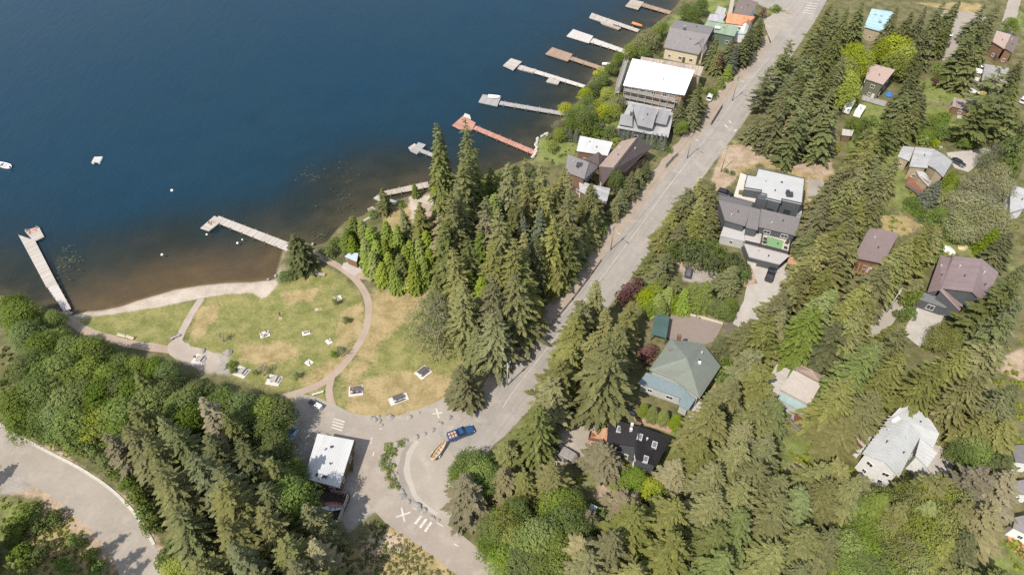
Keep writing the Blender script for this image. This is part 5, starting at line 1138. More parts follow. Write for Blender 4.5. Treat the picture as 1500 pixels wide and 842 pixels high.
for i in range(3):
    for j in range(2):
        p = base + fw * (-2.45 + i * .62) + sw * (-.4 + j * .78); r = thing('crate', ['', ''][0] or f"reddish crate in the blue pickup bed, {['tailgate', 'middle', 'cab'][i]} row on the {['outer', 'tree'][j]} side", 'crate', (p.x, p.y, tp + .08), rz, 'crates in the pickup bed')
        m = MB(); m.box((0, 0, .13), (.5, .6, .26)); o = m.build('box', CRT, None); o.parent = r; m = MB(); m.box((0, 0, .27), (.34, .42, .05)); o = m.build('lid', plain('crate_lid', (.46, .36, .30), .8, .15), None); o.parent = r
# trailer with a stacked wooden boat
a, b = at(632, 676), at(653, 650); d = (b - a).normalized(); rz = math.atan2(d.y, d.x); c = (a + b) / 2
r = thing('boat_trailer', 'grey boat trailer hitched behind the blue pickup', 'trailer', (c.x, c.y, .04), rz); m = MB()
for s in (-.55, .55): m.bar((-1.9, s, .5), (1.6, s * .7, .5), .1, .1)
for x in (-1.8, -.6, .6, 1.6): m.bar((x, -.6, .5), (x, .6, .5), .09, .09)
m.bar((1.6, 0, .5), (3.4, 0, .46), .1, .1); o = m.build('frame', RIM, None); o.parent = r
for s in (-1, 1):
    m = MB(); m.tube([(-.6, s * .75, .3), (-.6, s * .95, .3)], .3, 12); o = m.build('wheel', TYRE, None); o.parent = r
    m = MB(); m.loft([[(-1.1, s * .7, .45), (-1.1, s * 1.0, .45), (-1.1, s * 1.0, .5), (-1.1, s * .7, .5)], [(-.6, s * .7, .66), (-.6, s * 1.0, .66), (-.6, s * 1.0, .7), (-.6, s * .7, .7)], [(-.1, s * .7, .45), (-.1, s * 1.0, .45), (-.1, s * 1.0, .5), (-.1, s * .7, .5)]]); o = m.build('fender', RIM, None); o.parent = r
r = thing('wooden_boat', 'pale varnished wooden boat lying on its side on the trailer', 'boat', (c.x, c.y, .62), rz); m = MB(); hull(m, 5.0, 1.5, .62, tip=.6, flat_stern=True)
V = [Vector(v) for v in m.v]; ca, sa = math.cos(.5), math.sin(.5); m.v = [(v.x, v.y * ca - (v.z - .3) * sa, v.y * sa + (v.z - .3) * ca + .62) for v in V]
o = m.build('hull', plain('varnished_wood', (.52, .40, .27), .5, .15), None); o.parent = r; m = MB()
for k in range(5): m.bar((-1.8 + k * .85, -.5, .55), (-1.8 + k * .85, .45, .95), .12, .05)
o = m.build('thwart', BOATW, None); o.parent = r; m = MB(); m.bar((-2.4, -.1, .86), (2.2, .05, 1.05), .1, .08); o = m.build('mast', BOATW, None); o.parent = r
car('pickup', 'black crew cab pickup parked on the pale concrete driveway', 'truck', (1123, 417.5), (1133, 390), ('black', (.022, .024, .028)), rack=False)
car('jeep', 'black open topped jeep beside the driveway wall', 'car', (1153, 396), (1167, 401), ('black', (.022, .024, .028)), open_top=True)
car('suv', 'black suv with roof rack beside the modern flat roofed house', 'car', (1051, 283), (1072.5, 290), ('black', (.022, .024, .028)), rack=True)
car('car', 'dark grey car parked by the street trees', 'car', (1385, 72), (1389, 61), ('dark_grey', (.05, .05, .06)), 'cars parked along the side street')
car('car', 'white car parked ahead of the dark grey car', 'car', (1388, 60), (1393, 51), ('white', (.62, .62, .62)), 'cars parked along the side street')
car('car', 'black car parked by the hedge above the grey metal roof', 'car', (1310, 203), (1322, 199), ('black', (.022, .024, .028)))
car('car', 'dark car on the pale curving house driveway', 'car', (1396, 237), (1409, 244), ('dark_grey', (.05, .05, .06)))
car('suv', 'dark car with white roof on the gravel drive in the trees', 'car', (1219, 551), (1227, 538), ('dark_grey', (.05, .05, .06)), white_roof=True)
car('car', 'silver car ahead of the white roofed car on the gravel drive', 'car', (1229, 534), (1238, 522), ('silver', (.42, .44, .46)))
car('suv', 'dark suv parked by the grey camper on the gravel yard', 'car', (810, 668), (818, 661), ('dark_grey', (.05, .05, .06)))
car('suv', 'white van parked at the far edge behind the dark pines', 'car', (1495, 153), (1502, 145), ('white', (.62, .62, .62)))
car('suv', 'white suv in the driveway beside the road hedge', 'car', (1037, 150), (1043, 139), ('white', (.62, .62, .62)))
def camper(label, px, py, ang, L, W, H, mat, group=None, name='camper_trailer'):
    p = at(px, py); r = thing(name, label, 'camper', (p.x, p.y, .02), ang, group); m = MB(); h = L / 2
    m.loft([ring(-h, .5, H - .25, W / 2 * .95), ring(-h + .25, .4, H, W / 2), ring(h - .5, .4, H, W / 2), ring(h, .6, H - .6, W / 2 * .92)]); o = m.build('body', mat, None); o.parent = r
    for s in (-1, 1):
        m = MB(); m.tube([(-.2, s * (W / 2 - .15), .32), (-.2, s * (W / 2 + .04), .32)], .32, 12); o = m.build('wheel', TYRE, None); o.parent = r
        m = MB(); m.box((.3, s * (W / 2 + .012), H * .62), (1.3, .03, .55)); o = m.build('window', CGL, None); o.parent = r
    m = MB(); m.box((-.3, 0, H + .08), (.8, .7, .16)); o = m.build('roof_hatch', RIM, None); o.parent = r; m = MB(); m.bar((h, 0, .5), (h + 1.1, 0, .48), .1, .1); o = m.build('drawbar', M_FRAMED, None); o.parent = r
camper('white camper trailer nearer the tall firs on the lawn', 1241, 161, 1.0, 6.5, 2.4, 2.6, FIB, 'white campers on the lawn'); camper('white camper trailer on the open lawn side', 1257, 168, .95, 5.4, 2.3, 2.4, FIB, 'white campers on the lawn')
camper('grey pop up camper on the gravel yard by the black roofed house', 832, 671, -.6, 3.6, 2.3, 1.9, plain('camper_grey', (.24, .215, .19), .7, .12))
p = at(1008, 402); r = thing('flat_trailer', 'black flatbed trailer on the gravel bay behind the cedars', 'trailer', (p.x, p.y, .03), 1.25); m = MB(); m.box((0, 0, .55), (3.6, 1.8, .12)); o = m.build('bed', M_FRAMED, None); o.parent = r
m = MB(); m.loft([[(-1.5, -.7, .62), (-1.5, .7, .62), (-1.5, .6, 1.0), (-1.5, -.6, .9)], [(-.3, -.8, .62), (-.3, .8, .62), (-.3, .5, 1.3), (-.3, -.6, 1.2)], [(1.4, -.7, .62), (1.4, .7, .62), (1.4, .5, .9), (1.4, -.6, 1.1)]]); o = m.build('tarp', plain('dark_load', (.10, .10, .11), .8, .4, 2), None); o.parent = r
for s in (-1, 1): m = MB(); m.tube([(0, s * .78, .3), (0, s * .98, .3)], .3, 12); o = m.build('wheel', TYRE, None); o.parent = r
for i, (x, y, rz, c) in enumerate(((967.5, 341.5, .4, (.04, .04, .05)), (971.5, 343, .9, (.16, .22, .19)))):
    p = at(x, y); r = thing('motorbike', ['dark motorbike parked at the road edge by the yew hedge', 'greenish motorbike parked against the yew hedge'][i], 'motorbike', (p.x, p.y, .03), rz, 'motorbikes by the road')
    for sx in (-.68, .68): m = MB(); m.tube([(sx, -.07, .32), (sx, .07, .32)], .32, 14); o = m.build('wheel', TYRE, None); o.parent = r
    m = MB(); m.loft([[(-.75, -.12, .6), (-.75, .12, .6), (-.75, .1, .8), (-.75, -.1, .8)], [(0, -.17, .35), (0, .17, .35), (0, .16, .88), (0, -.16, .88)], [(.5, -.1, .5), (.5, .1, .5), (.5, .1, .95), (.5, -.1, .95)]]); o = m.build('body', plain(f'bike_{"ab"[i]}', c, .4, .1), None); o.parent = r
    m = MB(); m.bar((-.7, 0, .86), (0, 0, .9), .28, .1); o = m.build('saddle', M_FRAMED, None); o.parent = r; m = MB(); m.tube([(.35, -.38, 1.08), (.45, 0, 1.02), (.35, .38, 1.08)], .025, 6); m.bar((.68, 0, .32), (.45, 0, 1.05), .07, .07); o = m.build('handlebar', RIM, None); o.parent = r

# ================================================================ PARK FURNITURE
SLATW = plain('weathered_table', (.36, .32, .28), .85, .15, 3); SLATD = plain('dark_table', (.10, .09, .085), .8, .15, 3); PADM = plain('pale_concrete_pad', (.52, .49, .45), .85, .06, 1.5)
def pad(label, px, py, L, W, rz):
    p = at(px, py); m = MB(); m.box((0, 0, .03), (L, W, .14)); o = link('concrete_pad', m.mesh('concrete_pad', PADM), None, (p.x, p.y, 0)); o.rotation_euler.z = rz; tag(o, label, 'concrete pad', 'concrete pads under the picnic tables'); return p
def table(label, p, rz, z, mat, L=1.9, sc=1.0):
    r = thing('picnic_table', label, 'picnic table', (p.x, p.y, z), rz, 'picnic tables in the park'); m = MB()
    for k in range(5): m.box((0, (k - 2) * .165, .745), (L, .15, .05))
    o = m.build('tabletop', mat, None); o.parent = r
    for s in (-1, 1):
        m = MB()
        for k in (0, 1): m.box((0, s * (.72 + k * .15), .45), (L, .135, .05))
        o = m.build('bench', mat, None); o.parent = r
        m = MB(); m.bar((s * .6, -.75, .02), (s * .6, -.25, .72), .07, .1); m.bar((s * .6, .75, .02), (s * .6, .25, .72), .07, .1); m.bar((s * .6, -.8, .4), (s * .6, .8, .4), .06, .1); o = m.build('leg', M_TRIM, None); o.parent = r
TB = [(293, 527, -.3, 'concrete slab by the stone terrace'), (354, 545, -.38, 'concrete slab between the stone terrace and the wood edge'), (401.5, 557, -.2, 'slab at the wood edge nearest the path fork'), (521.5, 572.5, .15, 'concrete slab with a picnicking group'), (584, 584.5, .42, 'long concrete slab nearest the paved loop'), (620, 545.5, .8, 'concrete slab below the sparse bare tree')]
for i, (x, y, rz, t_) in enumerate(TB):
    p = pad(('' if t_.startswith('long') else 'pale ') + t_, x, y, 3.2 if i != 4 else 4.2, 2.7 if i != 4 else 2.0, rz); table('picnic table on the ' + t_, p + Vector((math.cos(rz), math.sin(rz), 0)) * (.35 if i < 3 else 0), rz + (PI / 2 if i < 3 else 0), .1, SLATD if i in (3, 4, 5) else SLATW, 1.7 if i < 3 else 2.4)
    if i < 3:
        q = p - Vector((math.cos(rz), math.sin(rz), 0)) * 1.1; r = thing('fire_grill', f'dark park grill on the {t_}', 'grill', (q.x, q.y, .1), rz, 'park grills'); m = MB(); m.tube([(0, 0, 0), (0, 0, .7)], .05, 6); o = m.build('post', M_FRAMED, None); o.parent = r; m = MB(); m.box((0, 0, .8), (.5, .4, .22)); o = m.build('box', M_FRAMED, None); o.parent = r
def bench(label, px, py, rz, mat, back=True, name='park_bench', L=2.2):
    p = at(px, py); r = thing(name, label, 'bench', (p.x, p.y, .01), rz, 'benches in the park'); m = MB()
    for k in range(3): m.box((0, (k - 1) * .16, .45), (L, .14, .05))
    o = m.build('seat', mat, None); o.parent = r
    if back:
        m = MB()
        for k in range(2): m.box((0, .3, .65 + k * .18), (L, .05, .14))
        o = m.build('backrest', mat, None); o.parent = r
    for s in (-1, 1): m = MB(); m.box((s * L * .38, 0, .21), (.1, .5, .42)); m.bar((s * L * .38, .27, .4), (s * L * .38, .32, .9), .08, .06); o = m.build('leg', PADM, None); o.parent = r
    return r
PALEW = plain('bleached_bench', (.52, .47, .36), .8, .08)
bench('bleached bench on the beach lawn, nearer the park dock', 178.5, 493, -.28, PALEW); bench('bleached bench on the beach lawn, nearer the path fork', 191, 496, -.3, PALEW); bench('grey bench where the lawn path meets the stone terrace', 257.5, 494.5, .6, SLATW); bench('grey bench near the curved path and the lone dark tree', 467, 403, -.3, SLATW, L=3.6); bench('concrete bench on the grass inside the path fork', 466, 577, .35, PADM, False, L=2.6)
bench('small wooden bench against the bright cedar hedge', 617, 426.5, .05, SLATW)
for i, (x, y, c) in enumerate(((459, 593.5, (.50, .52, .54)), (467.5, 598, (.62, .63, .64)))):
    p = at(x, y); r = thing('dumpster', ['grey waste container beside the paved loop, nearer the trees', 'pale waste container beside the paved loop, nearer the crosswalk'][i], 'waste container', (p.x, p.y, .02), -.5, 'waste containers by the loop road'); m = MB(); m.box((0, 0, .6), (1.5, 1.0, 1.2)); o = m.build('body', plain(f'bin_{"ab"[i]}', c, .5, .08), None); o.parent = r
    m = MB(); m.loft([[(-.78, -.54, 1.2), (-.78, .54, 1.2), (-.78, .54, 1.26), (-.78, -.54, 1.3)], [(.78, -.54, 1.2), (.78, .54, 1.2), (.78, .54, 1.26), (.78, -.54, 1.3)]]); o = m.build('lid', M_FRAMED if i == 0 else FIB, None); o.parent = r
# play structure among the trees
p = at(655, 424); r = thing('play_slide', 'red and yellow play structure under the tall spruces', 'playground slide', (p.x, p.y, 0), .9); RP = plain('red_plastic', (.50, .05, .03), .5, .08); YP = plain('yellow_plastic', (.62, .38, .05), .5, .08)
m = MB(); m.loft([[(-.6 + 1.2 * q, 0, 0) if False else (x, y, z) for x, y, z in ((xx, -.45, zz), (xx, .45, zz), (xx, .45, zz + .25), (xx, .38, zz + .06), (xx, -.38, zz + .06), (xx, -.45, zz + .25))] for q, (xx, zz) in enumerate(((-2.6, .3), (-1.9, .5), (0, 1.9), (.5, 2.0)))]); o = m.build('slide', YP, None); o.parent = r
for sx in (.5, 2.0):
    for sy in (-.7, .7): m = MB(); m.box((sx, sy, 1.6), (.14, .14, 3.2)); o = m.build('post', RP, None); o.parent = r
m = MB(); m.box((1.25, 0, 1.95), (1.6, 1.5, .1)); o = m.build('deck', RP, None); o.parent = r
m = MB(); m.loft([[(.3, -.9, 3.1), (.3, .9, 3.1), (.3, 0, 3.9)], [(2.2, -.9, 3.1), (2.2, .9, 3.1), (2.2, 0, 3.9)]]); o = m.build('roof', RP, None); o.parent = r
m = MB(); m.bar((2.1, -.3, 0), (2.1, -.3, 2), .06, .06); m.bar((2.1, .3, 0), (2.1, .3, 2), .06, .06)
for k in range(6): m.bar((2.1, -.3, .3 + .3 * k), (2.1, .3, .3 + .3 * k), .05, .05)
o = m.build('ladder', YP, None); o.parent = r

sheet('planted_strip', [(590, 641), (600, 644), (584, 656), (576, 672), (580, 690), (586, 712), (576, 712), (566, 694), (557, 672), (564, 656)], .04, M_DIRTP, .4, False)
# ================================================================ BOULDERS
def rock_mesh(seed):
    bm = bmesh.new(); bmesh.ops.create_icosphere(bm, subdivisions=3, radius=1)
    for v in bm.verts:
        n = v.co.normalized(); k = 1 + .34 * mnoise.noise(n * 1.1 + Vector((seed * 3.1, 0, 0))) + .16 * mnoise.noise(n * 2.8 + Vector((0, seed * 1.7, 0))) + .05 * mnoise.noise(n * 7)
        v.co = Vector((n.x * k, n.y * k * .85, n.z * k * .62))
    me = bpy.data.meshes.new('boulder'); bm.to_mesh(me); bm.free(); me.materials.append(ROCK); return me
ROCK = plain('grey_rock', (.27, .25, .225), .95, .3, 1.6, .3); RK = [rock_mesh(i) for i in range(5)]
BL = [((594, 646), .9, 'long grey boulder at the head of the planted strip'), ((581, 650.5), 1.1, 'broad grey boulder in the shrubs at the head of the planted strip'), ((576.5, 659.5), .6, 'small boulder alone on the lot side below the strip head'), ((561, 669), .9, 'round boulder in the upper shrubs of the planted strip'), ((572, 668.5), .7, 'dark edged boulder on the lot side of the upper shrubs'),
      ((569.5, 681), .9, 'tall leaning boulder halfway down the planted strip'), ((575.5, 696), .9, 'pale boulder on the lot side, lower half of the planted strip'), ((580, 693), .5, 'small boulder touching the pale boulder'), ((581, 709), .7, 'boulder closing the lower end of the planted strip'), ((589, 719), .7, 'grey boulder first in the line below the planted strip'), ((590, 727), 1.1, 'large dark grey boulder in the line below the strip'),
      ((598.5, 734), .7, 'pale low boulder between the two large ones'), ((610.5, 742), 1.2, 'largest boulder of the lower line beside the lane'), ((621, 748), .9, 'angular boulder past the largest one'), ((634, 758.5), .7, 'boulder near the lane end of the line'), ((643, 762), .5, 'last small boulder at the lane corner'),
      ((610.5, 639.5), .75, 'boulder on open asphalt nearest the planted strip'), ((621.5, 635.5), .6, 'thin upright boulder on the open asphalt'), ((634, 630), .75, 'boulder on open asphalt in the middle of the row'), ((645, 620.5), .8, 'pale boulder of the row beside the white cross'), ((659.5, 611.5), .8, 'boulder under the round spruce at the row end'),
      ((549, 613.5), .8, 'mossy boulder in the rock group on the dry lawn edge'), ((554, 610), .6, 'white topped boulder in the rock group on the dry lawn'), ((556, 617), .7, 'dark boulder in front of the lawn rock group'), ((571, 611), 1.1, 'flat pale slab rock right of the lawn rock group'), ((545, 612), .7, 'flat whitish rock at the start of the lawn rock group'), ((559, 622), .5, 'small rock nearest the asphalt in the lawn group'),
      ((600, 611), .7, 'ring shaped dark boulder further along the dry lawn edge'), ((614, 604.5), .5, 'small dark rock on the bare patch at the lawn edge'), ((693, 577) if False else (758, 535), .7, 'pale rock on the road bank below the utility pole'), ((766, 528), .7, 'pale rock on the road bank, second above the pole'), ((775, 520), .7, 'pale rock on the road bank under the small firs'), ((747, 557), .7, 'rock beside the foot of the utility pole'),
      ((273, 518) if False else (298, 514), .9, 'flat tan rock at the corner of the stone terrace'), ((334, 517), 1.3, 'large pale mossy rock beyond the stone terrace'), ((331, 537), .9, 'tan rock between the terrace and the small tree'), ((103, 459), .8, 'boulder at the foot of the park dock'), ((98, 462), .7, 'second boulder at the foot of the park dock'), ((404, 404), .6, 'whitish rock at the corner of the beach'), ((393, 409), .45, 'small pale stone at the waterline of the beach'),
      ((458.5, 357.5), .7, 'pale rock at the water beside the lone dark tree'), ((537, 402), .6, 'dark rock beside the curved path bend'), ((660, 438), .6, 'pale stone beside the play structure'), ((1378, 216), .8, 'white rock in the bed above the grey metal roof'), ((1407, 215), .8, 'pale rock beside the curving house driveway')]
for i, ((x, y), s, lb) in enumerate(BL):
    p = at(x, y); o = link('boulder', RK[i % 5], None, (p.x, p.y, s * .12)); o.rotation_euler.z = i * 1.3; s *= .82; o.scale = (s, s * (.8 + .3 * ((i * 7) % 5) / 5), s * .95); tag(o, lb, 'boulder', 'boulders in the park and along the lane')
m = MB(); W_ = smooth_line([at(*q) for q in ((781, 231), (785, 222), (785, 212), (789, 203), (796, 199), (803, 197))], .8); rr = random.Random(2)
wall = thing('stone_wall', 'pale dry stone lake wall along the curved lawn edge', 'wall', (W_[0].x, W_[0].y, 0))
for q in W_:
    for k in range(2):
        bm_c = (q.x + rr.uniform(-.3, .3), q.y + rr.uniform(-.3, .3), -.1 + k * .35); rings = []
        s = rr.uniform(.35, .55)
        for i in range(1, 5): a = PI * i / 5; rings.append([(bm_c[0] + math.sin(a) * math.cos(t) * s * rr.uniform(.85, 1.15), bm_c[1] + math.sin(a) * math.sin(t) * s, bm_c[2] - math.cos(a) * s * .7) for t in [2 * PI * j / 7 for j in range(7)]])
        m.loft(rings)
m.build('stones', plain('pale_stone', (.42, .40, .36), .9, .25, 2), wall)

# ================================================================ POLES, FENCES
POLEM = plain('pole_wood', (.27, .215, .165), .9, .2); LAMPM = plain('lamp_metal', (.42, .42, .41), .5, .08)
POLES = [((743.5, 564), 8.6, 'pale utility pole on the bank at the road bend', 0), ((894.5, 366), 8.6, 'utility pole by the white flowering bush along the main road', 1), ((1006.5, 232), 9, 'utility pole beside the gravel pull out along the main road', 1), ((1056, 252), 9.5, 'leaning dark utility pole on the sandy corner of the building lot', 2), ((1072.5, 148), 9.5, 'utility pole under the yellow green cedars by the road', 1), ((1299, 457), 8.6, 'white capped utility pole on the gravel drive in the firs', 0)]
tops = []
for (b, h, lb, kd) in POLES:
    p = at(*b); r = thing('utility_pole', lb, 'utility pole', (p.x, p.y, 0), .75); m = MB(); m.tube([(0, 0, -.2), (0, 0, h)], [.14, .09], 8); o = m.build('pole', POLEM if kd else LAMPM, None, smooth=True); o.parent = r
    m = MB(); m.box((0, 0, h - .5), (2.0, .12, .14)); ca_ = m.build('crossarm', POLEM, None); ca_.parent = r
    for x in (-.85, 0, .85): m = MB(); m.tube([(x, 0, h - .43), (x, 0, h - .15)], .05, 6); o = m.build('insulator', FIB, None); o.parent = ca_
    if kd < 2: m = MB(); m.tube([(.32, 0, h - 2.0), (.32, 0, h - 1.1)], .22, 10); o = m.build('transformer', LAMPM, None); o.parent = r
    if kd == 1: m = MB(); m.tube([(0, 0, h - 1.6), (0, -.9, h - 1.2), (0, -1.8, h - 1.25)], .045, 6); o = m.build('lamp_arm', LAMPM, None); o.parent = r; m = MB(); m.box((0, -1.95, h - 1.3), (.28, .7, .14)); o = m.build('lamp_head', LAMPM, None); o.parent = r
    tops.append(Vector((p.x, p.y, h - .3)))
for k, (i, j) in enumerate(((0, 1), (1, 2), (2, 4))):
    m = MB(); A, B = tops[i], tops[j]; m.tube([A.lerp(B, t / 12) - Vector((0, 0, 1.4 * math.sin(PI * t / 12))) for t in range(13)], .022, 4); o = link('power_cable', m.mesh('power_cable', M_FRAMED)); tag(o, ['power cable from the bend pole to the flowering bush pole', 'power cable from the flowering bush pole to the pull out pole', 'power cable from the pull out pole to the cedar pole'][k], 'cable', 'cables along the main road')
def fence(label, pts, h, mat, board=True, name='fence', cat='fence', step=2.4, gap=False):
    P = [at(*q) for q in pts]; r = thing(name, label, cat, (P[0].x, P[0].y, 0)); m = MB()
    for i in range(len(P) - 1):
        a, b = P[i], P[i + 1]; d = b - a; n = max(1, int(d.length / step))
        for k in range(n + 1):
            q = a.lerp(b, k / n); pm_ = MB(); pm_.box((q.x, q.y, h / 2), (.14, .14, h + .1)); pm_.build('post', M_TRIM, r)
        rows = 3 if gap else 8
        for k in range(rows): m.bar(a + Vector((0, 0, h * (k + .6) / rows)), b + Vector((0, 0, h * (k + .6) / rows)), .05, h / rows * (.5 if gap else .86))
    m.build('boards', mat, r); return r
WD = plain('fence_board', (.26, .20, .155), .9, .2, 2)
fence('weathered fence around the boat yard beside the park building', [(485, 720.5), (512, 727), (497, 765)], 1.7, SLATW)
fence('brown fence along the road below the lakeside driveway', [(1041, 184), (1051, 168), (1057, 158)], 1.5, WD); fence('timber roadside fence along the dark wood edge', [(745, 545), (790, 497), (838, 440), (868, 400), (880, 383)], 1.0, WD, gap=True, step=3.2)
fence('pale gate wall at the driveway of the brown gabled lake house', [(975, 246), (984, 236), (992, 229)], 1.6, W_PALE); fence('timber rail along the patio behind the black roof', [(916, 600), (950, 612), (985, 625)], 1.2, WD); fence('pale garden wall along the top of the paved driveway', [(981, 454), (1020, 464), (1059, 475)], .7, PADM, step=6)
fence('brown retaining fence along the road bank by the mauve house', [(1262, 230), (1300, 228)], 1.2, WD); fence('low edging fence below the house lawn hedge', [(1322, 312), (1343, 326), (1336, 338)], .9, WD, gap=True); fence('timber fence between the garden lawns at the top', [(1362, 153), (1380, 156), (1395, 158)], 1.1, WD)
fence('low timber wall beside the double garage driveway', [(1384, 456), (1377, 474), (1366, 494)], .6, PADM, step=5)
fence('low parapet wall between the driveway and the terrace house', [(1098, 377), (1093, 386), (1107, 390)], 1.0, PADM, step=4)
# blue tarps and small yard clutter
for i, (x, y, s, c, lb, nm, ct) in enumerate(((1118.5, 553, 1.5, (.02, .14, .42), 'blue tarp heap beside the red brown walkway', 'tarp', 'tarp'), (1302, 139, 1.8, (.05, .16, .40), 'blue tarp bundle beside the olive house', 'tarp', 'tarp'), (1200, 297, 1.6, (.66, .65, .62), 'white sheeted heap on the sand lot edge by the firs', 'tarp', 'tarp'), (1209, 306, 1.5, (.60, .60, .58), 'second white sheeted heap on the sand lot edge', 'tarp', 'tarp'),
        (1308, 156, .9, (.60, .58, .55), 'white garden clutter pile by the olive house deck', 'tarp', 'tarp'), (1390, 368, 1.8, (.60, .56, .52), 'pale stone heap at the gable of the brown garage house', 'stone_heap', 'heap'), (1452, 376, 1.4, (.58, .57, .52), 'white garden chairs heap on the lawn above the brown roof', 'tarp', 'tarp'), (1410, 362, 1.6, (.48, .38, .22), 'tan mulch heap on the lawn above the brown roof', 'mulch_heap', 'heap'), (1440, 478, 1.2, (.36, .34, .30), 'grey rubble heap by the willowy shrubs', 'stone_heap', 'heap'), (868, 637, .6, (.2, .08, .04), 'small dark fire bowl on the orange deck', 'fire_bowl', 'bowl'), (958, 617, .9, (.06, .05, .05), 'round dark trampoline frame on the brick patio', 'fire_ring', 'fire ring'), (869, 650, 1.0, (.46, .25, .2), 'pink toy tent below the orange deck', 'toy_tent', 'tent'))):
    p = at(x, y, 1.0 if 'deck' in lb and 'bowl' in lb else 0); o = link(nm, RK[i % 5].copy(), None, (p.x, p.y, p.z + .1)); o.data.materials.clear(); o.data.materials.append(plain('clutter_' + 'abcdefghijklmn'[i], c, .7, .2, 2)); o.scale = (s, s * .8, s * .6); o.rotation_euler.z = i; tag(o, lb, ct)
# ================================================================ VEGETATION
BARK = plain('bark', (.13, .095, .07), .95, .3, 2.5); BARKP = plain('pale_bark', (.33, .29, .24), .9, .25, 2.5)

def leaf_mesh(name, Q, tone, mat):
    """Q: (n, 4, 3) quads"""
    n = len(Q); me = bpy.data.meshes.new(name); me.vertices.add(n * 4); me.vertices.foreach_set('co', Q.astype(np.float32).ravel())
    me.loops.add(n * 4); me.loops.foreach_set('vertex_index', np.arange(n * 4, dtype=np.int32)); me.polygons.add(n)
    me.polygons.foreach_set('loop_start', np.arange(0, n * 4, 4, dtype=np.int32)); me.update(calc_edges=True)
    a = me.attributes.new('tone', 'FLOAT', 'FACE'); a.data.foreach_set('value', tone.astype(np.float32)); me.materials.append(mat); return me

def conifer(seed, h, R, mat, lv=.72, nb=8, droop=.30, lift=.35, fan=.46, power=.70, base=.07, ragged=.25, bare=.0, dens=1.0):
    r = np.random.RandomState(seed); Q = []; T = []
    z = base * h; twist = 0
    lop = r.rand(3) * 6.28
    while z < h * .985:
        t = (z - base * h) / (h * (1 - base)); prof = R * (1 - t) ** power * min(1, .55 + t * 4) + .12
        k = max(4, int(nb * (1 - t * .35))); twist += 2.4
        for j in range(k):
            a = twist + 2 * PI * j / k + r.uniform(-.3, .3)
            L = prof * r.uniform(1 - ragged * 1.6, 1 + ragged * .7) * (1 + .12 * math.sin(a + lop[0]))
            if r.rand() < bare: L *= .5
            zz = z + r.uniform(-.75, .75) * lv; up = lift * (t - .35) * 1.1
            rad = np.array([math.cos(a), math.sin(a), 0]); tan = np.array([-rad[1], rad[0], 0]); btone = r.rand()
            n = max(3, int((2.4 + L * 1.8) * dens))
            for i in range(n):
                s = .22 + .78 * (i + r.rand() * .5) / n
                p = rad * (L * s) + np.array([0, 0, zz + L * (up * s - droop * s * s)])
                for sd in (-1, 1):
                    an = r.uniform(.55, 1.05); l = max(.28, L * fan * (1.12 - s) + .22) * r.uniform(.7, 1.2)
                    d = rad * math.cos(an) + tan * (sd * math.sin(an)) + np.array([0, 0, -r.uniform(.05, .38)])
                    d /= np.linalg.norm(d); wv = np.cross(d, [0, 0, 1.0]); wv /= np.linalg.norm(wv) + 1e-9
                    wv = wv + np.array([0, 0, r.uniform(-.4, .4)]); wd = l * r.uniform(.24, .36)
                    q = p + d * l * .45
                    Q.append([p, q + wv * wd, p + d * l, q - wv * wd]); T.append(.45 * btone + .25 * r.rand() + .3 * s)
            # bough end
            s = .8; p = rad * (L * s) + np.array([0, 0, zz + L * (up * s - droop * s * s)]); d = rad + np.array([0, 0, up - 1.4 * droop]); l = L * .3 + .2
            wv = tan + np.array([0, 0, r.uniform(-.3, .3)]); q = p + d * l * .5; wd = l * .28
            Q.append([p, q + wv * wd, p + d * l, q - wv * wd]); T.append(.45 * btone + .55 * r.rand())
        z += lv * (.65 + .5 * (1 - t)) * r.uniform(.8, 1.2)
    for j in range(6):
        a = j * 1.05; p = np.array([0, 0, h * .96]); wv = np.array([math.cos(a), math.sin(a), 0]) * .16
        Q.append([p - [0, 0, .5], p + wv, p + [0, 0, h * .045], p - wv]); T.append(.6)
    trunk = MB(); trunk.tube([(0, 0, -.2), (.05, 0, h * .3), (0, .06, h * .65), (0, 0, h * .97)], [h * .015 + .05, h * .011 + .04, h * .006 + .03, .02], 8)
    return leaf_mesh('crown', np.array(Q), np.array(T), mat), trunk.mesh('trunk', BARK, smooth=True), h, R

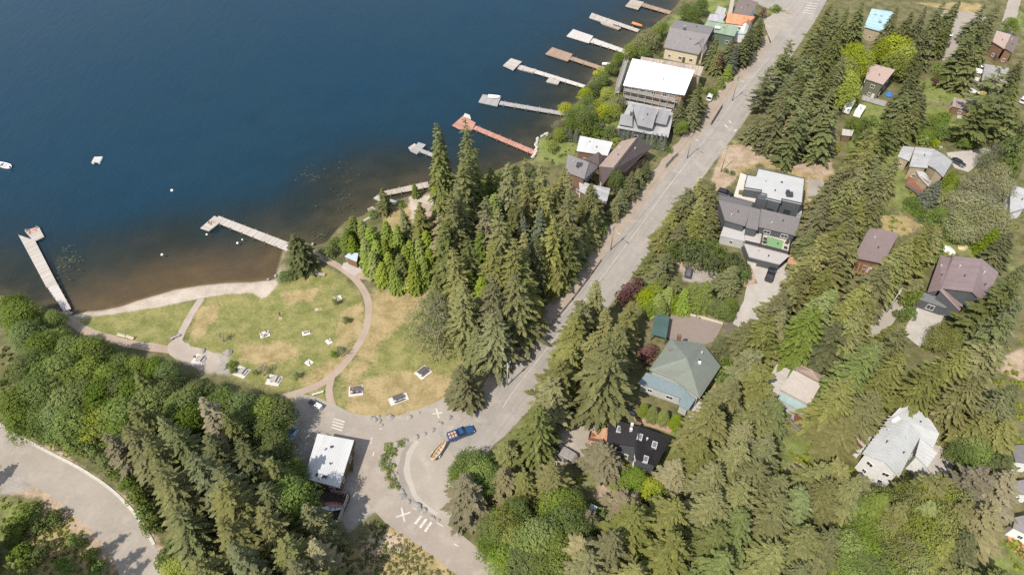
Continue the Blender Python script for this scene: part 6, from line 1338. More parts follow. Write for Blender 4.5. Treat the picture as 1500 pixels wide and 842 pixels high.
def broadleaf(seed, h, R, mat, nl=2600, leaf=.42, lobes=10, bark=None, lob=1.0, trunk=True, zlo=.28, spiky=.0, branchy=False, flatten=.75):
    r = np.random.RandomState(seed); C = []; 
    for i in range(lobes):
        a = 2.4 * i + r.uniform(-.4, .4); f = (i + .5) / lobes; z = zlo * h + (h * (.86 - zlo)) * (f ** .8); rr = R * (.62 * math.sqrt(max(.04, 1 - (f * .98) ** 2))) * r.uniform(.7, 1.1)
        C.append((rr * math.cos(a), rr * math.sin(a), z, R * lob * r.uniform(.40, .58) * (1.08 - .3 * f)))
    C = np.array(C); vol = C[:, 3] ** 2; pick = r.choice(len(C), nl, p=vol / vol.sum())
    d = r.normal(size=(nl, 3)); d /= np.linalg.norm(d, axis=1, keepdims=True); d[:, 2] = np.where(d[:, 2] < -.35, -d[:, 2], d[:, 2])
    rad = C[pick, 3] * (.74 + .3 * r.rand(nl) ** .6) * (1 + spiky * (r.rand(nl) ** 4) * 1.2)
    # twigs: leaves bunch along random directions inside each lobe
    dirs = r.normal(size=(len(C), 46, 3)); dirs /= np.linalg.norm(dirs, axis=2, keepdims=True)
    dot = np.einsum('nij,nj->ni', dirs[pick], d); best = dirs[pick, dot.argmax(1)]; d2 = d * .6 + best * .4; d2 /= np.linalg.norm(d2, axis=1, keepdims=True)
    P = C[pick, :3] + d2 * rad[:, None] * np.array([1, 1, flatten])
    nrm = d2 + r.normal(size=(nl, 3)) * .38 + np.array([0, 0, .45]); nrm /= np.linalg.norm(nrm, axis=1, keepdims=True)
    u = np.cross(nrm, r.normal(size=(nl, 3))); u /= np.linalg.norm(u, axis=1, keepdims=True); v = np.cross(nrm, u)
    s = leaf * (.55 + .8 * r.rand(nl))[:, None]; wd = s * .62
    Q = np.stack([P - u * s * .5, P + v * wd * .5 - nrm * s * .08, P + u * s * .5, P - v * wd * .5 - nrm * s * .08], 1)
    tone = np.clip(.5 * r.rand(len(C))[pick] + .5 * r.rand(nl), 0, 1)
    me = leaf_mesh('crown', Q, tone, mat)
    if not trunk: return me, None, h, R
    m = MB(); m.tube([(0, 0, -.2), (.08, .03, h * .25), (0, .1, h * .55), (0, 0, h * .8)], [h * .02 + .06, h * .017 + .04, h * .01 + .03, .03], 8)
    for i in range(len(C)):
        c = C[i]; z0 = h * (.2 + .45 * i / len(C)); m.tube([(0, 0, z0), (c[0] * .5, c[1] * .5, z0 + (c[2] - z0) * .6), (c[0], c[1], c[2] + c[3] * .2)], [.13, .09, .03], 5, cap=False)
        if branchy:
            for k in range(5):
                e = np.array(c[:3]) + dirs[i, k] * c[3] * 1.0; m.tube([(c[0] * .7, c[1] * .7, z0 + (c[2] - z0) * .75), tuple((np.array(c[:3]) * .5 + e * .5)), tuple(e)], [.07, .05, .02], 4, cap=False)
    return me, m.mesh('trunk', bark or BARK, smooth=True), h, R

L_SPR = leaf_mat('spruce_needles', (.078, .093, .034), (.210, .212, .086)); L_FIR = leaf_mat('fir_needles', (.106, .114, .041), (.272, .258, .100))
L_GRY = leaf_mat('grey_needles', (.145, .130, .070), (.330, .285, .165)); L_CED = leaf_mat('cedar_sprays', (.095, .145, .022), (.255, .290, .056)); L_YEL = leaf_mat('yellow_cedar_sprays', (.108, .140, .034), (.250, .280, .088))
L_BLU = leaf_mat('blue_needles', (.085, .105, .070), (.215, .230, .150)); L_DEC = leaf_mat('green_leaves', (.098, .148, .032), (.245, .295, .076), .35); L_LIM = leaf_mat('lime_leaves', (.215, .260, .030), (.420, .450, .080), .35)
L_WIL = leaf_mat('pale_leaves', (.180, .190, .082), (.355, .350, .175), .35); L_RED = leaf_mat('purple_leaves', (.090, .042, .040), (.220, .110, .095), .25); L_OLV = leaf_mat('olive_leaves', (.135, .155, .034), (.290, .300, .078), .35)
L_DRK = leaf_mat('dark_leaves', (.066, .098, .030), (.170, .200, .062), .3); L_YBL = leaf_mat('yellow_blossom', (.5, .40, .02), (.75, .62, .04), .3, .1); L_BRN = leaf_mat('brown_needles', (.160, .120, .072), (.295, .225, .145))

PROTO = {}
def protos(k, lst): PROTO[k] = lst
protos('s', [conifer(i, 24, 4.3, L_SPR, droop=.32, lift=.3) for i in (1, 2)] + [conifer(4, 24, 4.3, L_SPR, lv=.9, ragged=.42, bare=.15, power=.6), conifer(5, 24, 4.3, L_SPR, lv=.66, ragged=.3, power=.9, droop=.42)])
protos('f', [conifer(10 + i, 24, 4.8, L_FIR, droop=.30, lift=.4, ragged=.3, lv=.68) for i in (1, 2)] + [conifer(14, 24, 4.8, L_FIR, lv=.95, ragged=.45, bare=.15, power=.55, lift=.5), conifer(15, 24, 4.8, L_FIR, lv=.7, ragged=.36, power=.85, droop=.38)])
protos('g', [conifer(20 + i, 22, 4.4, L_GRY, droop=.30, lift=.35, ragged=.4, bare=.2, lv=.75) for i in (1, 2)])
protos('n', [conifer(26, 24, 4.4, L_BRN, droop=.3, ragged=.42, bare=.25, lv=.8)])
protos('c', [conifer(30 + i, 12, 2.8, L_CED, lv=.42, nb=9, droop=.5, lift=.75, fan=.5, power=.62, base=.03, ragged=.16, dens=1.5) for i in (1, 2, 3)])
protos('y', [conifer(40 + i, 18, 4.4, L_YEL, lv=.5, nb=9, droop=.45, lift=.5, fan=.48, power=.66, base=.04, ragged=.2, dens=1.2) for i in (1, 2)])
PROTO['sB'] = [conifer(200 + i, 26, 6.6, L_SPR, lv=.95, nb=9, droop=.30, lift=.3, fan=.30, ragged=.24, power=.72, dens=1.1) for i in range(2)]
PROTO['fB'] = [conifer(210 + i, 26, 6.6, L_FIR, lv=.95, nb=9, droop=.26, lift=.4, fan=.30, ragged=.28, power=.68, dens=1.1) for i in range(3)]
PROTO['yB'] = [conifer(220 + i, 22, 6.2, L_YEL, lv=.8, nb=10, droop=.34, lift=.5, fan=.32, ragged=.2, power=.62, dens=1.2) for i in range(2)]
protos('b', [conifer(50 + i, 9, 3.0, L_BLU, lv=.42, nb=9, droop=.22, lift=.3, fan=.5, power=.9, base=.04, ragged=.14, dens=1.4) for i in (1, 2)])
protos('p', [conifer(60 + i, 16, 4.2, L_SPR, lv=1.0, nb=6, droop=.12, lift=.5, fan=.5, power=.6, base=.25, ragged=.45, bare=.1) for i in (1, 2)])
protos('d', [broadleaf(70 + i, 12, 4.6, L_DEC, 12500, .245, 26, lob=.66, zlo=.32, spiky=.45) for i in range(4)])
protos('l', [broadleaf(80 + i, 12, 4.6, L_LIM, 10500, .27, 20, zlo=.34, lob=.76, spiky=.4) for i in range(3)])
protos('w', [broadleaf(90 + i, 10, 4.8, L_WIL, 6000, .30, 12, BARKP, spiky=.4, branchy=True) for i in range(2)])
protos('r', [broadleaf(100 + i, 6, 2.8, L_RED, 1500, .38, 8) for i in range(2)])
protos('o', [broadleaf(110 + i, 16, 5.2, L_OLV, 6000, .33, 20, BARKP, lob=.62, spiky=.9, branchy=True, flatten=.95) for i in range(3)])
protos('t', [broadleaf(115, 13, 7, leaf_mat('sparse_leaves', (.095, .108, .048), (.225, .225, .115), .3), 6500, .34, 18, BARKP, lob=.8, zlo=.16, spiky=.6, branchy=True), broadleaf(116, 7, 2.4, L_WIL, 260, .3, 6, BARKP, spiky=.8, branchy=True)])
protos('u', [broadleaf(120 + i, 3, 2.2, L_DEC, 900, .36, 7, trunk=False, zlo=.15) for i in range(3)])
protos('v', [broadleaf(130 + i, 3, 2.2, L_LIM, 900, .36, 7, trunk=False, zlo=.15) for i in range(2)])
protos('k', [broadleaf(140 + i, 3, 2.4, L_DRK, 1000, .36, 8, trunk=False, zlo=.12) for i in range(2)])
protos('z', [broadleaf(160 + i, 1.2, 1.2, L_YEL, 260, .26, 6, trunk=False, zlo=.1) for i in range(2)])
protos('x', [broadleaf(150, 3, 2.0, L_YBL, 700, .3, 6, trunk=False, zlo=.15)])
INFO = {'s': ('spruce_tree', 'spruce', 'dark olive spruce', 'dark spruces among the houses and park', 24), 'f': ('fir_tree', 'fir', 'olive green fir', 'olive firs among the houses', 24),
 'g': ('fir_tree', 'fir', 'thin grey green fir', 'grey firs among the houses', 20), 'n': ('fir_tree', 'fir', 'browning fir', 'browning firs', 22), 'c': ('cedar_tree', 'cedar', 'bright green cedar', 'bright green cedars', 9),
 'y': ('cedar_tree', 'cedar', 'yellow green cedar', 'yellow green cedars', 17), 'b': ('spruce_tree', 'spruce', 'blue grey spruce', 'blue grey spruces in the gardens', 7), 'p': ('pine_tree', 'pine', 'ragged dark pine', 'ragged pines', 14),
 'd': ('broadleaf_tree', 'leafy tree', 'round leafy green tree', 'leafy trees of the shore wood', 11), 'l': ('broadleaf_tree', 'leafy tree', 'lime green leafy tree', 'lime green leafy trees', 11), 'w': ('willow_tree', 'willow', 'pale green willow', 'pale willows', 9),
 'r': ('maple_tree', 'maple', 'purple leaved maple', 'purple maples', 5), 'o': ('birch_tree', 'birch', 'olive birch with pale limbs', 'open birches of the lower wood', 15), 't': ('broadleaf_tree', 'leafy tree', 'sparse bare branched tree', 'sparse trees in the park', 9),
 'u': ('shrub', 'shrub', 'green leafy shrub', 'green shrubs', 3), 'v': ('shrub', 'shrub', 'lime green shrub', 'lime green shrubs', 3), 'k': ('shrub', 'shrub', 'dark green shrub', 'dark green shrubs', 3), 'z': ('shrub', 'shrub', 'olive tuft shrub', 'low shrubs of the planted strip', 1.2), 'x': ('shrub', 'shrub', 'yellow flowering shrub', 'yellow shrubs', 3)}

# species: tip px, tip py, height, radius (metres)
TREES = '''
q 638,442,13,8.2 680,533,15,4.4
d 14,446,12,5 5,432,11,4 24,477,11,4.5 52,491,12,4.5 68,486,10,4 95,496,11,4.5 119,499,12,4.5 134,509,10,4 26,522,13,4.5 50,525,12,4.5 77,521,13,4.5 123,526,12,4.5 171,522,9,3.6 190,529,9,3.8 218,529,8,3.4 236,535,8,3.4 14,574,13,5 33,560,13,4.8 57,555,13,4.8 83,567,13,4.8 107,562,13,4.8 135,560,13,5 161,556,12,4.6 184,556,12,4.6 164,584,13,4.5 71,590,12,5 47,597,11,4.6 24,597,11,4.6 93,596,12,4.6 209,572,12,4.8 230,563,11,4.6 255,578,12,4.8 284,563,9,4.2 321,574,10,4.4 346,580,10,4.2 382,588,11,4.6 405,592,10,4 384,612,10,4.4 396,640,11,4.4 418,684,12,4.6 419,718,11,4.2 412,742,11,4.2 436,754,10,3.8 422,704,13,4.2 71,455,8,2.8 262,596,11,4 302,588,10,3.6 350,604,10,3.8 148,540,12,4.2 98,540,12,4.2 205,604,10,3.6
l 123,604,10,3.6 33,452,9,2.8 253,828,7,3.2 278,820,7,3.2
s 202,541,15,2.8 190,588,19,3.6 196,592,18,3.5 285,664,24,4.6 318,676,24,4.8 253,626,22,4.4 353,650,20,4.2 236,606,20,3.8 268,690,23,4.6 300,640,20,4 340,690,22,4.4 246,741,22,4.2 379,704,20,4.2 386,674,17,3.8 331,600,17,3.2
f 189,622,20,4.4 214,645,22,4.6 332,628,20,4.2 232,690,23,4.6 314,714,25,5.2 278,728,24,4.8 346,731,24,4.8 382,748,22,4.4 328,764,24,4.8 264,764,22,4.4 361,786,23,4.8 303,778,23,4.8 404,792,21,4.4 332,806,23,4.8 389,824,21,4.6 289,814,20,4.2 424,830,20,4.2 360,836,22,4.6 238,660,22,4.4 206,668,22,4.2
g 293,578,21,3.4 422,760,19,3.6 454,792,18,3.4 160,634,16,3
d 147,600,11,4.2 168,614,10,4 185,640,10,4
s 447,746,15,3.4 461,813,16,3.6 470,835,15,3.4
u 196,727,4,2.6 171,684,5,2.6 185,706,4.5,2.6 208,748,4,2.4 246,799,5,3 215,762,4,2 236,816,4,2.4 150,668,4,2.4 130,652,4,2.4 100,640,5,3 70,628,5,2.8 40,614,5,2.8 12,596,5,2.8 265,836,4,2.4
u 30,746,4,2.6 14,768,4,2.8 48,762,3.5,2.2 76,752,3,1.8 104,790,2.4,1.6 58,800,3,2.2 128,808,2.5,1.6 24,808,3.4,2.6 88,826,3,2.2 140,830,2.5,1.8
S 214,788,34,4.6 196,772,32,4.4 176,800,34,4.6 150,790,34,4.4 122,806,34,4.6 95,800,33,4.6 60,812,34,4.6 30,800,34,4.4 96,738,20,3.4 86,748,20,3.4 24,676,16,3.2 8,704,18,3.4 226,820,34,4.6 186,824,34,4.8 150,826,34,4.6 110,832,34,4.6 70,836,34,4.6 520,752,26,4 
s 635,184,35,3.7 652,181,33,3.0 691,169,37,4.4 673,232,32,4 684,214,33,3.4 660,284,30,4 686,291,28,4.2 650,330,24,3.8 710,288,24,3.6 668,258,31,3.6 700,252,30,3.6
f 669,314,28,4.6 671,361,26,4.4 740,239,26,3.8 762,229,27,3.6 796,237,24,3.2 806,235,24,3.2 821,243,22,3 837,250,22,2.8 828,275,26,4.2 770,260,26,3.8 734,308,28,4.6 796,275,26,3.8 841,292,22,3.8 757,400,30,5.6 738,428,26,5 775,408,26,4.8 786,384,22,4.2 781,380,20,3.8 671,408,25,4.2 660,398,22,4 712,350,26,4 745,348,27,4.2 806,318,24,4 640,350,18,3.4 609,296,16,2.9 731,286,25,3.8 720,400,24,4.4 722,455,20,4.4 752,452,20,4.4
s 783,235,24,3.2 690,340,26,4.2 673,462,15,3.4 694,474,14,3 752,290,24,3.4 788,340,22,3.6 812,290,24,3.6 700,420,22,3.8 767,502,11,3 733,510,13,3.4 780,488,10,3 748,520,10,2.8 720,330,25,3.6 869,266,17,3.4 633,402,11,2.4 593,304,13,2.6 830,330,20,3.4 770,360,22,3.6 650,372,18,3.2
f 850,300,14,2.6 866,312,12,2.4 845,330,15,2.8 835,356,15,2.8 820,372,14,2.8 812,405,14,3 800,420,13,3 790,445,13,3.2 858,324,12,2.4 875,300,12,2.2 776,440,20,3.4 740,400,26,3.8 765,330,25,3.6 800,262,23,3 815,262,21,2.8 778,280,24,3
k 850,372,6,2.6 872,344,6,2.4 838,402,5,2.4 700,264,5,3 718,258,5,3 738,251,5,3 758,246,5,3 774,242,4,2.6 690,268,5,2.8 820,440,5,2.4 868,362,5,2.2
s 1395,30,14,3 1455,45,15,3 1425,10,16,3.2 1405,-2,16,3.2 1440,5,18,3.4 1370,45,14,3
b 788,297,24,3.8 774,310,22,3.4
n 758,320,26,4 768,352,24,3.8 748,378,22,3.4
g 718,312,24,4 684,384,22,3.8 640,318,20,3 756,340,24,3.4
y 820,336,17,4 704,266,20,3.4 719,248,21,3.2 814,394,14,3 829,388,13,3 726,282,20,3.4 824,416,9,2.6 858,340,10,1.7
c 514,318,9,2.9 527,322,9,2.6 541,331,10,2.7 504,336,8,2.7 548,350,10,2.6 530,350,10,2.6 516,348,9,2.5 562,349,10,2.4 565,323,11,2.6 579,330,11,2.4 568,370,10,2.6 584,374,10,2.6 603,380,11,2.6 617,376,11,2.6 611,350,13,2.6 624,336,14,2.8 600,352,12,2.4 545,368,9,2.4 556,384,8,2.3 640,390,10,2.4 700,402,18,3.0 688,398,16,2.6 697,338,20,3.2 577,394,8,2.3 590,362,11,2.4 705,440,11,2.4 630,362,12,2.4 536,372,7,2
v 598,409,4,2.6 567,400,3,2 797,484,3.5,2.4 735,551,4,2.8 842,413,4,2.6 722,565,3.5,2.4 745,540,3,2
u 512,362,3.4,2.4 728,590,3,2.2 712,576,3.5,2.4 620,404,4,2.2 884,347,6,2.8 881,329,6,2.6 835,420,5,2.6 812,432,5,2.4 758,525,4,2.2 846,400,5,2.4 862,388,5,2.2
s 431,344,12,3.6 421,352,10,3.0 440,353,10,3.0 437,366,8,2.8 558,277,9,2.0 700,548,9,3 692,556,8,2.6
u 470,366,3,2 481,359,3.6,2.6 492,350,3,2.2 545,308,2.4,1.8 425,398,2.5,2 412,400,2,1.6 588,297,2,1.4
c 607,269,5,1.4
t 320,484,4.2,1.5 380,534,4.2,1.6 497,507,4,1.2 492,432,3.4,1.1 432,542,3,1.1 506,462,2.6,1
u 490,437,2.4,.9 506,464,2.2,1 487,514,2.2,.9 496,508,2.2,.9 372,542,1.8,.8 432,546,2,1 624,597,1.8,1 336,530,1.8,1.2 340,540,1.6,.9
b 828,186,5,1.5 836,186,5,1.5 845,187,5,1.5 822,190,4,1.3 915,190,5,1.2 921,190.5,5,1.2 928,191.5,5,1.2 936,192.5,5.2,1.2 943,193,5,1.2 951,196,4.5,1.2 958,195,5,1.2 964,196,5,1.2 970,195,5.4,1.3 976,197,5,1.2 960,201,4,1.2 967,203,4,1.2 974,204,4,1.2
d 856,160,9,3.4 841,161,7,3 1002,177,6,2.4 905,248,7,2.2 919,259,6,2 1033,154,8,2.6 930,262,6,2
d 848,150,7,3 862,138,7,3 872,118,6,2.8 884,104,6,2.6 838,172,6,2.8 896,90,6,2.6 908,76,6,2.6 925,62,7,3 868,160,7,2.8 945,66,6,2.6 972,30,7,3
d 1345,176,6,3 1362,190,5,3 1385,180,6,3.2 1374,168,6,3 1402,186,5,2.8 1255,172,6,3 1266,195,5,2.6 1328,190,5,2.6 1485,25,8,3.4 1478,38,7,3 1436,75,6,2.6 1385,100,6,3 1300,205,5,2.4 1420,200,5,2.8 1435,192,6,3 1340,290,4,2.4 1385,305,5,2.6
l 858,128,6,2.6 850,168,6,2.6 890,128,5,2.4 876,146,6,2.6 905,132,5,2.2 820,188,5,2.4 808,206,4,2 640,270,5,2 702,262,6,2.4
l 885,151,6,2.6 829,150,6,2.4 872,166,5,2.4 902,152,6,2.4
w 900,142,6,2.6 818,178,4,2.4 830,172,4,2.4 952,44,9,5 940,56,7,3.4 912,140,6,2.2 866,152,5,2.4
k 879,178,4,2.4 890,187,4,2.2 870,184,4,2.4 862,190,3.5,2 898,192,3.4,1.8 808,196,2.5,2 895,184,3.5,2
v 902,202,2.5,1.8 989,210,3,2 999,222,2.6,1.8 820,196,2,1.6 850,175,4,2.2 878,158,4,2.2 880,100,3.4,2.4
s 970,222,13,2.6 961,227,13,2.6 949,236,12,2.6 938,247,12,2.6 927,250,11,2.4 928,268,11,2.4 951,248,11,2.4 912,276,11,2.4 940,262,11,2.4 930,288,10,2.4 917,296,10,2.4 976,236,10,2 905,290,10,2.2 896,312,10,2.4 910,312,8,2.2
u 981,215,2,1.4 958,262,3,1.8 950,276,3,1.8 900,335,5,2.2 926,305,4,2.2 884,366,4,2.2 872,372,4,2.2
r 1010,162,4.6,1.4 1121,11,5,1.6 923,414,7,2.2 935,406,7,2.4 914,428,6,2.2 949,512,4,2.2 957,506,3.6,1.6 1349,80,3,1.6 1075,66,5,1.6 944,520,3,1.6 1058,80,8,1.8
s 1005,107,14,2.9 991,126,13,2.6 1026,122,14,3 1019,140,12,2.6 998,146,11,2.4 1050,50,13,2.9 1060,50,13,2.7 1095,50,14,3.2 1103,37,16,3.2 1114,27,16,3.2 1131,20,14,2.6 1126,40,14,3 1117,55,15,3.2 1088,76,13,3 1072,58,12,2.6 1104,64,13,3 1080,88,11,2.8 1028,144,10,2.4 1131,52,10,2.2 1054,70,10,2.4
b 1081,63,12,2.6 1164,8,9,2.6
c 1070,95,10,2.6 1064,106,9,2.6 1058,112,7,2.4 1076,104,9,2.4 1259,135,5.5,1.1 1142,40,4,.9
d 1019,8,9,3.6 962,38,7,2.4 988,22,8,2.8 1006,4,8,3 962,50,6,2.4 1030,-4,8,3
u 1046,134,2.5,2 1052,138,2.2,1.8 1040,130,2.4,1.8 1150,12,2.5,2.4 1138,8,2.5,2.4 1160,16,2,1.8 1070,140,3,2
p 1162,58,15,3.4 1197,36,18,3.6 1150,76,14,3.4 1124,116,13,3.4 1131,95,13,3.4 1188,52,15,3.2 1119,128,11,3
s 1209,20,20,3.8 1221,6,20,3.8 1233,15,22,4 1196,60,20,3.6 1195,80,22,4 1219,58,22,4 1233,55,22,3.8 1169,126,22,4 1147,142,20,3.8 1134,146,18,3.6 1188,138,22,4 1214,128,22,4.2 1231,134,21,4 1162,148,20,3.8 1126,166,14,3.4 1181,96,22,4 1216,100,22,4 1205,112,22,3.6 1176,160,20,3.8 1200,152,20,3.8 1222,156,19,3.8 1156,112,19,3.4 1141,160,15,3.2 1238,80,20,3.6 1110,170,10,2.8 1185,75,20,3.6 1248,10,20,3.8 1230,26,20,3.8 1267,4,18,3.6 1234,40,20,3.6 1206,40,20,3.4
f 1202,135,22,3.8 1176,118,22,3.8 1152,128,19,3.6 1210,86,22,3.8 1192,112,22,3.8 1230,112,21,3.6 1133,176,11,3 1152,176,13,3.2 1190,172,16,3.4 1210,170,16,3.4
g 1186,152,18,3.4 1228,165,15,3.2 1113,180,9,2.6 1160,165,16,3
l 1272,70,13,4.6 1247,84,13,4.4 1257,60,14,4.4 1251,100,14,4.4 1262,80,13,4 1242,118,12,4 1320,48,13,5.4 1305,70,12,4.6 1334,63,12,4.6 1318,78,11,4.4 1300,58,11,4
s 1320,8,20,3.6 1339,15,20,3.6 1362,10,20,3.6 1372,28,18,3.4 1353,43,15,3.2 1308,20,16,3.2 1385,4,18,3.2 1352,22,18,3.4 1462,8,20,3.6 1448,26,20,3.6 1434,39,20,3.6 1424,56,18,3.6 1410,70,14,3.2 1441,62,18,3.4 1412,82,12,3 1432,82,14,3.2 1353,90,18,3.6 1343,107,18,3.6 1329,115,16,3.4 1355,119,17,3.4 1334,133,16,3.4 1348,150,14,3.4 1358,140,14,3.2 1302,176,14,3.4 1279,185,13,3.2 1320,168,13,3 1290,190,13,3 1346,72,12,2.8
p 1469,102,20,5 1448,142,18,4.6 1476,134,19,4.6 1457,160,16,4.4 1493,154,17,4.2 1482,168,14,4 1440,166,12,3.4 1466,128,19,4.2
s 1482,78,12,2.8 1493,44,10,2.6 1499,90,12,3 1492,120,14,3.2
u 1365,184,4,2.8 1386,166,4,3 1372,176,4,2.8 1377,93,3.5,2.4 1358,196,4,3 1390,186,3,2.4 1266,175,3.5,2.6 1278,170,3.5,2.6 1400,196,2.5,2.2 1345,190,4,2.6 1270,205,3,2.4
v 1395,192,2.6,2.2 1382,100,3,2 1410,190,2.4,2 1250,225,2.5,1.8 1225,212,2.5,2 1145,202,2,1.6 1200,206,2,1.4 1372,204,2.4,2.2
r 1374,113,4,1.2
x 1442,134,3,1.7 1439,139,2,1.2
f 1282,195,18,3.6 1275,212,20,3.8 1289,224,17,3.4 1254,232,21,4.2 1235,243,20,4 1270,246,21,4 1246,262,22,4.2 1225,259,19,3.8 1299,256,18,3.8 1303,275,16,3.6 1216,281,18,3.8 1265,283,20,4 1242,300,18,4 1280,262,20,3.8 1211,318,19,3.8 1237,322,18,3.8 1254,322,16,3.6 1208,345,18,3.8 1237,352,17,3.8 1223,369,16,3.8 1194,364,15,3.4 1252,345,14,3.2 1230,300,19,3.8 1258,305,18,3.6 1318,231,13,2.8 1290,290,14,3.4 1205,372,16,3.6 1185,388,14,3.2 1218,395,15,3.4
s 1262,262,20,3.8 1286,244,17,3.4 1226,334,17,3.6 1222,292,18,3.6 1195,340,15,3.2
b 1377,263,9,3.6
c 1398,250,6,1.8 1405,258,5,1.8 1460,338,8,3 1470,346,7,2.6 1452,344,6,2.4 1392,270,5,1.6
w 1410,281,8,4 1443,258,10,5 1429,282,10,5 1457,288,10,5 1438,304,10,5 1415,312,8,4.4 1472,313,9,4.4 1448,322,8,4.4 1425,330,7,3.6 1465,300,9,4.4 1480,262,9,4 1470,240,8,3.6 1400,300,6,3
t 1462,208,9,4 1455,222,7,3
k 1482,210,8,4 1495,200,9,4 1490,230,8,3.6 1498,180,8,3
f 1367,328,15,3.6 1353,342,17,3.8 1334,352,18,4 1322,366,18,4 1310,374,18,4 1327,370,18,3.8 1298,388,17,3.8 1343,391,15,3.6 1348,408,11,3 1365,345,13,3.2 1340,375,17,3.6 1318,394,15,3.4 1332,410,12,3 1376,338,10,2.8
u 1339,430,4,2.6 1350,425,4,2.4 1328,440,3,2 1376,358,4,2.6 1372,370,4,2.4 1322,456,3,2 1338,452,3,2 1335,300,1.8,1.8 1345,304,1.8,1.8 1354,308,1.8,1.8 1364,312,1.8,1.8 1372,317,1.8,1.8 1340,310,1.8,1.8 1352,316,1.8,1.8 1330,302,1.8,1.6 1362,322,1.8,1.8 1398,340,3,2.4 1410,346,2.6,2
s 1481,373,22,3.8 1472,397,20,3.8 1488,408,22,4 1469,423,20,3.8 1488,437,20,3.8 1460,450,17,3.6 1476,463,18,3.8 1495,462,18,3.6 1449,440,12,2.8 1491,357,18,3.4 1500,385,20,3.6 1481,340,12,3 1496,420,18,3.4
y 1193,448,20,4.6 1214,434,20,4.2 1179,464,18,4 1202,473,18,4.2 1188,496,14,4 1174,480,14,3.8 1207,499,14,3.6 1225,420,18,3.8 1291,501,19,4 1274,512,17,3.8 1197,460,18,3.8 1165,500,10,2.8
f 1275,413,17,3.6 1291,418,16,3.4 1234,427,19,4 1256,430,20,4 1277,439,17,3.8 1263,454,20,4.4 1234,446,18,4 1255,444,18,3.8 1274,450,16,3.8 1310,475,12,3 1245,500,14,3.4 1117,447,17,3.8 1131,434,18,3.8 1150,428,18,3.8 1098,468,14,3.4 1131,461,18,3.8 1153,457,16,3.6 1141,487,14,3.6 1107,509,14,3.4 1131,511,16,3.8 1119,535,13,3.4 1138,540,12,3 1160,412,17,3.6 1120,480,15,3.4 1172,405,14,3.2
s 1240,454,21,5 1146,445,17,3.6 1225,470,17,4 1091,502,12,3.2 1222,488,14,3.6
f 1334,482,20,4.2 1315,494,20,4.2 1298,518,18,4 1277,515,18,4 1267,534,18,4 1322,513,18,4 1262,535,18,4 1286,540,18,4 1240,554,19,4.2 1264,562,20,4.2 1226,573,19,4.2 1250,582,19,4.2 1207,592,16,3.8 1231,606,16,4 1288,573,17,4 1269,592,17,4 1302,540,18,3.8 1245,530,17,3.8 1212,556,14,3.4 1222,546,14,3.4 1279,566,18,3.8 1303,560,18,4 1307,593,13,3.4 1284,593,14,3.4 1274,548,18,3.8 1250,610,14,3.6 1222,624,12,3.4 1300,580,15,3.6
n 1319,543,19,4 1334,520,18,3.6
y 1240,590,18,3.8 1255,565,19,3.6
z 586,647,1,1 590,645,.8,.8 564,666,1.1,1.1 569,664,.9,.8 560,676,1.1,1 566,680,1,1 570,688,.8,.8 568,695,1.1,1 575,704,.9,.9 578,708,.8,.7 572,710,.8,.7 562,683,.9,.8 576,657,.7,.7 582,712,.7,.7
u 862,170,4,2.4 868,148,4,2.6 876,128,3.5,2.4 884,112,3,2.2 858,182,4,2.4 892,98,3,2 842,178,3.5,2.2 886,168,3,2 875,190,3,2 906,100,3,1.8
u 1207,612,6,3.4 1220,634,5,3.2 1208,634,4,2.8 1235,636,4,2.8
o 1391,476,8,3.4 1400,486,7,3 1380,486,7,3 1410,500,6,2.6
f 1362,508,20,4.4 1353,527,20,4.4 1422,513,19,4.2 1405,525,21,4.4 1381,532,22,4.4 1450,494,13,3.2 1472,487,13,3.2 1424,537,21,4.4 1446,522,17,4 1367,520,21,4 1393,541,23,4.6 1372,564,22,4.6 1412,569,24,4.8 1436,546,20,4.4 1441,583,21,4.4 1391,593,22,4.6 1422,612,20,4.4 1365,593,18,4 1455,605,18,4 1488,617,14,3.6 1400,615,18,4 1380,612,16,3.6 1350,560,16,3.6 1440,620,14,3.6 1460,500,14,3.4 1462,560,18,4 1410,545,22,4.2
s 1478,574,17,3.8 1493,593,17,3.8 1474,607,16,3.6 1385,560,22,4.4 1406,590,22,4.4 1495,560,16,3.6 1466,588,16,3.6
f 1051,588,22,4.6 1064,584,18,4 1028,612,18,3.8 1038,601,20,4 1120,588,17,4 1107,600,18,4 1096,611,18,3.8 1111,668,22,4.6 1096,667,24,4.6 1081,686,22,4.4 1053,678,20,4.2 1132,673,22,4.4 1150,695,20,4.2 1062,693,22,4.4 1083,696,23,4.6 1051,715,22,4.4 1100,700,23,4.6 1126,696,23,4.6 1038,646,18,3.6 1070,655,20,4 1028,673,18,3.8 1040,630,18,3.6 1085,640,20,4 1072,620,20,4 1081,555,14,3.4 1072,568,14,3.4 1060,610,20,3.8
y 1139,582,15,3.8 1150,594,14,3.4 1038,648,18,3.6 1025,690,17,3.6 1010,712,17,3.6
s 1120,614,24,4.8 1132,611,22,4.4 1115,641,23,4.6 1092,631,22,4.4 1137,639,19,4 1104,640,23,4.2 1125,655,21,4.2
g 1014,650,17,3.4 1014,662,17,3.2 1060,644,18,3.6 998,678,13,3 988,692,10,2.8
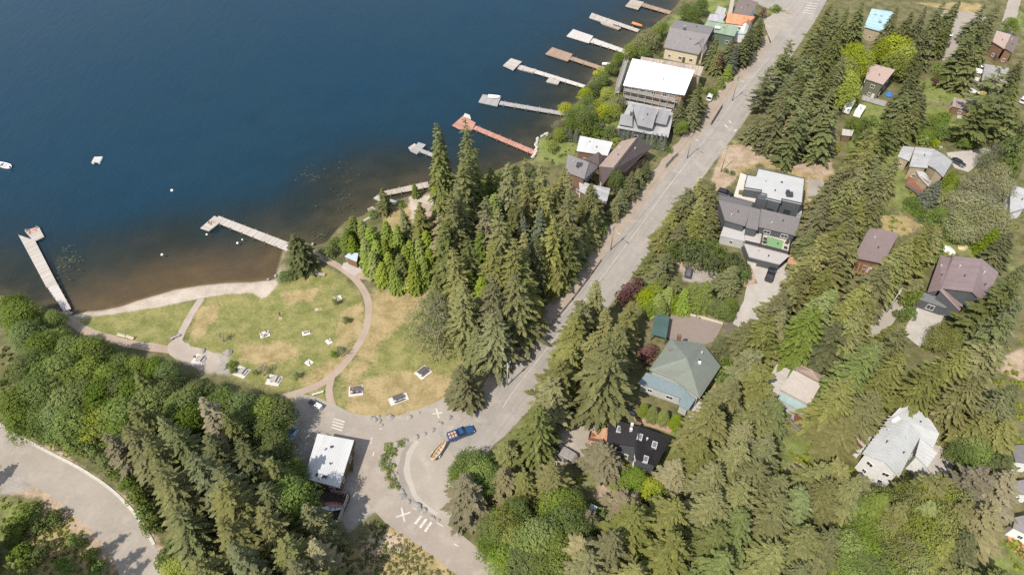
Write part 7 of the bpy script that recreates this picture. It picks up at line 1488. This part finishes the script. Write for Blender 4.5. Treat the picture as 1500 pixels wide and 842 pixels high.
f 1170,693,20,4.4 1187,698,20,4.4 1157,709,22,4.4 1144,726,22,4.4 1135,747,22,4.4 1183,752,22,4.4 1191,769,20,4.2 1170,769,21,4.4 1206,680,16,3.8 1235,674,15,3.6 1256,676,14,3.4 1224,704,21,4.4 1245,715,20,4.2 1256,704,18,4 1230,737,20,4.4 1245,747,18,4 1217,758,20,4.4 1226,780,18,4 1165,735,22,4.4 1205,715,20,4 1144,791,19,4.2 1148,812,18,4 1161,799,18,4 1213,791,17,3.8 1270,695,14,3.4 1115,725,22,4.4
y 1200,730,21,4.4 1183,725,20,4.2 1072,747,22,4.2 1092,750,21,4 1062,817,20,4 1205,750,20,4
n 1079,767,22,4.4 1118,778,17,3 1098,790,19,4
s 1053,765,21,4.4 1066,786,21,4.4 1088,795,21,4.4 1049,778,21,4.2 1044,799,20,4.2 1098,825,19,4.2 1118,812,16,3.6 1180,830,15,3.8 1198,827,15,3.6 1044,826,19,4 1075,838,19,4 1150,838,14,3.4
d 1267,732,12,4.4 1252,782,11,4.4 1278,782,11,4.4 1256,825,9,4 1230,830,8,3.6 1273,812,10,4.2 1284,814,10,4.2 1303,828,9,4 1270,803,10,4.2 1240,806,9,4 1320,838,8,3.6 1274,748,12,4.2 1292,760,12,4.2 1300,790,10,4
f 1330,742,17,3.4 1378,698,18,3.6 1412,738,17,3.4 1345,765,16,3.2 1390,790,15,3.2
y 1296,716,16,3.2 1360,735,16,3.4 1402,768,15,3.2
o 1368,711,16,4.8 1394,706,16,4.6 1413,720,16,4.4 1351,718,15,4.6 1380,737,16,4.8 1404,749,16,4.6 1363,754,16,4.8 1332,749,15,4.6 1339,775,14,4.6 1368,780,15,4.6 1399,775,14,4.4 1320,797,12,4.2 1356,806,12,4.4 1291,720,14,3.8 1303,720,14,3.8 1345,735,15,4.4 1320,730,13,4 1385,762,15,4.4 1310,760,13,4.2
d 1428,655,9,3.8 1409,651,9,3.8 1452,660,9,3.8 1440,640,9,3.6 1418,668,8,3.4 1400,640,8,3.4
g 1442,689,18,4.6 1469,689,18,4.6 1428,708,17,4.2 1457,708,17,4.4 1464,744,17,4.2 1445,761,17,4 1481,737,16,4 1471,775,15,3.8 1420,760,15,3.8 1488,690,16,3.8
s 1428,782,16,4 1457,797,15,4 1440,806,15,4 1394,830,12,3.4 1413,833,12,3.4 1490,838,14,4 1488,672,12,3
s 788,592,19,4.6 810,600,18,4.2 776,618,16,3.8 800,622,16,3.8 741,647,10,3.8 766,640,8,2.6 
d 689,669,9,4.2 703,679,9,4.2 678,688,8,3.6 716,690,8,3.4
g 682,703,13,4 695,716,12,3.8 669,725,10,3.2 891,654,10,3.6 917,725,9,3.4 738,687,10,3.2 905,735,8,3
f 766,696,10,3.2 778,700,9,2.8 810,687,13,4.2 750,700,8,2.6 757,720,8,2.6 825,700,9,3
d 818,725,9,4.2 795,768,12,4.6 775,779,11,4.4 812,785,11,4.2 766,808,10,4.2 741,808,8,3.8 790,814,10,4.2 812,808,10,4 835,751,11,4.2 726,762,9,3.6 755,736,10,3.6 842,770,10,4 720,790,6,3.2 840,730,10,3.8
o 738,751,11,4.2 790,790,11,4 752,770,10,3.8
u 700,800,3.4,2.8 712,812,3.4,2.8 690,790,3,2.4 670,785,3,2.4 650,768,3,2.4 660,778,3,2.4 728,826,4,3 761,831,5,3.4 740,838,4,3 680,798,2.6,2.2 648,755,2.6,2 640,745,2.2,1.6
g 847,788,15,3.8 833,800,14,3.4 859,749,8,3 
f 873,416,20,3.4 889,421,18,3.2 855,439,19,3.6 863,427,19,3.4 844,457,21,4 826,477,19,3.8 844,477,20,3.8 894,453,16,3.2 923,442,13,3 938,450,13,3 920,461,13,3.2 894,492,27,5.6 881,504,24,5 907,510,24,5 857,518,22,4.4 829,505,18,4 816,531,18,3.8 810,558,17,3.8 839,552,20,4.2 855,563,20,4.2 886,558,20,4.4 902,552,18,4.2 865,594,13,3.6 886,594,12,3.4 868,480,20,4 830,530,18,3.8 905,475,16,3.6 935,475,11,3 865,545,22,4.4
s 797,580,16,3.8 800,594,14,3.4 880,440,18,3.4 918,490,12,3
y 928,487,8,2.8 920,500,7,2.6
l 951,427,6,2.8 964,417,6,2.6 957,708,6,2.4 953,804,8,3
s 955,366,11,2.4 978,369,10,2.4 968,384,10,2.6 976,400,9,2.6 989,411,8,2.4 1075,390,10,2.8 1051,489,9,3.0 1062,495,7,2.4
c 1018,412,9,2.4 1038,412,10,2.8 1005,424,8,2.4 1028,424,8,2.4 980,420,8,2.6 966,432,7,2.4 990,432,7,2.2 944,592,4,1.6 959,597,4.2,1.6 976,602,4.4,1.7 994,608,4.2,1.7 973,440,6,2
d 1062,446,5,2.6 1050,440,5,2.4 1072,438,5,2.2 1042,436,5,2.2 931,694,5,3.0 1068,455,3,2 955,440,5,2.4
k 1067,523,4,1.8 1000,346,6,3.6 1018,350,6,3.6 1038,357,6,3.6 1058,364,6,3.4 1078,372,6,3.2 1008,360,6,3.4 1030,370,6,3.4 1050,376,6,3.2 1070,384,5,3 1088,386,5,2.6 984,348,5,3 990,362,5,2.8 1092,396,4,2.2 1045,352,6,3 1080,392,4,2.4
f 1028,258,15,3.4 1014,275,14,3.4 1045,270,13,3.2 1031,288,14,3.4 1004,290,13,3.4 1046,303,11,3 1024,312,12,3.4 989,307,12,3.2 976,328,9,2.8 1008,306,13,3.2 1040,320,10,3 1000,325,10,3.2 1020,296,13,3.2
u 1085,262,2,1 1074,250,1.6,.9 1065,247,1.6,.9 1290,300,3,2.2 1060,545,4,2.6 1070,540,4,2.6 1086,558,4,2.6 1092,570,4,2.4 1112,548,4,2.4
f 931,737,20,4.6 912,756,20,4.4 941,775,20,4.4 900,775,20,4.2 888,790,19,4.2 924,794,22,4.6 993,727,19,4.4 1008,720,17,3.8 984,742,18,4 974,754,18,4 1003,754,20,4.2 1015,756,17,3.8 1032,775,19,4.2 989,785,22,4.6 866,814,17,4 888,823,17,4.2 936,828,18,4.2 960,823,17,4 1022,828,18,4.2 1044,809,19,4
g 1003,794,21,4.4 974,799,19,4.2 993,823,18,4 1017,799,19,4
u 876,766,6,2.6 880,780,5,2.6 862,762,5,2.4 868,775,5,2.4 884,750,4,2 944,715,3,1.8 975,705,4,1.8 960,712,5,2 850,738,4,2.2 970,720,6,2
'''
R_ = random.Random(5)
# how deep each ground cell lies inside a house, road or path outline
BLK = np.full(GX.shape, -9.0)
for P in BLOCKED:
    a = np.array(P); ii = np.where((gy > a[:, 1].min() - 2) & (gy < a[:, 1].max() + 2))[0]; jj = np.where((gx > a[:, 0].min() - 2) & (gx < a[:, 0].max() + 2))[0]
    if len(ii) and len(jj): q = np.ix_(ii, jj); BLK[q] = np.maximum(BLK[q], sdist(P, GX[q], GY[q]))
def clear(x, y, rad):
    i = min(len(gy) - 1, int(np.searchsorted(gy, y - .4))); j = min(len(gx) - 1, int(np.searchsorted(gx, x - .4)))
    return BLK[i, j] < -rad and SD[i, j] > .3
def inside(P, x, y):
    r = False
    for i in range(len(P)):
        (x0, y0), (x1, y1) = P[i], P[i - 1]
        if (y0 > y) != (y1 > y) and x < (x1 - x0) * (y - y0) / (y1 - y0) + x0: r = not r
    return r
def to_px(x, y, z):
    z -= CAM_H; d = y * CP - z * SP; return (750 + FPX * x / d, 421 - FPX * (y * SP + z * CP) / d)
def covers(x, y, h, r):
    n = k = 0
    for f in (.12, .35, .6, .85):
        for o in (-.8, 0, .8):
            q = to_px(x + o * r * (1 - f), y, h * f); n += 1
            for P in PROT:
                if inside(P, *q): k += 1; break
    return k / n
LIST = []; DROPPED = 0
CONI = 'sfgnyp'
for line in TREES.strip().splitlines():
    k, *items = line.split()
    for it in items:
        px, py, h, r = map(float, it.split(',')); best = None
        if k == 'S':       # stands outside the picture, only its shadow reaches into it
            q = at(px, py); L = h / math.tan(SUN_EL); LIST.append(('s', q.x + math.sin(SUN_AZ) * L, q.y + math.cos(SUN_AZ) * L, h, r)); continue
        if k == 'q':       # the two trees that stand free at the lot and the lawn
            q = at(px, py, h); LIST.append(('f' if h > 14 else 't', q.x, q.y, h, r)); continue
        if k in CONI: r *= 1.28 if not (px > 860 and py > 470) else 1.42
        if k in 'dl': r *= 1.12
        for mul in (1, .93, 1.07, .86, 1.14, .78, 1.22, .7, 1.3, .6, 1.4):
            p = at(px, py, h * mul)
            if clear(p.x, p.y, .5 if h > 4 else .2): best = mul; break
        if best is None and h < 1.7: best = 1
        if best is None:
            DROPPED += 1; continue
        p = at(px, py, h * best); hh = h * best
        if h > 5 and k != 't' and covers(p.x, p.y, hh, r) > (.16 if py > 440 or (px > 1180 and py > 300) else .27 if py > 300 else .4): DROPPED += 1; continue
        if k in CONI and any((q[0] in CONI or q[0] == 't' and q[4] > 5) and (q[1] - p.x) ** 2 + (q[2] - p.y) ** 2 < (.38 * (r + q[4])) ** 2 for q in LIST): DROPPED += 1; continue
        LIST.append((k, p.x, p.y, hh, r * (.5 + .5 * best)))
print('trees', len(LIST), 'dropped', DROPPED)
DIRS = {}
def direction(lx, ly, x, y):
    dx, dy = x - lx, y - ly
    if abs(dx) > abs(dy) * 1.3: return 'right of' if dx > 0 else 'left of'
    return 'beyond' if dy > 0 else 'below'
ORD = ['nearest it', 'second nearest to it', 'third nearest', 'fourth nearest', 'fifth nearest', 'sixth nearest', 'seventh nearest', 'eighth nearest', 'ninth nearest', 'tenth nearest', 'eleventh nearest', 'twelfth nearest', 'thirteenth nearest', 'fourteenth nearest', 'fifteenth nearest', 'sixteenth nearest', 'seventeenth nearest', 'eighteenth nearest', 'nineteenth nearest', 'twentieth nearest', 'outermost']
def size_word(k, h):
    b = INFO[k][4]; return 'tall' if h > b * 1.12 else ('low' if h < b * .72 else 'medium')
buckets = {}
for i, (k, x, y, h, r) in enumerate(LIST):
    ds = sorted(((x - m[1]) ** 2 + (y - m[2]) ** 2, m) for m in LAND_MARKS); d, m = ds[0]
    buckets.setdefault((size_word(k, h), INFO[k][2], direction(m[1], m[2], x, y), m[0]), []).append((d, i))
LABEL = {}
for (sz, ph, di, mk), L in buckets.items():
    L.sort()
    for n, (d, i) in enumerate(L):
        if len(f'{ph} {di} the {mk}'.replace('-', ' ').split()) > 10: ph = ph.replace(' with pale limbs', '').replace(' leafy', '')
        LABEL[i] = ('' if len(f'{ph} {di} the {mk}'.replace('-', ' ').split()) > 10 else sz + ' ') + f'{ph} {di} the {mk}' + ('' if len(L) == 1 else ', ' + (ORD[n] if n < len(ORD) else 'outermost of its kind'))
for i, (k, x, y, h, r) in enumerate(LIST):
    nm, cat, ph, grp, _ = INFO[k]; pk = k + 'B' if k in 'sfy' and r > 5.3 else k
    cr, tr, h0, r0 = PROTO[pk][(0 if h > 6 else 1) if k == 't' else R_.randrange(len(PROTO[pk]))]
    s = (r / r0 * R_.uniform(.94, 1.06), r / r0 * R_.uniform(.94, 1.06), h / h0); rz = R_.uniform(0, 2 * PI)
    if tr is None:
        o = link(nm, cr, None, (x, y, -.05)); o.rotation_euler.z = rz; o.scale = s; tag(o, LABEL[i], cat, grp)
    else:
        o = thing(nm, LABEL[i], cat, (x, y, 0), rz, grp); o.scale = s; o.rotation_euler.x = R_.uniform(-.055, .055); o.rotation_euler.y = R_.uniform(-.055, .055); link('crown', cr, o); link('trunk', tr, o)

# scrub on the dirt clearing and wood floor undergrowth: nobody could count it
def ground_cover(name, label, px, n, mat, s0, s1, seed, hgt=.7, leaves=26):
    r = np.random.RandomState(seed); P = [xy(*p) for p in px]; a = np.array(P); Q = []; T = []; got = 0
    while got < n:
        x = r.uniform(a[:, 0].min(), a[:, 0].max()); y = r.uniform(a[:, 1].min(), a[:, 1].max())
        if not inside(P, x, y): continue
        if mnoise.noise(Vector((x * .22, y * .22, seed))) < r.uniform(-.45, .2): got += .15; continue
        if not clear(x, y, .4): got += .05; continue
        got += 1; s = r.uniform(s0, s1); tn = r.rand()
        for k in range(leaves):
            d = r.normal(size=3); d /= np.linalg.norm(d); d[2] = abs(d[2]); p = np.array([x, y, 0]) + d * s * np.array([1, 1, hgt]) * r.uniform(.5, 1)
            nn = d + r.normal(size=3) * .5; u = np.cross(nn, r.normal(size=3)); u /= np.linalg.norm(u); v = np.cross(nn, u); v /= np.linalg.norm(v); l = s * r.uniform(.3, .6)
            Q.append([p - u * l, p + v * l * .6, p + u * l, p - v * l * .6]); T.append(.5 * tn + .5 * r.rand())
    o = link(name, leaf_mesh(name, np.array(Q), np.array(T), mat)); tag(o, label, 'undergrowth', None, 'stuff')
ground_cover('scrub', 'low green scrub dotted over the dirt clearing', [(485, 842), (500, 790), (575, 752), (600, 775), (690, 842)], 300, L_DRK, .2, .5, 3, .6, 14)
ground_cover('scrub', 'yellowish tufts of dry scrub over the dirt clearing', [(485, 842), (500, 790), (575, 752), (600, 775), (690, 842)], 260, L_GRY, .15, .45, 4, .6, 14)
ground_cover('undergrowth', 'low green undergrowth beside the lower road', [(0, 730), (60, 735), (110, 765), (160, 842), (0, 842)], 230, L_OLV, .25, .7, 5, .7, 18)
ground_cover('undergrowth', 'leafy undergrowth on the slope floor under the lower trees', [(700, 800), (850, 700), (1050, 640), (1300, 600), (1500, 520), (1500, 842), (740, 842)], 900, L_OLV, .4, 1.2, 6)
ground_cover('undergrowth', 'leafy undergrowth on the floor of the shore wood', [(0, 500), (100, 500), (260, 560), (420, 600), (440, 800), (480, 842), (250, 842), (230, 770), (120, 660), (0, 600)], 600, L_DRK, .4, 1.2, 7)
ground_cover('undergrowth', 'garden plants and weeds between the houses on the slope', [(1240, 215), (1330, 120), (1430, 120), (1500, 200), (1500, 520), (1300, 520), (1200, 420), (1190, 330)], 700, L_OLV, .3, .9, 8)
ground_cover('undergrowth', 'weeds on the verge and in the gardens along the shore', [(790, 210), (880, 100), (1000, 20), (1060, 60), (1000, 200), (900, 340), (780, 480), (700, 520), (640, 420), (700, 300)], 420, L_DEC, .3, .8, 9)
ground_cover('strip_plants', 'plants on the shaggy planted strip between the boulders', [(562, 655), (598, 640), (600, 648), (575, 672), (585, 712), (570, 705), (557, 680)], 60, L_YEL, .25, .7, 10)
